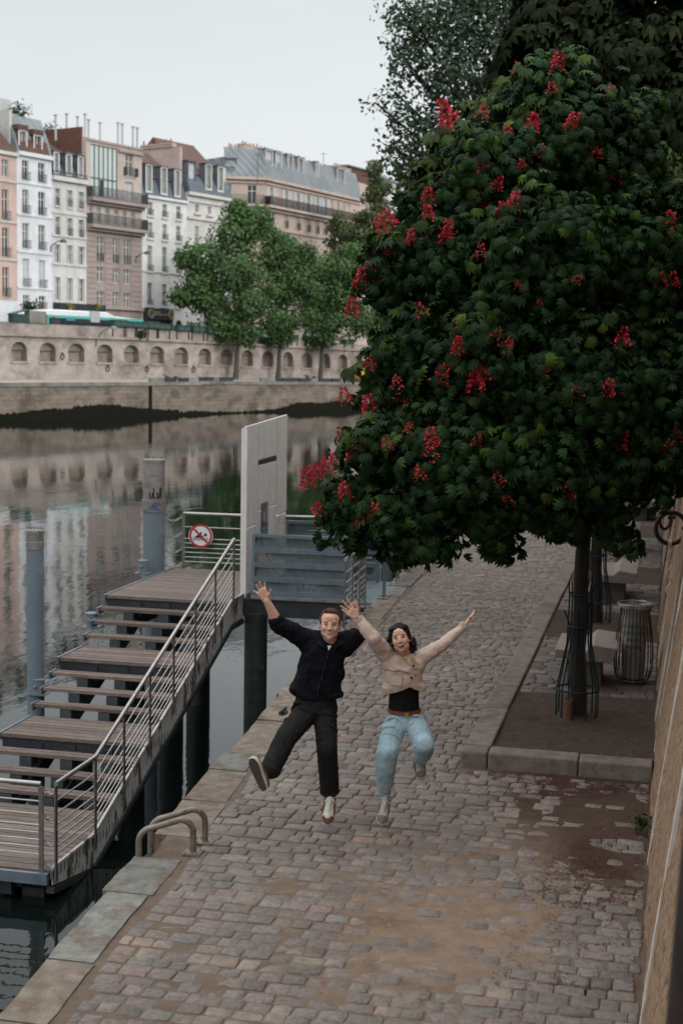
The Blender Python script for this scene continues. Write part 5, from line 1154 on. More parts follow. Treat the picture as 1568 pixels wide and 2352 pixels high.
def stone_bench_far(x, lab):
    pl_ = bank(3.6); u = pl_.hit(x, 868)[0]; e = tag(empty('stone_bench', pl_.pt(u, 1.25)), lab, 'bench', 'stone benches on the opposite quay'); g = MB(); pbox(g, pl_, u-1.1, u+1.1, 1.62, 1.8, 0, .6); pbox(g, pl_, u-1.0, u+1.0, 1.8, 1.88, .3, .6); g.build('seat', M['white_stone'], e)
    for q in (-.8, .6): g = MB(); pbox(g, pl_, u+q, u+q+.25, 1.2, 1.62, .1, .5); g.build('leg', M['plinth'], e)
stone_bench_far(389, 'low pale stone bench against the opposite river wall'); stone_bench_far(709, 'stone bench between the far plane trees on the opposite quay')
pl_ = bank(4.5); u = pl_.hit(826, 866)[0]; e = tag(empty('yellow_container', pl_.pt(u, 1.2)), 'yellow plastic container on the opposite quay at the edge of the leaves', 'container')
g = MB(); g.prism([pl_.pt(u-1.3, 1.22, 0), pl_.pt(u+1.3, 1.22, 0), pl_.pt(u+1.45, 2.9, .0), pl_.pt(u-1.45, 2.9, 0)], pl_.n*1.2); g.build('bin_body', mk('yellow plastic', (.5, .28, .03), (.42, .23, .03), 1, .5), e); g = MB(); pbox(g, pl_, u-1.5, u+1.5, 2.9, 3.05, -.05, 1.3); g.build('rim', mk('yellow rim', (.55, .33, .05)), e)
tuft(tuple(BF_.pt(BF_.hit(*C1(172, 1500))[0], 8.3, .8)), 220, .42, 'potted_shrub', 'dark round shrub in front of the white house', M['weed'], .2, 14)
tuft(tuple(B6_.pt(B6_.hit(322, 768)[0], 5.8, .15)), 130, .3, 'ivy', 'clump of dark ivy hanging over the river wall', M['weed'], .2, 15)
pv = bank(11); u = pv.hit(745, 775)[0]; e = tag(empty('delivery_van', pv.pt(u, 5)), 'white van parked on the upper street seen under the plane trees', 'van')
g = MB(); g.prism([pv.pt(u-2.6, 5.35, 0), pv.pt(u+2.6, 5.35, 0), pv.pt(u+2.6, 6.3, 0), pv.pt(u+1.6, 7.5, 0), pv.pt(u-2.6, 7.5, 0)], -pv.n*1.9); g.build('body', M['bus_white'], e)
g = MB(); g.prism([pv.pt(u+.6, 6.4, .02), pv.pt(u+2.2, 6.4, .02), pv.pt(u+1.5, 7.25, .02), pv.pt(u+.6, 7.25, .02)], pv.n*.02); g.build('window', GL_[0], e)
for q in (-1.7, 1.7):
    c = pv.pt(u+q, 5.35, -.1); g = MB(); g.tube([c, c+pv.n*.2], .36, 16); g.build('wheel', M['dark_iron'], e)
# ================================================================ foliage
def instances(name, tv, tf, pos, rot, scl, cols, mat, parent, smooth=False):
    """tv (n,3) template, tf (m,k); rot (N,3,3)"""
    N = len(pos); V = np.einsum('nij,vj->nvi', rot, tv)*np.asarray(scl).reshape(-1, 1, 1)+np.asarray(pos)[:, None, :]
    Fc = (np.asarray(tf)[None]+np.arange(N)[:, None, None]*len(tv)).reshape(-1, len(tf[0]))
    return fast_mesh(name, V.reshape(-1, 3), Fc, len(tf[0]), mat, parent=parent, cols=np.repeat(np.asarray(cols), len(tf), axis=0), smooth=smooth)
def basis(zax, xax):
    """rotation matrices whose x follows xax and z is close to zax"""
    x = xax/np.linalg.norm(xax, axis=1, keepdims=True); z = zax-x*np.sum(zax*x, 1, keepdims=True); z /= np.maximum(np.linalg.norm(z, axis=1, keepdims=True), 1e-6)
    y = np.cross(z, x); return np.stack([x, y, z], -1)
def leaf_template(n_l=6, L_=1.0, W=.36, droop=.35):
    tv = []; tf = []
    for k in range(n_l):
        a = (k-(n_l-1)/2)*(2.55/(n_l-1))*1.0; ln = L_*(1-.22*abs(k-(n_l-1)/2)/((n_l-1)/2)); c, s = math.cos(a), math.sin(a)
        pts = [(0.03, 0, 0), (.45*ln, .5*W*.75, .03), (.45*ln, 0, -.01), (.45*ln, -.5*W*.75, .03), (.78*ln, .5*W*.95, -.02*1), (.76*ln, 0, -.07), (.78*ln, -.5*W*.95, -.02), (1.0*ln, 0, -.2)]
        b0 = len(tv)
        for (x, y, z) in pts:
            z2 = z-droop*x*x; tv.append((c*x-s*y, s*x+c*y, z2))
        tf += [(b0, b0+3, b0+2, b0+1), (b0+1, b0+2, b0+5, b0+4), (b0+2, b0+3, b0+6, b0+5), (b0+4, b0+5, b0+6, b0+7)]
    return np.array(tv), tf
def crown(name, parent, lobes, ntips, leaves, size, mat, template, seed, cfun, shell=(.72, 1.04), spread=.12, outer=True, upb=.5, mass=.3, rough_=.15):
    """lobes: (centre Vector, rx, ry, rz)"""
    rs = np.random.RandomState(seed); C_ = np.array([tuple(l[0]) for l in lobes]); Rr_ = np.array([l[1:4] for l in lobes])
    area = (Rr_[:, 0]*Rr_[:, 2]+Rr_[:, 0]*Rr_[:, 1]+Rr_[:, 1]*Rr_[:, 2]); pk = rs.choice(len(lobes), int(ntips*2.2), p=area/area.sum())
    d = rs.normal(0, 1, (len(pk), 3)); d /= np.linalg.norm(d, axis=1, keepdims=True); rad = rs.uniform(shell[0], shell[1], len(pk)); inner = rs.rand(len(pk)) < mass; rad[inner] = rs.uniform(.3, .8, inner.sum())
    rad *= 1+rough_*(np.sin(d[:, 0]*7+pk)*np.cos(d[:, 2]*6+pk*2)+.5*np.sin(d[:, 0]*17+d[:, 2]*13+pk))
    p = C_[pk]+d*Rr_[pk]*rad[:, None]
    keep = np.ones(len(p), bool)
    for i in range(len(lobes)):
        q = np.linalg.norm((p-C_[i])/Rr_[i], axis=1); keep &= ~((q < .62) & (pk != i) & ~inner)
    p, d, pk = p[keep][:ntips], d[keep][:ntips], pk[keep][:ntips]; N = len(p)
    ax = d+np.array([0, 0, upb]); ax /= np.linalg.norm(ax, axis=1, keepdims=True)
    P_, Z_, X_, S_, Cc = [], [], [], [], []
    for k in range(leaves):
        a = 2*math.pi*(k+rs.uniform(-.3, .3, N))/leaves; t = np.cross(ax, rs.normal(0, 1, (N, 3))*0+np.array([.31, .2, .93])); t /= np.maximum(np.linalg.norm(t, axis=1, keepdims=True), 1e-5); b_ = np.cross(ax, t)
        rdir = t*np.cos(a)[:, None]+b_*np.sin(a)[:, None]
        xd = rdir*1.0+ax*rs.uniform(-.1, .5, (N, 1))+np.array([0, 0, -.35]); zd = ax*1.0+rdir*rs.uniform(-.1, .3, (N, 1))+rs.normal(0, .42, (N, 3))
        P_.append(p+rdir*spread*rs.uniform(.4, 1.3, (N, 1))+rs.normal(0, spread*.3, (N, 3))); Z_.append(zd); X_.append(xd); S_.append(size*rs.uniform(.65, 1.2, N)); Cc.append(cfun(p, d, rs, pk))
    return instances(name, template[0], template[1], np.concatenate(P_), basis(np.concatenate(Z_), np.concatenate(X_)), np.concatenate(S_), np.concatenate(Cc), mat, parent), p, d
def lob(x, y, rx, ry, d, rd=None):
    s_ = d/F; c = PD(x, y, d); return (c, rx*s_, (rd if rd else (rx+ry)/2*s_*.85), ry*s_)
def leafmat(name, c1, c2, rough=.45, tr=.22, spec=.5):
    m = mk(name, c1, c2, 9, rough, tint=True, transl=tr, spec=spec, bump=.004, bscale=40); return m
M['leaf_red'] = leafmat('chestnut leaf', (.020, .052, .012), (.005, .016, .005), .6, .2, .15)
M['leaf_y'] = leafmat('yellow green leaf', (.042, .066, .012), (.016, .028, .007), .7, .22, .15)
M['leaf_d'] = leafmat('dark chestnut leaf', (.015, .022, .006), (.005, .009, .004), .8, .15, .1)
M['leaf_p'] = leafmat('poplar leaf', (.075, .105, .058), (.032, .052, .03), .6, .4, .25)
M['leaf_far'] = leafmat('plane leaf', (.12, .185, .065), (.05, .095, .032), .7, .35, .2)
T6 = leaf_template(6, 1.0, .36, .55)
T5 = leaf_template(5, 1.0, .4, .5)
simple = (np.array([(0, 0, 0), (.5, .42, .05), (1, 0, -.12), (.5, -.42, .05)]), [(0, 3, 2, 1)])
def trunk(parent, base, pts, r0, r1, mat, name='trunk', seg=12):
    g = MB(); pts = [Vector(base)]+[Vector(p) for p in pts]; n_ = len(pts); ext = [pts[0]-Vector((0, 0, .2))]
    # smooth interpolation
    P2 = []
    for i in range(n_-1):
        for t in np.linspace(0, 1, 5)[:-1]: P2.append(pts[i].lerp(pts[i+1], t)+Vector((math.sin(len(P2)*1.7)*r0*.12, math.cos(len(P2)*2.1)*r0*.12, 0)))
    P2.append(pts[-1]); g.tube(ext+P2, [r0*1.25]+[r0*(1.18 if i == 0 else 1)+(r1-r0)*i/(len(P2)-1) for i in range(len(P2))], seg)
    return g.build(name, mat, parent, smooth=True)
def limbs(parent, origin, lobes, r, mat, seed, n_twigs=3, name='limb'):
    rs = np.random.RandomState(seed); g = MB(); o = Vector(origin)
    for l in lobes:
        c = Vector(l[0]); mid = o.lerp(c, .5)+Vector((rs.uniform(-.1, .1), rs.uniform(-.1, .1), rs.uniform(-.25, .05)*(c-o).length*.3)); g.tube([o, mid, c], [r, r*.65, r*.3], 8)
        for k in range(n_twigs):
            a = rs.normal(0, 1, 3); a /= np.linalg.norm(a); e_ = c+Vector(a*np.array([l[1], l[2], l[3]])*.9); s_ = mid.lerp(c, rs.uniform(.2, 1)); g.tube([s_, s_.lerp(e_, .55)+Vector((0, 0, -.03)), e_], [r*.3, r*.2, r*.08], 5)
    return g.build(name, mat, parent, smooth=True)
# ---------------------------------------------------------------- the red flowering chestnut
D0 = proj((-.77, 14.02, 2.5))[2]
lobs = [(1290, 320, 170, 185, 0), (1245, 200, 75, 85, 0), (1130, 400, 140, 145, -.3), (1420, 380, 130, 170, .3), (1010, 600, 140, 140, -.4), (1230, 600, 210, 210, -.7), (1450, 640, 150, 210, -.2),
        (930, 820, 115, 120, -.5), (1090, 820, 190, 190, -.7), (1300, 880, 210, 200, -.8), (1480, 900, 150, 200, -.4), (865, 1030, 88, 90, -.8), (1000, 1060, 160, 140, -1.0), (1190, 1080, 180, 130, -1.0),
        (1400, 1060, 150, 100, -.6), (1540, 1040, 130, 110, -.4), (785, 1145, 52, 72, -.9), (865, 1180, 90, 68, -.9), (970, 1185, 90, 75, -.9), (1110, 1180, 95, 75, -.8), (1215, 1160, 70, 70, -.6), (1340, 1130, 70, 80, -.4), (1400, 1190, 48, 40, -.4), (800, 1225, 50, 30, -.9), (910, 1262, 30, 22, -.9), (1010, 1250, 42, 26, -.9), (950, 1290, 18, 16, -.9), (1130, 1240, 22, 16, -.7), (1262, 1205, 22, 14, -.5), (1300, 1208, 20, 22, -.4), (745, 1225, 16, 18, -.9), (1455, 1248, 16, 14, -.4), (1580, 620, 90, 160, .2), (1590, 860, 100, 150, 0), (1410, 1225, 40, 24, -.3),(1180,480,120,120,.2),(860, 640, 50, 60, -.4), (1000, 480, 60, 50, -.2), (1510, 480, 60, 80, .3), (1350, 760, 180, 150, .6)]
LB = [lob(x, y, rx, ry, D0+dd) for x, y, rx, ry, dd in lobs]
tree1 = tag(empty('chestnut_tree', (-.77, 14.02, .1)), 'large red flowering chestnut tree with dark leaves filling the right half', 'tree')
def ragged(lobs_, n_, lo_, hi_, seed):
    r_ = np.random.RandomState(seed); out = list(lobs_)
    for k in range(n_):
        l = lobs_[r_.randint(len(lobs_))]; a = r_.uniform(0, 6.283); s_ = r_.uniform(lo_, hi_); out.append((l[0]+l[2]*math.cos(a)*r_.uniform(.85, 1.12), l[1]+l[3]*math.sin(a)*r_.uniform(.85, 1.12), s_*r_.uniform(.8, 1.3), s_*r_.uniform(.6, 1), l[4]+r_.uniform(-.3, .3)))
    return out
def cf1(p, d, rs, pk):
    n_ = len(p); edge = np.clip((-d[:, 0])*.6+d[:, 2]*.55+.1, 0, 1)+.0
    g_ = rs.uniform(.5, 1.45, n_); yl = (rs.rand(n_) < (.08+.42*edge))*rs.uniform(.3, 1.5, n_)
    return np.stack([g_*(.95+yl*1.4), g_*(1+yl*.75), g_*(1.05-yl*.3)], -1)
LB2 = LB+[lob(x, y, rx, ry, D0+dd) for x, y, rx, ry, dd in ragged(lobs, 46, 20, 48, 4)[len(lobs):] if not (x < 1150 and y > 1290) and y < 1275 and not (x > 1180 and y > 1215)]
LB3 = [(c, rx*.86, ry*.86, rz*.86) for c, rx, ry, rz in LB]+LB2[len(LB):]
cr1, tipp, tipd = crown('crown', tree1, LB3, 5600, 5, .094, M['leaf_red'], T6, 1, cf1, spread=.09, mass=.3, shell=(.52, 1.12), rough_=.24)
trunk(tree1, (-.77, 14.02, .08), [(-.775, 14.0, 1.0), (-.76, 14.0, 2.0), (-.72, 14.0, 2.6), (-.7, 13.95, 4.5)], .082, .05, M['bark'], seg=16)
limbs(tree1, (-.73, 14.0, 2.2), LB[:16], .04, M['bark'], 3, 4); limbs(tree1, (-.71, 13.97, 3.4), LB[:9], .035, M['bark'], 5, 3)
# petioles at the lower fringe
# blossom panicles
RB = mk('red blossom', (.52, .022, .045), (.33, .01, .024), 30, .5, tint=True, transl=.25); 
def panicle(seed, faded=0.0, n_=95, h=.19, r=.078):
    rs = np.random.RandomState(seed); pos, Z_, X_, S_, Cc = [], [], [], [], []
    for k in range(n_):
        t = rs.rand()**.8; z = h*t; rr = r*(1-t*.8)*rs.uniform(.5, 1.15); a = rs.uniform(0, 6.283)
        pos.append((rr*math.cos(a), rr*math.sin(a), z)); Z_.append(rs.normal(0, 1, 3)+np.array([math.cos(a), math.sin(a), .5])); X_.append(np.array([math.cos(a), math.sin(a), rs.uniform(-.5, .8)])); S_.append(rs.uniform(.018, .034))
        if rs.rand() < faded: c = (.75, 4.2*rs.uniform(.7, 1.4), 1.2)
        else: v = rs.uniform(.7, 1.5); c = (v, v*rs.uniform(.6, 2.0), v*rs.uniform(.6, 1.6))
        Cc.append(c)
    o = instances('blossom', simple[0]*np.array([1, 1.1, 1]), simple[1], np.array(pos), basis(np.array(Z_), np.array(X_)), np.array(S_), np.array(Cc), RB, None)
    return o
meshes = []
for k, fd in enumerate((0, .05, .1, .35, .6)):
    o = panicle(k+50, fd, 110-12*k); 
    g = MB(); g.tube([(0, 0, -.1), (0.004, 0, .1), (0, 0, .22)], [.004, .003, .0015], 5)
    me = o.data; meshes.append(me); COL.objects.unlink(o); bpy.data.objects.remove(o)
def front_depth(x, y, lobes, dflt):
    r_ = ray(x, y); best = None
    for c, rx, ry, rz in lobes:
        s_ = Vector((1/rx, 1/ry, 1/rz)); o = (CAM-c)*s_; d = r_*s_; A = d.dot(d); B_ = 2*o.dot(d); C_ = o.dot(o)-1; D_ = B_*B_-4*A*C_
        if D_ > 0:
            t = (-B_-math.sqrt(D_))/(2*A)
            if best is None or t < best: best = t
    return best or dflt
FL = [(1278, 148, 1.1, 0), (1185, 162, .8, 3), (1035, 258, 1.3, 0), (1022, 275, .9, 1), (1105, 262, .8, 3), (1218, 285, 1, 0), (1305, 282, 1, 0), (1400, 212, .7, 0), (1268, 205, .7, 3), (1170, 300, .7, 3), (1235, 352, .9, 2), (1110, 378, .8, 2), (1197, 382, .6, 0), (1370, 350, .9, 4), (1412, 405, 1, 4),
      (1135, 422, .8, 0), (1088, 468, 1.1, 0), (1096, 440, .9, 4), (1175, 464, .9, 0), (1150, 490, .9, 0), (985, 455, 1, 0), (903, 508, 1.1, 0), (882, 516, .9, 0), (985, 494, .9, 0), (1020, 520, 1.1, 3), (1022, 540, .9, 0), (945, 548, .8, 0), (890, 575, .7, 1), (848, 606, 1.2, 0), (829, 642, 1.1, 0), (862, 640, .6, 4), (807, 710, 1, 0), (1100, 582, .9, 4), (1320, 642, .6, 4), (975, 715, .9, 4), (1062, 745, .7, 3),
      (1048, 798, .9, 0), (1155, 792, .8, 3), (1132, 768, .7, 4), (1425, 775, 1, 1), (845, 832, .8, 0), (795, 910, .9, 0), (850, 936, 1.1, 0), (912, 880, .9, 3), (912, 915, .9, 3), (930, 938, 1, 2), (955, 914, .8, 2), (1007, 862, 1, 2), (1090, 882, 1.1, 0), (1123, 860, 1, 1), (1243, 852, .8, 4), (1322, 892, .8, 3), (1392, 895, .9, 1), (788, 1005, .9, 0), (832, 1018, .8, 3), (888, 1018, .8, 4),
      (807, 1044, .8, 1), (935, 988, .7, 3), (992, 1008, 1, 1), (990, 1038, 1, 3), (1092, 1018, .8, 4), (1418, 1012, 1.1, 0), (715, 1102, 1.1, 0), (733, 1090, 1.1, 0), (748, 1070, 1.2, 0), (765, 1072, .9, 0), (796, 1132, .9, 0), (748, 1180, 1.1, 0), (735, 1160, .6, 0), (828, 1198, .8, 0), (857, 1178, .9, 3), (965, 1090, .9, 4), (1150, 1105, .8, 4), (1172, 1150, .7, 4), (1300, 1135, 1, 4), (1528, 508, 1, 2), (1545, 645, .8, 1), (1515, 640, .7, 4), (1525, 1032, .9, 3), (1553, 1000, .7, 3), (1188, 660, .6, 3), (1240, 700, .5, 3)]
rs = np.random.RandomState(12); stemm = mk('blossom stem', (.10, .045, .02), rough=.7)
for (x, y, s_, v) in FL[:90]:
    d = front_depth(x, y+12, LB3, D0-.6)-.03; p = PD(x, y+18*s_, d)
    o = bpy.data.objects.new('blossom', meshes[v]); COL.objects.link(o); o.parent = tree1; o.location = p-parent_world(tree1); o.scale = (s_*.95, s_*.95, s_*.95); o.rotation_euler = (rs.normal(0, .28), rs.normal(0, .28), rs.uniform(0, 6))
# ---------------------------------------------------------------- tree guards
def guard(cx, cy, seed, lab):
    e = tag(empty('tree_guard', (cx, cy, .1)), lab, 'tree guard', 'green iron tree guards'); rs = np.random.RandomState(seed); nb = 10
    for k in range(nb):
        a = 2*math.pi*(k+.3)/nb; c, s_ = math.cos(a), math.sin(a); tall = k % 3 != 1; zt_ = rs.uniform(1.45, 1.62) if tall else rs.uniform(1.15, 1.3)
        fl = .06*(k % 4 == 0)
        pts = [(cx+.205*c, cy+.205*s_, .0), (cx+.205*c, cy+.205*s_, .42), (cx+.12*c, cy+.12*s_, .86), (cx+.11*c, cy+.11*s_, zt_-.15), (cx+(.12+fl)*c, cy+(.12+fl)*s_, zt_)]
        g = MB(); g.tube(pts, .0085, 6); g.build('bar', M['green_iron'], e)
    for r_, z in ((.208, .40), (.115, 1.03), (.115, 1.35)):
        g = MB(); g.tube([(cx+r_*math.cos(a), cy+r_*math.sin(a), z) for a in np.linspace(0, 6.283, 25)[:-1]], .011, 6, closed=True); g.build('hoop', M['green_iron'], e)
    return e
guard(-.77, 14.02, 1, 'flared green iron guard around the trunk of the nearest tree'); guard(-.86, 19.39, 2, 'flared green iron guard around the second slimmer trunk beside the bench')
g = MB(); g.lathe((-.84, 13.86, .1), [(.045, 0), (.05, .22), (.042, .225), (.04, .02)], 14); g.build('clay_pipe', mk('clay', (.12, .05, .035)), smooth=True, label='short clay watering pipe standing at the foot of the nearest trunk', cat='pipe')
# ---------------------------------------------------------------- second chestnut, large dark chestnut, poplar
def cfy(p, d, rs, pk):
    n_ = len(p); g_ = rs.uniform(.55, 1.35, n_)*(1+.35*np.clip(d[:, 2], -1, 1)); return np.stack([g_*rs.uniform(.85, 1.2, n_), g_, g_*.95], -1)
t2 = tag(empty('chestnut_tree', (-.86, 19.39, .1)), 'yellow green chestnut tree with guarded slim trunk just behind the red flowering tree', 'tree'); D2 = proj((-.86, 19.4, 3))[2]
L2 = [lob(x, y, rx, ry, D2+dd) for x, y, rx, ry, dd in [(1200, 250, 120, 90, 0), (1100, 330, 110, 100, 0), (1010, 430, 80, 80, 0), (1300, 400, 200, 160, .3), (1150, 500, 200, 130, .2), (1000, 560, 120, 90, 0), (1350, 650, 220, 150, .4), (1080, 700, 200, 120, .3), (950, 700, 90, 80, 0), (900, 860, 90, 80, -.2), (1200, 850, 220, 140, .2), (1450, 850, 180, 150, .3), (1480, 500, 140, 160, .4), (1080, 960, 180, 100, 0)]]
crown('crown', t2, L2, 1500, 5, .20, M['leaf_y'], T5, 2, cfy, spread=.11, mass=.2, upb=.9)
trunk(t2, (-.86, 19.39, .08), [(-.88, 19.39, 1.5), (-.84, 19.4, 3), (-.8, 19.4, 5)], .075, .05, M['bark']); limbs(t2, (-.84, 19.4, 2.4), L2, .035, M['bark'], 9, 2)
t3 = tag(empty('chestnut_tree', (-.9, 27.0, .1)), 'very large dark chestnut tree filling the upper right corner', 'tree'); D3 = proj((-.9, 27, 5))[2]
L3 = [lob(x, y, rx, ry, D3+dd) for x, y, rx, ry, dd in [(1500, -10, 260, 80, 0), (1300, 30, 130, 60, -.5), (1250, 110, 110, 60, -.8), (1430, 130, 160, 70, -1), (1560, 120, 120, 90, -.8), (1530, 260, 150, 80, -1.2), (1420, 330, 150, 110, -.6), (1560, 400, 130, 120, -.8), (1300, 250, 150, 120, 0), (1580, 560, 120, 150, -.5), (1480, 650, 150, 200, 0), (1600, 780, 120, 200, 0), (1200, 160, 80, 70, -.2), (1500, 900, 150, 160, 0), (1330, 520, 250, 200, 1), (1450, -90, 300, 90, 0), (1500, 1040, 140, 70, 0), (1600, 980, 120, 120, 0)]]
crown('crown', t3, L3, 2100, 5, .27, M['leaf_d'], T5, 3, cfy, spread=.15, mass=.25, upb=1.1)
trunk(t3, (-.9, 27.0, .08), [(-.9, 27, 2), (-.8, 27, 4), (-.6, 27, 6)], .17, .12, M['bark']); limbs(t3, (-.8, 27, 3.6), L3[:12], .09, M['bark'], 19, 2)
t4 = tag(empty('poplar_tree', (-3.2, 38, 0)), 'airy small leaved poplar reaching over the quay against the sky', 'tree'); D4 = proj((-3.2, 38, 7))[2]
L4 = [lob(x, y, rx, ry, D4+dd) for x, y, rx, ry, dd in [(1080, 60, 170, 110, 0), (1190, 190, 160, 120, 0), (1040, 200, 110, 110, 0), (960, 60, 70, 50, 0), (920, 30, 45, 28, 0), (930, 140, 45, 45, 0), (990, 320, 85, 75, 0), (930, 270, 42, 40, 0), (1090, 330, 110, 90, 0), (920, 355, 45, 38, 0), (1150, -40, 250, 80, 0), (860, 235, 14, 10, 0), (905, 210, 22, 22, 0), (950, 400, 60, 30, 0), (1250, 40, 130, 90, .5), (1180, 380, 150, 120, .6),(905,100,24,14,0),(880,330,22,16,0)]]
def cfp(p, d, rs, pk):
    n_ = len(p); g_ = rs.uniform(.5, 1.7, n_); return np.stack([g_*.95, g_, g_*rs.uniform(.8, 1.25, n_)], -1)
crown('crown', t4, L4, 4300, 5, .13, M['leaf_p'], simple, 4, cfp, spread=.22, mass=.5, upb=.1, shell=(.4, 1.25))
trunk(t4, (-3.2, 38, 0), [(-3.2, 38, 4), (-3.4, 38, 8), (-3.6, 38, 12)], .22, .12, M['bark']); limbs(t4, (-3.4, 38, 7.5), L4, .07, M['bark'], 29, 4)
# ---------------------------------------------------------------- plane trees across the river
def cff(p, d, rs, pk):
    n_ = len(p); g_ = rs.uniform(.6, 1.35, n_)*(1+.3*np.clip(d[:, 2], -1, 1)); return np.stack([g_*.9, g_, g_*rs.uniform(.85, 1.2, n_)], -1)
cffd = lambda p, d, rs, pk: cff(p, d, rs, pk)*np.array([.8, .62, .68])
def far_tree(bx, by, off, lobs_, ntips, lab, seed, mat='leaf_far', cf=None, base=None, size=.55, r0=.3, name='plane_tree'):
    lobs_ = [(x, y, rx*(.72 if rx > 35 else .9), ry*(.72 if rx > 35 else .9), q) for x, y, rx, ry, q in ragged([(l[0], l[1], l[2], l[3], l[4]) for l in lobs_], 34, 9, 26, seed)]
    pl_ = bank(off); u = pl_.hit(bx, by)[0]; b0 = pl_.pt(u, 1.22 if base is None else base); e = tag(empty(name, b0), lab, 'tree', 'plane trees across the river'); dd = proj(b0+Vector((0, 0, 8)))[2]
    LL = [lob(x, y, rx, ry, dd+q, (rx+ry)/2*dd/F) for x, y, rx, ry, q in lobs_]
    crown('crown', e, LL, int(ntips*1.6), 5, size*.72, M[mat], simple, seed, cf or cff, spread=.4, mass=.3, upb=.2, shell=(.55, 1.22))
    top = PD(bx+6, by-170, dd); trunk(e, b0, [b0.lerp(top, .5)+Vector((.15, 0, 0)), top], r0, r0*.5, M['bark_far']); limbs(e, b0.lerp(top, .75), LL, .14, M['bark_far'], seed, 2)
far_tree(541, 871, 4.5, [(470, 590, 62, 50, 0), (530, 540, 62, 62, 0), (575, 520, 35, 45, 0), (545, 620, 85, 80, 0), (455, 650, 55, 40, 0), (480, 690, 60, 55, 0), (570, 700, 75, 55, 0), (425, 595, 30, 26, 0), (500, 745, 60, 25, 0), (540, 480, 22, 20, 0), (560, 760, 60, 22, 0)], 1700, 'leftmost plane tree on the opposite quay with wide green crown', 101)
far_tree(638, 872, 4.5, [(625, 590, 50, 60, 0), (665, 570, 45, 45, 0), (640, 670, 70, 70, 0), (680, 640, 50, 60, 0), (650, 740, 65, 35, 0), (630, 540, 22, 22, 0), (620, 760, 30, 22, 0)], 1150, 'middle plane tree on the opposite quay', 102)
far_tree(735, 871, 4.5, [(740, 620, 55, 50, 0), (715, 680, 60, 60, 0), (785, 680, 60, 60, 0), (760, 740, 70, 35, 0), (800, 620, 45, 50, 0), (830, 740, 50, 40, 0), (740, 770, 40, 22, 0)], 1350, 'rightmost plane tree on the opposite quay beside the red blossoms', 103)
far_tree(850, 760, 9, [(800, 540, 50, 50, 0), (862, 505, 52, 40, 0), (915, 510, 48, 36, 0), (850, 560, 75, 60, 0), (920, 540, 60, 60, 0), (800, 600, 50, 45, 0), (860, 410, 16, 26, 0), (860, 445, 22, 26, 0), (870, 640, 80, 60, 0), (920, 640, 60, 60, 0), (775, 505, 18, 20, 0), (900, 740, 70, 60, 0)], 1900, 'dark green tree on the upper street in front of the zinc roofed block', 104, 'leaf_far', cffd, base=5, size=.6)
def shade_tree(x, lab, seed): far_tree(x, 760, 11, [(x, 560, 60, 60, 0), (x+20, 640, 70, 50, 0), (x-20, 700, 60, 45, 0)], 500, lab, seed, 'leaf_far', cffd, base=5, size=.7)
shade_tree(990, 'farthest dark tree on the upper street almost hidden by the red flowering tree', 106)
# ================================================================ the two people
PN = Vector((CAM.x+2.15, CAM.y-10.47, 0)).normalized(); PO = Vector((-2.15, 10.47, 0)); PT = Vector((-PN.y, PN.x, 0))
def C6(x, y): return (551.2+x*.37108, 1286.2+y*.37108)
def J(x, y, o=0.0):
    pl = Plane(PO+PN*o, PT, PN); u, z = pl.hit(*C6(x, y)); return pl.pt(u, z)
def bake(g, name, mat, parent, voxel=.007, smooth=5, disp=0, dscale=.12, smf=.5, mats=None, bev=0):
    o = g.build(name+'_raw', None); me0 = o.data
    m = o.modifiers.new('r', 'REMESH'); m.mode = 'VOXEL'; m.voxel_size = voxel; m.use_smooth_shade = True
    if smooth: m = o.modifiers.new('s', 'SMOOTH'); m.iterations = smooth; m.factor = smf
    if disp:
        t = bpy.data.textures.new('cl', 'CLOUDS'); t.noise_scale = dscale; t.noise_depth = 3
        m = o.modifiers.new('d', 'DISPLACE'); m.texture = t; m.strength = disp; m.mid_level = .5; m.texture_coords = 'LOCAL'
        m = o.modifiers.new('s2', 'SMOOTH'); m.iterations = 1
    bpy.context.view_layer.update()
    me = bpy.data.meshes.new_from_object(o.evaluated_get(bpy.context.evaluated_depsgraph_get())); me.name = name
    bpy.data.objects.remove(o); pw = parent_world(parent)
    me.transform(Matrix.Translation(-pw)); me.polygons.foreach_set('use_smooth', [True]*len(me.polygons))
    me.materials.clear(); me.materials.append(mat); q = bpy.data.objects.new(name, me); COL.objects.link(q); q.parent = parent; return q
def clipm(o, a, b_, c):
    """flatten everything that hangs below the hem plane through a, b, c onto it"""
    pw = parent_world(o.parent); a, b_, c = a-pw, b_-pw, c-pw; n_ = (b_-a).cross(c-a).normalized(); n_ = n_ if n_.z > 0 else -n_
    for v in o.data.vertices:
        d = (v.co-a).dot(n_)
        if d < 0: v.co -= n_*(d*.97)
def clipf(o, xs, ys):
    """raise whatever hangs below the drawn hem line"""
    pw = parent_world(o.parent)
    for v in o.data.vertices:
        x, y, d = proj(v.co+pw); x, y = (x-551.2)/.37108, (y-1286.2)/.37108; h = float(np.interp(x, xs, ys))
        if y > h: v.co.z += (y-h)*.97*.37108/F*d
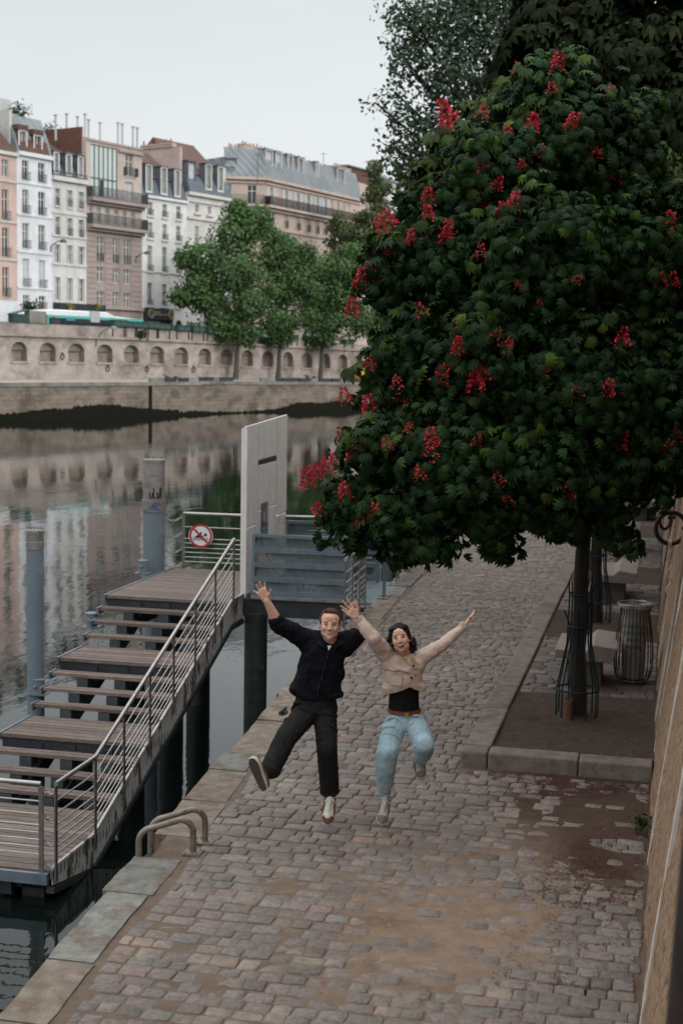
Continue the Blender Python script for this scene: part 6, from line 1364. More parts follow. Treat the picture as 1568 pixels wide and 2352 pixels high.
def folds(g, p0, p1, r0, r1, n_, seed, th=.010, span=(1.6, 3.4)):
    """slanted cloth creases around a limb"""
    rs = np.random.RandomState(seed); p0, p1 = Vector(p0), Vector(p1); t = (p1-p0).normalized(); a, b_ = frame_of(t)
    for k in range(n_):
        f = rs.uniform(.03, .97); c = p0.lerp(p1, f); r = r0+(r1-r0)*f; u0 = rs.uniform(0, 6.283); sp = rs.uniform(*span); sl = rs.uniform(-.05, .05); m_ = 7
        g.tube([c+(a*math.cos(u0+sp*i/m_)+b_*math.sin(u0+sp*i/m_))*(r-.004)+t*(sl*(i/m_-.5)*2) for i in range(m_+1)], [th*.3]+[th*rs.uniform(.7, 1.1)]*(m_-1)+[th*.3], 7)
def chainc(g, pts):
    """pts: [(point, radius)...]"""
    for (a, ra), (b_, rb) in zip(pts[:-1], pts[1:]): g.caps(a, b_, ra, rb, 14)
def fabric(name, c, c2=None, scale=60, bump=.0015, rough=.9, c3=None, **k):
    m = mk(name, c, c2, scale, rough, bump, scale*3, c3=c3, **k); m.node_tree.nodes['Principled BSDF'].inputs['Specular IOR Level'].default_value = .12; return m
def skinmat(name, c, c2):
    m = mk(name, c, c2, 14, .5, .0004, 200); b = m.node_tree.nodes['Principled BSDF']; b.inputs['Subsurface Weight'].default_value = .12; b.inputs['Subsurface Radius'].default_value = (.012, .005, .003); return m
def frame(fwd, up):
    f = Vector(fwd).normalized(); u = Vector(up); r = f.cross(u).normalized(); u = r.cross(f).normalized(); return Matrix((r, f, u)).transposed()
def hand(g, wrist, tips, fr=.0082, pn=PN, palm=.085, sidespan=.02, curl=.012, thumb=None, tr=.0098, sc=1.0):
    """wrist point, four finger-tip points (index..little) and a thumb tip; fingers bend towards pn"""
    w_ = Vector(wrist); mean = sum((Vector(t) for t in tips), Vector())/4; d = (mean-w_).normalized(); side = (Vector(tips[0])-Vector(tips[3])); side -= d*side.dot(d); side.normalize()
    ks = []
    for k, t in enumerate(tips):
        t = Vector(t); off = (1.5-k)*sidespan; kn = w_+d*(palm*(1, 1.04, 1.0, .92)[k])*sc+side*off*sc; ks.append(kn)
        g.caps(w_+side*off*.55+d*.012, kn, .0145*sc, .0115*sc, 10)
        ln = (t-kn).length; a = kn.lerp(t, .42)+pn*curl*-.5; b_ = kn.lerp(t, .74)-pn*curl*.2; r = fr*sc*(1, 1.03, .98, .88)[k]
        g.caps(kn, a, r*1.1, r*1.02, 10); g.caps(a, b_, r*1.03, r*.95, 10); g.caps(b_, t, r*.96, r*.82, 10)
    g.caps(ks[0], ks[3], .010*sc, .009*sc, 10); g.caps(w_+side*.012+d*.03, w_-side*.016+d*.045, .014*sc, .012*sc, 10)
    if thumb is not None:
        t = Vector(thumb); b0 = w_+d*.022*sc+side*.018*sc; m1 = b0.lerp(t, .48)+side*.010*sc; m2 = b0.lerp(t, .76)+side*.004
        g.caps(b0, m1, tr*1.5*sc, tr*1.12*sc, 10); g.caps(m1, m2, tr*1.1*sc, tr*sc, 10); g.caps(m2, t, tr*sc, tr*.82*sc, 10)
def head(g, c, M3, s=1.0, fem=False):
    L_ = lambda x, y, z: c+M3 @ Vector((x*s, y*s, z*s))
    def E(x, y, z, rx, ry, rz): g.ell(L_(x, y, z), (rx*s, ry*s, rz*s), M3, 20, 14)
    w_ = 1.02 if fem else 1.05
    E(0, -.012, .034, .074*w_, .092, .084); E(0, .018, -.008, .066*w_, .068, .088); E(0, .044, -.066, .043*w_, .034, .036); E(0, .056, -.090, .024*w_, .024, .022)
    for q in (-1, 1):
        E(q*.038*w_, .016, -.055, .024, .036, .032); E(q*.035, .060, -.022, .024, .022, .024); E(q*.030, .074, .030, .022, .012, .009)
        E(q*.0745*w_, -.006, -.004, .009, .019, .030); E(q*.078*w_, -.014, .008, .006, .015, .020)
        E(q*.0105, .091 if fem else .093, -.031, .0085, .010, .0075)
    g.caps(L_(0, .078 if fem else .082, .018), L_(0, .097 if fem else .106, -.025), .0075*s if fem else .0085*s, .0105*s, 12); E(0, .07, .052, .045, .018, .03)
    E(0, .069, -.050, .027, .0145, .020)
def facebits(parent, c, M3, s, skin_lip, open_mouth, brow, fem):
    L_ = lambda x, y, z: c+M3 @ Vector((x*s, y*s, z*s))
    LASH = mk('lash line', (.07, .035, .025)); EW = mk('eye white', (.26, .21, .19), rough=.3); EI = mk('iris', (.02, .014, .01), rough=.2)
    for q in (-1, 1):
        g = MB(); g.ell(L_(q*.030, .0805, .006), ((.0105 if not fem else .0115)*s, .0055*s, (.0034 if fem else .0024)*s), M3); e = g.build('eye', EW, parent, smooth=True)
        g = MB(); g.ell(L_(q*.030, .0855, .0062), (.0052*s, .0035*s, (.0034 if fem else .0027)*s), M3); g.build('iris', EI, e, smooth=True)
        g = MB(); g.tube([L_(q*(.030+t), .0868-abs(t)*.25, .0105+.0015-t*t*28+(.001 if fem else 0)) for t in (-.0135, -.007, 0, .007, .0145)], [.0009*s, .0016*s, .0018*s, .0016*s, .0009*s], 6); g.build('eyelid', LASH, parent, smooth=True)
        g = MB(); g.tube([L_(q*(.030+t), .0845-abs(t)*.25, .0015+t*t*10) for t in (-.012, -.004, .004, .012)], [.0004*s, .0007*s, .0007*s, .0004*s], 5); g.build('lower_lid', LASH, parent, smooth=True)
        g = MB(); g.tube([L_(q*(.031+t), .0905-abs(t)*.45-max(t, 0)*.4, .0285-((t-.004)**2)*12+(.003 if fem else 0)) for t in (-.017, -.008, 0, .010, .02)], [.0012*s, .0019*s, .002*s, .0017*s, .0008*s], 6); g.build('eyebrow', brow, parent, smooth=True)
    TE = mk('teeth', (.78, .74, .68), rough=.3); DK = mk('mouth inside', (.035, .008, .008), rough=.6)
    if not open_mouth:
        arc = lambda a, b_, y0: [L_(t, y0-.0105-t*t*9, -.052+t*t*a+b_) for t in np.linspace(-.027, .027, 9)]
        g = MB(); g.tube(arc(15, -.0035, .0965), [.001]+[.0032*s]*7+[.001], 8); g.build('teeth', TE, parent, smooth=True)
        g = MB(); g.tube(arc(12, .0015, .0985), [.001]+[.0021*s]*7+[.001], 8); g.tube(arc(17, -.0085, .0965), [.001, .002]+[.0032*s]*5+[.002, .001], 8); g.build('lips', skin_lip, parent, smooth=True)
        g = MB(); g.tube([L_(t, .086-t*t*9, -.054+t*t*16+.0002) for t in (-.031, -.027, -.024)], .0014*s, 6); g.tube([L_(t, .086-t*t*9, -.054+t*t*16+.0002) for t in (.031, .027, .024)], .0014*s, 6); g.build('mouth_corner', DK, parent, smooth=True)
    else:
        g = MB(); g.prism([L_(.025*math.cos(a), .0835-.012*math.cos(a)**2, -.058+.0175*math.sin(a)*(1.0 if math.sin(a) < 0 else .62)) for a in np.linspace(0, 2*math.pi, 25)[:-1]], M3 @ Vector((0, .002, 0))); g.build('mouth', DK, parent)
        g = MB(); g.tube([L_(t, .0845-t*t*14, -.0540+t*t*6) for t in np.linspace(-.020, .020, 9)], [.0015]+[.0040*s]*7+[.0015], 8); g.build('teeth', TE, parent, smooth=True)
        g = MB(); pts = [L_(.027*math.cos(a), .0865-.013*math.cos(a)**2, -.058+.0200*math.sin(a)*(1.0 if math.sin(a) < 0 else .72)) for a in np.linspace(0, 2*math.pi, 25)[:-1]]; g.tube(pts, .0029*s, 8, closed=True); g.build('lips', skin_lip, parent, smooth=True)
def shoe(parent, heel, toe, up, L_=.29, cols=None, w_=.1, name='shoe'):
    """sneaker: sole, upper, overlays, laces; local y heel->toe"""
    heel, toe = Vector(heel), Vector(toe); M3 = frame(toe-heel, up); P_ = lambda x, y, z: heel+M3 @ Vector((x*w_/.1, y*L_/.29, z)); 
    out = [(-.026, .0), (-.034, .03), (-.036, .08), (-.037, .13), (-.046, .19), (-.046, .235), (-.034, .272), (-.008, .29), (.022, .283), (.041, .25), (.047, .2), (.042, .14), (.036, .08), (.034, .03), (.026, .0), (.0, -.012)]
    g = MB()
    for z0, z1, k in ((0, .026, 1.0),):
        n_ = len(out); vs = [P_(x*.94, y, 0) for x, y in out]+[P_(x*1.05, y, .010) for x, y in out]+[P_(x*1.0, y, .028) for x, y in out]
        g.add(vs, [tuple(range(n_))]+[(i, (i+1) % n_, n_+(i+1) % n_, n_+i) for i in range(n_)]+[(n_+i, n_+(i+1) % n_, 2*n_+(i+1) % n_, 2*n_+i) for i in range(n_)]+[tuple(range(3*n_-1, 2*n_-1, -1))])
    e = g.build(name, cols['sole'], parent, smooth=True)
    g = MB(); n_ = len(out); g.prism([P_(x*.86, y*.97+.004, -.003) for x, y in out], M3 @ Vector((0, 0, .004))); g.build('outsole', cols['tread'], e)
    def loft(secs, z_lift=0, grow=1.0):
        vs = []; K = 14
        for (y, wl, h, zt_) in secs:
            for k in range(K):
                a = math.pi*(k/(K-1)); vs.append(P_(wl*math.cos(a)*grow, y, .024+(h*math.sin(a)**.7)*grow+z_lift))
        fs = [(i*K+k, i*K+k+1, (i+1)*K+k+1, (i+1)*K+k) for i in range(len(secs)-1) for k in range(K-1)]
        return vs, fs+[tuple(range(K)), tuple(range(len(secs)*K-1, (len(secs)-1)*K-1, -1))]
    U = [(-.004, .022, .055, 0), (.02, .032, .072, 0), (.06, .035, .078, 0), (.10, .035, .074, 0), (.14, .038, .060, 0), (.18, .043, .046, 0), (.22, .045, .038, 0), (.255, .038, .03, 0), (.283, .014, .014, 0)]
    g = MB(); g.add(*loft(U)); g.build('upper', cols['upper'], e, smooth=True)
    g = MB(); g.add(*loft(U[6:], .0, 1.04)); g.build('toe_cap', cols['toe'], e, smooth=True)
    g = MB(); g.add(*loft(U[:2]+[(.035, .0335, .074, 0)], .0, 1.04)); g.build('heel_counter', cols['over'], e, smooth=True)
    for q in (-1, 1):     # side overlays
        g = MB()
        pth = [(.19, 1.0, .0), (.155, .94, .35), (.12, .86, .55), (.09, .86, .5)]
        for (y, f, z) in [(.05, 1.0, .02)]: pass
        g.tube([P_(q*.044, .21, .034), P_(q*.041, .17, .045), P_(q*.036, .13, .052), P_(q*.035, .09, .05), P_(q*.036, .05, .04)], [.004, .011, .014, .013, .009], 8); g.build('overlay', cols['over'], e, smooth=True)
    g = MB(); g.tube([P_(0, .085, .098), P_(0, .12, .088), P_(0, .165, .070), P_(0, .195, .062)], [.017, .018, .015, .008], 10); g.build('tongue', cols['upper'], e, smooth=True)
    g = MB()
    for k in range(5):
        y = .105+.019*k; z = .1-.0085*k; g.tube([P_(-.021, y, z-.010), P_(0, y+.006, z+.006), P_(.021, y, z-.010)], .0036, 6); 
    g.tube([P_(0, .1, .105), P_(-.03, .105, .105), P_(-.045, .12, .09)], .003, 6); g.tube([P_(0, .1, .105), P_(.028, .115, .103), P_(.042, .11, .085)], .003, 6)
    g.build('laces', cols['lace'], e, smooth=True)
    return e, M3
skin_m = skinmat('fair skin', (.60, .36, .27), (.53, .30, .22)); skin_w = skinmat('warm skin', (.58, .35, .245), (.51, .29, .195))
lip_m = mk('man lips', (.42, .19, .155), rough=.5); lip_w = mk('woman lips', (.38, .075, .07), rough=.4)
# ---------------------------------------------------------------- man
man = tag(empty('person', J(480, 1640, 0)), 'jumping man in dark navy shirt and black trousers with both arms raised', 'person')
hc = J(556, 405, .06); tocam = (CAM-hc).normalized(); upv = (J(562, 300, .02)-J(550, 500, .07)).normalized(); HM = frame(tocam+Vector((0, 0, -.02)), upv)
sR, sL = J(408, 492, 0), J(668, 505, -.02); eR, eL = J(232, 392, .10), J(742, 462, -.12); wR, wL = J(165, 252, .15), J(712, 338, -.10)
hR, hL = J(412, 905, 0), J(530, 915, 0); kR, kL = J(285, 1098, .27), J(538, 1165, .14); aR, aL = J(178, 1318, .42), J(556, 1455, -.02)
g = MB(); head(g, hc, HM, 1.0)
nk = J(556, 520, 0.0); chainc(g, [(hc-HM @ Vector((0, .012, .055)), .055), (nk, .056), (J(545, 575, -.02), .07)])
chainc(g, [(J(530, 620, 0), .10), (J(490, 800, 0), .09), (J(470, 900, 0), .085)]); g.caps(sR, sL, .055, .055)
for s_, e_, w_ in ((sR, eR, wR), (sL, eL, wL)): chainc(g, [(s_, .052), (e_, .041)]); chainc(g, [(e_, .041), (e_.lerp(w_, .35), .041), (w_, .026)])
for h_, k_, a_ in ((hR, kR, aR), (hL, kL, aL)): chainc(g, [(h_, .06), (k_, .05), (k_.lerp(a_, .35), .052), (a_, .035)])
hand(g, wR, [J(152, 142, .15), J(121, 137, .17), J(99, 152, .17), J(81, 190, .16)], thumb=J(191, 183, .19), palm=.088, sidespan=.021, curl=.01)
hw = wL; hand(g, hw, [J(722, 262, -.035), J(708, 262, -.03), J(695, 264, -.03), J(683, 270, -.03)], thumb=J(733, 300, -.02), palm=.062, sidespan=.016, curl=-.03)
bake(g, 'body', skin_m, man, .0046, 4)
facebits(man, hc, HM, 1.0, lip_m, False, mk('brown brow', (.20, .11, .07)), False)
L_ = lambda x, y, z: hc+HM @ Vector((x, y, z))
g = MB(); g.ell(L_(0, -.032, .046), (.084, .094, .087), HM, 22, 16); g.ell(L_(0, .006, .098), (.052, .052, .030), HM); g.ell(L_(.022, .028, .108), (.028, .028, .016), HM); g.ell(L_(-.02, .028, .104), (.03, .03, .016), HM); g.ell(L_(0, .046, .102), (.018, .018, .012), HM)
for q in (-1, 1): g.ell(L_(q*.072, .012, .03), (.009, .022, .035), HM)
bake(g, 'hair', fabric('short brown hair', (.09, .052, .034), (.045, .026, .018), 90, .003), man, .0045, 2, .008, .012)
DS = fabric('navy shirt fabric', (.0055, .006, .0095), (.0035, .004, .006), 90, .001, .85)
g = MB()
chainc(g, [(J(470, 855, .0), .128), (J(462, 838, -.0), .15)]) if 0 else None
def slab(g, a, b_, wa, wb, da, db, nn=16):
    nn = 18
    """torso-like loft: ellipses from a to b with half widths w and depths d"""
    a, b_ = Vector(a), Vector(b_); t = (b_-a).normalized(); side = PT-t*PT.dot(t); side.normalize(); dep = t.cross(side).normalized(); M_ = Matrix((side, dep, t)).transposed()
    for k in range(nn+1):
        f = k/nn; g.ell(a.lerp(b_, f), (wa+(wb-wa)*f, da+(db-da)*f, .05), M_, 20, 10)
slab(g, J(466, 838), J(492, 700), .198, .175, .125, .125); slab(g, J(492, 700), J(520, 560), .175, .172, .125, .125); slab(g, J(520, 560), J(540, 515), .17, .12, .12, .085)
g.caps(sR, sL, .075, .075)
chainc(g, [(J(430, 520, 0), .095), (sR, .085), (sR.lerp(eR, .55), .07), (eR.lerp(wR, -.02), .062), (eR.lerp(wR, .12), .055)]); chainc(g, [(J(640, 530, -.02), .095), (sL, .085), (sL.lerp(eL, .6), .072), (eL, .06), (eL.lerp(wL, .1), .054)])
g.ell(J(575, 835, .01), (.085, .10, .05)); g.ell(J(345, 795, 0), (.05, .09, .055)); g.ell(J(560, 700, 0), (.11, .11, .12))
# rolled cuffs
for e_, w_, f in ((eR, wR, .22), (eL, wL, .17)):
    p = e_.lerp(w_, f); t = (w_-e_).normalized(); a, b_ = frame_of(t)
    for dz in (0, .016): g.tube([p-t*dz+(a*math.cos(u)+b_*math.sin(u))*(.046+dz*.3) for u in np.linspace(0, 6.283, 17)[:-1]], .013, 8, closed=True)
g.caps(eR+Vector((0, 0, -.02)), eR.lerp(wR, .05)+(-PT*.0)+Vector((0, 0, -.055)), .035, .02)
folds(g, sR, eR, .082, .064, 9, 1); folds(g, sL, eL, .082, .064, 8, 2)
for k_ in range(7):
    rs = np.random.RandomState(60+k_); x_, y_ = rs.uniform(400, 600), rs.uniform(600, 760); g.tube([J(x_, y_, .10), J(x_+rs.uniform(-20, 20), y_+50, .112), J(x_+rs.uniform(-50, 50), y_+110, .10)], [.006, .014, .006], 8)
sh_ = bake(g, 'shirt', DS, man, .006, 3, .03, .08); clipf(sh_, [290, 335, 410, 480, 560, 634], [806, 842, 868, 878, 870, 850])
# open collar and placket
g = MB(); cb = J(552, 528, .075)
for q, (x0, y0, x1, y1, x2, y2) in ((1, (505, 492, 535, 548, 472, 518)), (-1, (612, 492, 560, 562, 640, 512))): g.prism([J(x0, y0, .075), J(x1, y1, .135), J(x2, y2, .125), J((x0+x2)/2, y0-2, .07)], PN*.008)
g.tube([J(500, 486, .03), J(490, 476, -.02), J(520, 462, -.05), J(590, 462, -.05), J(622, 478, -.02), J(614, 490, .03)], .014, 8)
g.build('collar', DS, man, smooth=True)
g = MB(); g.prism([J(540, 530, .133), J(566, 530, .133), J(548, 560, .14)], PN*.003); g.build('undershirt', mk('white tee', (.6, .6, .6)), man)
pts = [J(x, y, o) for x, y, o in ((548, 560, .137), (528, 640, .138), (508, 720, .137), (488, 790, .137), (478, 850, .137))]
g = MB(); g.tube(pts, .006, 6)
g.build('placket', fabric('placket', (.012, .013, .019)), man, smooth=True)
for k, (x, y) in enumerate(((541, 600), (524, 665), (506, 735), (490, 790))):
    g = MB(); g.ell(J(x, y, .143), (.006, .006, .006)); g.build('button', BLK, man, smooth=True)
TR = fabric('washed black denim', (.020, .0195, .019), (.010, .010, .010), 50, .001, .9, c3=(.030, .029, .028), c3s=4)
g = MB(); slab(g, J(470, 832), J(468, 925), .155, .17, .11, .115, 4)
chainc(g, [(J(425, 930, 0), .098), (kR, .084), (kR.lerp(aR, .5), .082), (aR.lerp(kR, .12), .078)]); chainc(g, [(J(525, 940, 0), .094), (kL, .080), (kL.lerp(aL, .55), .078), (aL.lerp(kL, .13), .074)])
for a_, k_, r in ((aR, kR, .080), (aL, kL, .075)):
    p = a_.lerp(k_, .09); t = (k_-a_).normalized(); a, b_ = frame_of(t); g.tube([p+(a*math.cos(u)+b_*math.sin(u))*(r-.006) for u in np.linspace(0, 6.283, 21)[:-1]], .009, 8, closed=True); g.tube([p, a_.lerp(k_, .3)], r*.98, 18)
folds(g, hR, kR, .096, .084, 9, 5); folds(g, kR, aR, .082, .07, 9, 6); folds(g, hL, kL, .092, .08, 8, 7); folds(g, kL, aL, .078, .063, 10, 8)
bake(g, 'trousers', TR, man, .006, 2, .014, .06)
SK = fabric('dark sock', (.012, .012, .015)); g = MB(); chainc(g, [(aL.lerp(kL, .1), .04), (aL, .036), (J(553, 1490, .0), .036)]); g.build('sock', SK, man, smooth=True); g = MB(); chainc(g, [(aR.lerp(kR, .1), .04), (aR, .036), (J(150, 1330, .42), .036)]); g.build('sock', SK, man, smooth=True)
ring_ = aL.lerp(kL, .02); a, b_ = frame_of((kL-aL).normalized()); g = MB(); g.tube([ring_+(a*math.cos(u)+b_*math.sin(u))*.0385 for u in np.linspace(0, 6.283, 17)[:-1]], .003, 5, closed=True); g.build('sock_stripe', mk('pale stripe', (.3, .38, .42)), man)
sneak = dict(sole=mk('off white rubber', (.5, .46, .4)), tread=mk('brown outsole', (.075, .058, .055), (.055, .042, .04), 40), upper=mk('cream leather', (.55, .52, .46)), toe=mk('brown suede toe', (.11, .045, .026)), over=mk('brown suede', (.12, .048, .028)), lace=mk('white laces', (.65, .63, .58)))
sneak['tread'].node_tree.nodes['Principled BSDF'].inputs['Roughness'].default_value = .9
e, m3 = shoe(man, J(562, 1462, -.05), J(541, 1622, .13), PN*.8+Vector((0, 0, .35)), .28, sneak)
hq = J(562, 1462, -.05); g = MB(); g.ell(hq+m3 @ Vector((.002, .212, .060)), (.026, .03, .012), m3); g.build('toe_patch', sneak['upper'], e, smooth=True)
shoe(man, J(148, 1425, .50), J(92, 1286, .52), -PN*1.0+PT*(.35 if (CM.transposed() @ PT).x > 0 else -.35)+Vector((0, 0, .15)), .27, sneak, .098)
# ---------------------------------------------------------------- woman
wom = tag(empty('person', J(1000, 1640, 0)), 'jumping laughing woman with black hair, beige cardigan and light blue jeans', 'person')
RT = PT if (CM.transposed() @ PT).x > 0 else -PT
hc = J(992, 492, .07); upv = (J(972, 400, .02)-J(1008, 580, .06)).normalized(); HM = frame((CAM-hc).normalized()+RT*-.10+Vector((0, 0, .10)), upv)
sR, sL = J(915, 598, .0), J(1108, 612, -.01); eR, eL = J(822, 482, .14), J(1248, 528, .03); wR, wL = J(728, 362, .10), J(1392, 402, -.04)
hR, hL = J(968, 985, 0), J(1080, 980, 0); kR, kL = J(912, 1195, .22), J(1140, 1142, .27); aR, aL = J(893, 1462, .08), J(1112, 1248, -.02)
g = MB(); head(g, hc, HM, .93, True); nk = J(1025, 590, .0); chainc(g, [(hc-HM @ Vector((0, .012, .05)), .045), (nk, .045), (J(1030, 640, -.01), .055)])
chainc(g, [(J(1025, 680, 0), .08), (J(1015, 850, 0), .07), (J(1022, 955, 0), .075)]); g.caps(sR, sL, .045, .045)
for s_, e_, w_ in ((sR, eR, wR), (sL, eL, wL)): chainc(g, [(s_, .042), (e_, .033), (e_.lerp(w_, .35), .032), (w_, .022)])
for h_, k_, a_ in ((hR, kR, aR), (hL, kL, aL)): chainc(g, [(h_, .055), (k_, .045), (k_.lerp(a_, .35), .046), (a_, .032)])
hand(g, wR, [J(662, 239, .10), J(635, 254, .11), J(621, 284, .11), J(630, 308, .11)], thumb=J(716, 254, .10), fr=.0075, palm=.078, sidespan=.019, curl=.006, tr=.009)
hand(g, wL, [J(1451, 309, -.06), J(1449, 318, -.04), J(1445, 329, -.03), J(1439, 341, -.02)], thumb=J(1424, 352, .0), fr=.0068, palm=.07, sidespan=.006, curl=.003, tr=.008)
bake(g, 'body', skin_w, wom, .0045, 3)
BH = mk('black hair strands', (.006, .0045, .004), (.011, .008, .007), 40, .45); facebits(wom, hc, HM, .93, lip_w, True, BH, True)
L_ = lambda x, y, z: hc+HM @ Vector((x*.93, y*.93, z*.93))
# hair: cap plus wavy locks thrown to the viewer's right
g = MB(); g.ell(L_(0, -.030, .046), (.082, .094, .088), HM, 22, 16); g.ell(L_(.032, .032, .086), (.044, .034, .020), HM); g.ell(L_(-.036, .030, .080), (.034, .034, .024), HM); g.ell(L_(.066, .018, .05), (.018, .034, .04), HM); g.ell(L_(-.066, .016, .045), (.016, .032, .04), HM); g.ell(L_(.032, -.004, .096), (.05, .046, .024), HM); g.ell(L_(-.034, -.004, .094), (.044, .046, .022), HM)
for q in (-1, 1): g.ell(L_(q*.074, .0, .03), (.016, .03, .05), HM)
rs = np.random.RandomState(5); lk = MB()
def lock(p0, p1, r, amp, mb, n_=12, ph=None):
    ph = rs.uniform(0, 6) if ph is None else ph; pts = []; t = (p1-p0).normalized(); a, b_ = frame_of(t)
    for k in range(n_+1): f = k/n_; pts.append(p0.lerp(p1, f)+a*amp*math.sin(ph+f*7)*f+b_*amp*math.cos(ph+f*6)*f+Vector((0, 0, -.02*f*f)))
    mb.tube(pts, [r*(1-.75*(k/n_)**2) for k in range(n_+1)], 7)
g.ell(J(1068, 520, -.03), (.028, .04, .055)); g.ell(J(1078, 560, -.03), (.022, .03, .04)); g.ell(J(918, 510, -.02), (.02, .03, .04))
for k in range(26):
    p0 = L_(rs.uniform(.03, .085), rs.uniform(-.06, .0), rs.uniform(-.02, .09)); x, y = rs.uniform(1050, 1092), rs.uniform(500, 600); lock(p0, J(x, y, rs.uniform(-.06, .05)), .017, .028, g)
for k in range(8):
    p0 = L_(rs.uniform(-.085, -.06), rs.uniform(-.05, .0), rs.uniform(-.03, .06)); lock(p0, J(rs.uniform(905, 925), rs.uniform(480, 555), rs.uniform(-.05, .03)), .014, .022, g)
bake(g, 'hair', fabric('black wavy hair', (.005, .004, .0035), (.010, .0075, .006), 60, .002, .5), wom, .0055, 1, .008, .015)
for k in range(120):
    side = rs.rand() < .72
    p0 = L_(rs.uniform(.02, .09), rs.uniform(-.05, .0), rs.uniform(-.02, .11)) if side else L_(rs.uniform(-.088, -.03), rs.uniform(-.05, .0), rs.uniform(-.03, .11))
    p1 = J(rs.uniform(1035, 1102), rs.uniform(470, 612), rs.uniform(-.08, .06)) if side else J(rs.uniform(890, 925), rs.uniform(460, 562), rs.uniform(-.06, .05))
    lock(p0, p1, .0028, rs.uniform(.012, .03), lk)
for k in range(14): lock(L_(rs.uniform(-.04, .05), -.0, .11), J(rs.uniform(960, 1035), rs.uniform(398, 415), rs.uniform(-.03, .04)), .002, .014, lk)
lk.build('loose_hair', BH, wom, smooth=True)
KN = fabric('beige knit', (.55, .42, .355), (.45, .335, .28), 120, .003, .95)
g = MB(); slab(g, J(1010, 800), J(1008, 700), .150, .148, .115, .115, 5); slab(g, J(1008, 700), J(1012, 610), .15, .135, .112, .09, 5); g.caps(sR, sL, .062, .062); g.ell(J(940, 790, 0), (.085, .09, .06)); g.ell(J(1095, 785, 0), (.075, .09, .05)); g.ell(J(1085, 640, .03), (.06, .05, .05))
chainc(g, [(J(940, 640, 0), .085), (sR, .072), (sR.lerp(eR, .5), .062), (eR, .056), (eR.lerp(wR, .5), .050), (eR.lerp(wR, .9), .037)])
chainc(g, [(J(1085, 650, 0), .08), (sL, .068), (sL.lerp(eL, .5), .058), (eL, .050), (eL.lerp(wL, .5), .043), (eL.lerp(wL, .88), .031)])
HX, HY = [866, 900, 960, 1010, 1050, 1080, 1130, 1165], [812, 828, 816, 800, 780, 796, 812, 822]
folds(g, sR, eR, .067, .057, 7, 3, .007); folds(g, sL, eL, .063, .051, 7, 4, .007); folds(g, J(1010, 790), J(1012, 640), .14, .12, 5, 14, .014)
cd_ = bake(g, 'cardigan', KN, wom, .006, 3, .02, .07); clipf(cd_, HX, HY)
RIB = fabric('ribbed knit', (.52, .40, .33), (.34, .25, .2), 30, .002, .95)
g = MB()
for e_, w_, r in ((eR, wR, .036), (eL, wL, .031)):
    t = (w_-e_).normalized(); a, b_ = frame_of(t)
    for k in range(16):
        u = k/16*6.283; g.caps(e_.lerp(w_, .84)+(a*math.cos(u)+b_*math.sin(u))*r, e_.lerp(w_, .99)+(a*math.cos(u)+b_*math.sin(u))*r*1.02, .006, .006, 6)
# hem and front band
def hemline(x): return np.interp(x, [868, 915, 1000, 1050, 1100, 1160], [806, 862, 800, 772, 800, 822])
for k in range(40):
    x = 884+k*6.6; y = np.interp(x, HX, HY); o = .108*math.sqrt(max(0, 1-((x-1012)/150)**2))+.004
    g.caps(J(x, y+2, o), J(x, y-26, o+.004), .0055, .005, 6)
for (x0, y0), (x1, y1) in (((1062, 588), (1066, 640)), ((1066, 640), (1066, 700)), ((1066, 700), (1055, 762))):
    n_ = 9
    for k in range(n_):
        f = k/n_; x, y = x0+(x1-x0)*f, y0+(y1-y0)*f; o = .120; g.caps(J(x-11, y-1, o), J(x+12, y+2, o-.004), .0038, .0038, 6)
for k in range(9): x = 930+k*8.5; g.caps(J(x, 698+k*1.2, .112), J(x, 712+k*1.2, .114), .004, .004, 6)
g.build('ribbing', RIB, wom, smooth=True)
g = MB(); g.prism([J(928, 712, .112), J(1000, 716, .126), J(998, 778, .126), J(930, 770, .112)], PN*.006); g.build('pocket', KN, wom)
for k, (x, y) in enumerate(((1072, 655), (1060, 728))):
    g = MB(); q = J(x, y, .128); g.lathe(q, [(.0095, 0), (.0095, .004)], 14, Matrix.Rotation(math.pi/2, 3, 'X')); g.build('button', BLK, wom)
NV = [J(x, y, o) for x, y, o in ((1000, 590, .07), (1032, 612, .09), (1048, 640, .105), (1050, 600, .085), (1040, 585, .06))]
g = MB(); g.prism([J(1012, 600, .093), J(1052, 592, .093), J(1052, 648, .115)], PN*.006); g.build('neckline_skin', skin_w, wom)
g = MB(); g.tube([J(1000, 597, .075), J(1015, 612, .1), (J(1035, 610, .105)), J(1046, 598, .09), J(1050, 588, .07)], .0035, 6); g.build('necklace', mk('gold', (.55, .32, .08), rough=.3, metal=.8), wom, smooth=True)
for x, y in ((936, 537), (1042, 525)):
    g = MB(); c = J(x, y, .05); g.tube([c+RT*.009*math.cos(a)+Vector((0, 0, .012*math.sin(a))) for a in np.linspace(0, 6.283, 13)[:-1]], .0028, 6, closed=True); g.build('earring', bpy.data.materials['gold'], wom, smooth=True)
g = MB(); t = (wR-eR).normalized(); a, b_ = frame_of(t); p = eR.lerp(wR, 1.0)
for dz, r in ((0, .027), (.014, .026)): g.tube([p+t*dz+(a*math.cos(u)+b_*math.sin(u))*r for u in np.linspace(0, 6.283, 19)[:-1]], .0035, 6, closed=True)
g.build('bracelet', M['steel'], wom, smooth=True); g = MB(); g.ell(p+PN*.027+t*.006, (.012, .006, .014)); g.build('watch', BLK, wom, smooth=True)
g = MB(); slab(g, J(1012, 935), J(1012, 780), .122, .112, .095, .09, 7); bake(g, 'top', fabric('black top', (.008, .008, .009), (.005, .005, .006)), wom, .008, 3, .014, .06)
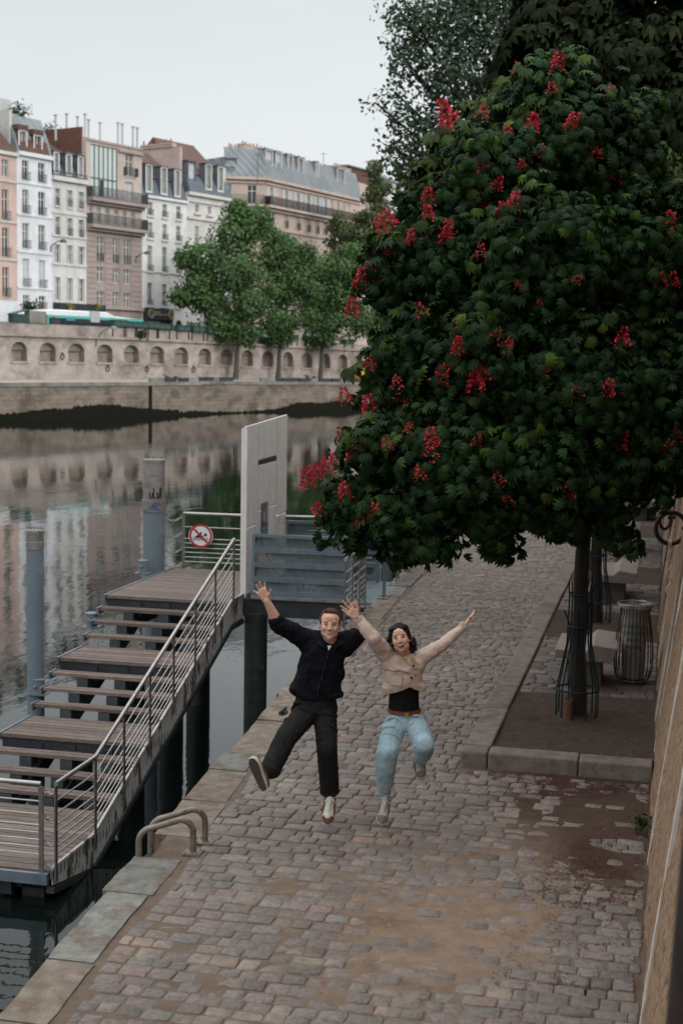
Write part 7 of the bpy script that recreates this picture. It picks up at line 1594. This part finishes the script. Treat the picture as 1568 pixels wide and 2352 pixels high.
DN = fabric('light blue denim', (.31, .40, .45), (.20, .28, .33), 6, .001, .9, c3=(.34, .46, .51), c3s=5, c3t=.6, c3w=.1)
g = MB(); slab(g, J(1016, 950), J(1024, 1010), .122, .142, .1, .112, 5)
chainc(g, [(J(968, 1010, .0), .088), (J(930, 1110, .13), .084), (kR, .086), (J(900, 1290, .2), .078), (J(893, 1390, .13), .058), (aR.lerp(kR, .02), .038)])
chainc(g, [(J(1080, 1005, .0), .088), (J(1115, 1085, .15), .085), (kL, .078), (J(1140, 1190, .16), .066), (J(1125, 1225, .04), .052), (aL, .042)])
folds(g, hR, kR, .088, .086, 10, 9, .013); folds(g, kR, aR, .084, .045, 13, 10, .012); folds(g, hL, kL, .088, .079, 9, 11, .013); folds(g, kL, aL, .074, .045, 8, 12, .012)
bake(g, 'jeans', DN, wom, .006, 2, .018, .07)
g = MB(); 
for (x0, y0, x1, y1, o0, o1) in ((958, 1060, 935, 1200, .10, .30), (935, 1200, 905, 1300, .30, .285), (905, 1300, 898, 1440, .285, .13)): pass
g.tube([J(925, 975, .09), J(918, 1005, .085), J(940, 1018, .095), J(965, 1008, .105), J(972, 975, .11)], .0028, 5); g.tube([J(1100, 965, .1), J(1108, 992, .095), J(1130, 1000, .075), J(1142, 985, .05)], .0028, 5); g.tube([J(1034, 970, .115), J(1036, 1020, .12), J(1032, 1075, .1)], .003, 5); g.build('denim_seams', mk('pale seam', (.3, .38, .42)), wom)
BT = mk('tan belt leather', (.16, .045, .022), (.12, .035, .018), 20, .5); g = MB()
pts = []
for u in np.linspace(0, 2*math.pi, 29)[:-1]: pts.append(J(1017+ (100)*math.cos(u), 925+(28 if math.sin(u) > 0 else 12)*abs(math.sin(u)), .102*math.sin(u)))
nb_ = len(pts)
for k in range(nb_):
    p, q = pts[k], pts[(k+1) % nb_]; cc_ = J(1017, 930, 0); o1 = (p-cc_).normalized()*.004; o2 = (q-cc_).normalized()*.004; up_b = Vector((0, 0, .015))
    g.add([p-up_b+o1, q-up_b+o2, q+up_b+o2, p+up_b+o1, p-up_b-o1, q-up_b-o2, q+up_b-o2, p+up_b-o1], [(0, 1, 2, 3), (7, 6, 5, 4), (3, 2, 6, 7), (0, 4, 5, 1)])
g.build('belt', BT, wom, smooth=True)
g = MB(); c = J(1030, 957, .112); g.prism([c+RT*x+Vector((0, 0, z)) for x, z in ((-.016, -.014), (.016, -.014), (.016, .014), (-.016, .014))], PN*.005); g.build('buckle', bpy.data.materials['gold'], wom)
runner = dict(sole=mk('grey white midsole', (.5, .48, .45)), tread=mk('grey outsole', (.1, .09, .08)), upper=mk('silver grey mesh', (.42, .40, .375), (.25, .23, .21), 60), toe=mk('taupe toe', (.17, .14, .12)), over=mk('taupe overlay', (.12, .095, .08)), lace=mk('pale laces', (.5, .52, .53)))
shoe(wom, J(902, 1472, .04), J(878, 1614, .19), PN*.8+Vector((0, 0, .4)), .25, runner, .088)
shoe(wom, J(1098, 1240, -.10), J(1122, 1340, .03), PN*.85+Vector((0, 0, .3)), .2, runner, .088)
g = MB(); chainc(g, [(aR.lerp(kR, .08), .034), (aR, .032), (J(893, 1490, .08), .032)]); g.build('sock', mk('white sock', (.5, .5, .5)), wom, smooth=True)
# ================================================================ benches, bins, posts
def bench(y0, y1, x0, x1, lab, z=.12):
    e = tag(empty('stone_bench', ((x0+x1)/2, (y0+y1)/2, z)), lab, 'bench', 'angular concrete benches')
    w_ = x1-x0; prof = [(0, .34), (.01, .43), (.50*w_, .425), (.62*w_, .50), (w_, .47), (w_*.93, .31), (.5*w_, .31)]
    g = MB(); g.prism([Vector((x0+x, y0, z+h)) for x, h in prof], (0, y1-y0, 0)); g.build('seat', M['white_stone'], e, bevel=.014)
    g = MB(); g.box(((x0+x1)/2-.02, (y0+y1)/2, z+.16), (w_*.55, (y1-y0)*.6, .32)); g.build('base', M['plinth'], e, bevel=.01)
bench(15.2, 16.15, -1.10, -.43, 'pale concrete bench right behind the nearest tree guard'); 
bench(20.9, 22.3, -1.05, -.35, 'pale concrete bench beside the second guarded trunk')
bench(26.6, 27.8, -1.1, -.42, 'pale concrete bench seen under the leaf fringe beyond the dirt strip')
bench(32.3, 33.6, -.95, -.2, 'farthest pale concrete bench near the distant litter bin')
def bin_(x, y, z, lab, text, k):
    e = tag(empty('litter_bin', (x, y, z)), lab, 'litter bin', 'wire litter bins with clear bags'); prof = [(.155, .0), (.185, .04), (.205, .12), (.21, .28), (.195, .48), (.17, .66), (.155, .74), (.165, .80), (.185, .84)]
    nb = 26
    g = MB()
    for i in range(nb):
        a = 2*math.pi*i/nb; g.tube([(x+r*math.cos(a), y+r*math.sin(a), z+.03+h) for r, h in prof], .0048, 5)
    g.build('wire_cage', M['dark_iron'], e)['kind'] = 'stuff'
    for r, h in ((.155, .03), (.187, .87)):
        g = MB(); g.tube([(x+r*math.cos(a), y+r*math.sin(a), z+h) for a in np.linspace(0, 6.283, 29)[:-1]], .012 if h > .5 else .009, 8, closed=True); g.build('rim', M['steel_dull'], e, smooth=True)
    g = MB(); g.lathe((x, y, z), [(.11, 0), (.14, .015), (.14, .03)], 20); g.build('foot', M['dark_iron'], e)
    rs = np.random.RandomState(k); seg = 36; vs = []; pr = [(.10, .05), (.12, .12), (.125, .3), (.135, .5), (.14, .68), (.145, .8), (.19, .885), (.195, .87), (.19, .84)]
    for r, h in pr:
        for s_ in range(seg): a = 2*math.pi*s_/seg; q = 1+.05*math.sin(a*5+h*9)+rs.uniform(-.02, .02); vs.append((x+r*q*math.cos(a), y+r*q*math.sin(a), z+h+rs.uniform(-.006, .006)))
    g = MB(); g.add(vs, [(i*seg+j, i*seg+(j+1) % seg, (i+1)*seg+(j+1) % seg, (i+1)*seg+j) for i in range(len(pr)-1) for j in range(seg)]); g.build('bag', M['bag'], e, smooth=True)
    if text:
        dn = (CAM-Vector((x, y, 0))); dn.z = 0; dn.normalize(); pl = Plane(Vector((x, y, 0)), Vector((-dn.y, dn.x, 0)), dn)
        for i, s_ in enumerate(('ENSEMBLE', 'RENDONS', 'PARIS', 'PROPRE')): text3d(s_, pl, -.01 if (CM.transposed() @ pl.t).x > 0 else .01, z+.64-.075*i, .062, .158, M['bagprint'], e, 'print', .001, .8)
M['bag'] = mk('clear grey bag', (.30, .30, .29), (.2, .2, .19), 8, .3, .004, 14); M['bagprint'] = mk('dark print', (.03, .03, .035))
bin_(-.27, 15.75, .125, 'wire litter bin with a clear printed bag beside the nearest bench', True, 1); bin_(-.30, 33.0, .125, 'distant wire litter bin with a pale bag by the far bench', False, 2)
posts = [(1440, 1192, .12, 'weathered round post just right of the second trunk beyond the benches', .062), (1452, 1203, .12, 'paler round post standing beside the weathered one', .05), (1415, 1300, .12, 'short wooden post rising behind the second bench', .06), (1473, 1190, .12, 'farthest thin post near the wall', .05)]
M['post'] = mk('weathered post', (.17, .125, .1), (.11, .08, .065), 6, .9, .004, 20, streak=(1, 1, .2))
for px, py, z, lab, r in posts:
    c = P(px, py, z); g = MB(); g.lathe(c-Vector((0, 0, .03)), [(r, 0), (r*.97, 1.2), (r*.95, 2.2), (r*.7, 2.24)], 12); o = g.build('round_post', M['post'], smooth=True, origin=c); tag(o, lab, 'post', 'round posts along the planting strip')
# ================================================================ separate look-alike pieces that share one mesh
def split_islands(names, rename, limit=40):
    for o in [x for x in COL.objects if x.type == 'MESH' and x.name.split('.')[0] in names]:
        me = o.data; n_ = len(me.vertices); par = list(range(n_))
        def find(a):
            while par[a] != a: par[a] = par[par[a]]; a = par[a]
            return a
        for e_ in me.edges:
            a, b_ = find(e_.vertices[0]), find(e_.vertices[1])
            if a != b_: par[a] = b_
        groups = {}
        for i in range(n_): groups.setdefault(find(i), []).append(i)
        base = o.name.split('.')[0]; nm = rename.get(base, base)
        if len(groups) > limit: continue
        for g_ in groups.values():
            s_ = set(g_); mp = {v: k for k, v in enumerate(g_)}; m2 = bpy.data.meshes.new(nm)
            m2.from_pydata([tuple(me.vertices[v].co) for v in g_], [], [[mp[v] for v in p.vertices] for p in me.polygons if p.vertices[0] in s_])
            for m_ in me.materials: m2.materials.append(m_)
            if len(me.polygons) and me.polygons[0].use_smooth: m2.polygons.foreach_set('use_smooth', [True]*len(m2.polygons)); m2.set_sharp_from_angle(angle=R(40))
            q = bpy.data.objects.new(nm, m2); COL.objects.link(q); q.parent = o.parent; q.location = o.location
        for ch in [c for c in COL.objects if c.parent == o]: ch.parent = o.parent
        bpy.data.objects.remove(o)
split_islands({'bracket', 'joist', 'stringer', 'balcony_slab', 'string_course', 'shutters', 'chimney_pots', 'upright', 'lower_flange', 'step_end', 'main_beam', 'turquoise_band', 'shopfront', 'mouth_corner', 'denim_seams', 'graffiti_tag', 'platform_edge', 'roof_terrace', 'vent_pipes'}, {'vent_pipes': 'vent_pipe', 'chimney_pots': 'chimney_pot', 'shutters': 'shutter', 'denim_seams': 'denim_seam'})
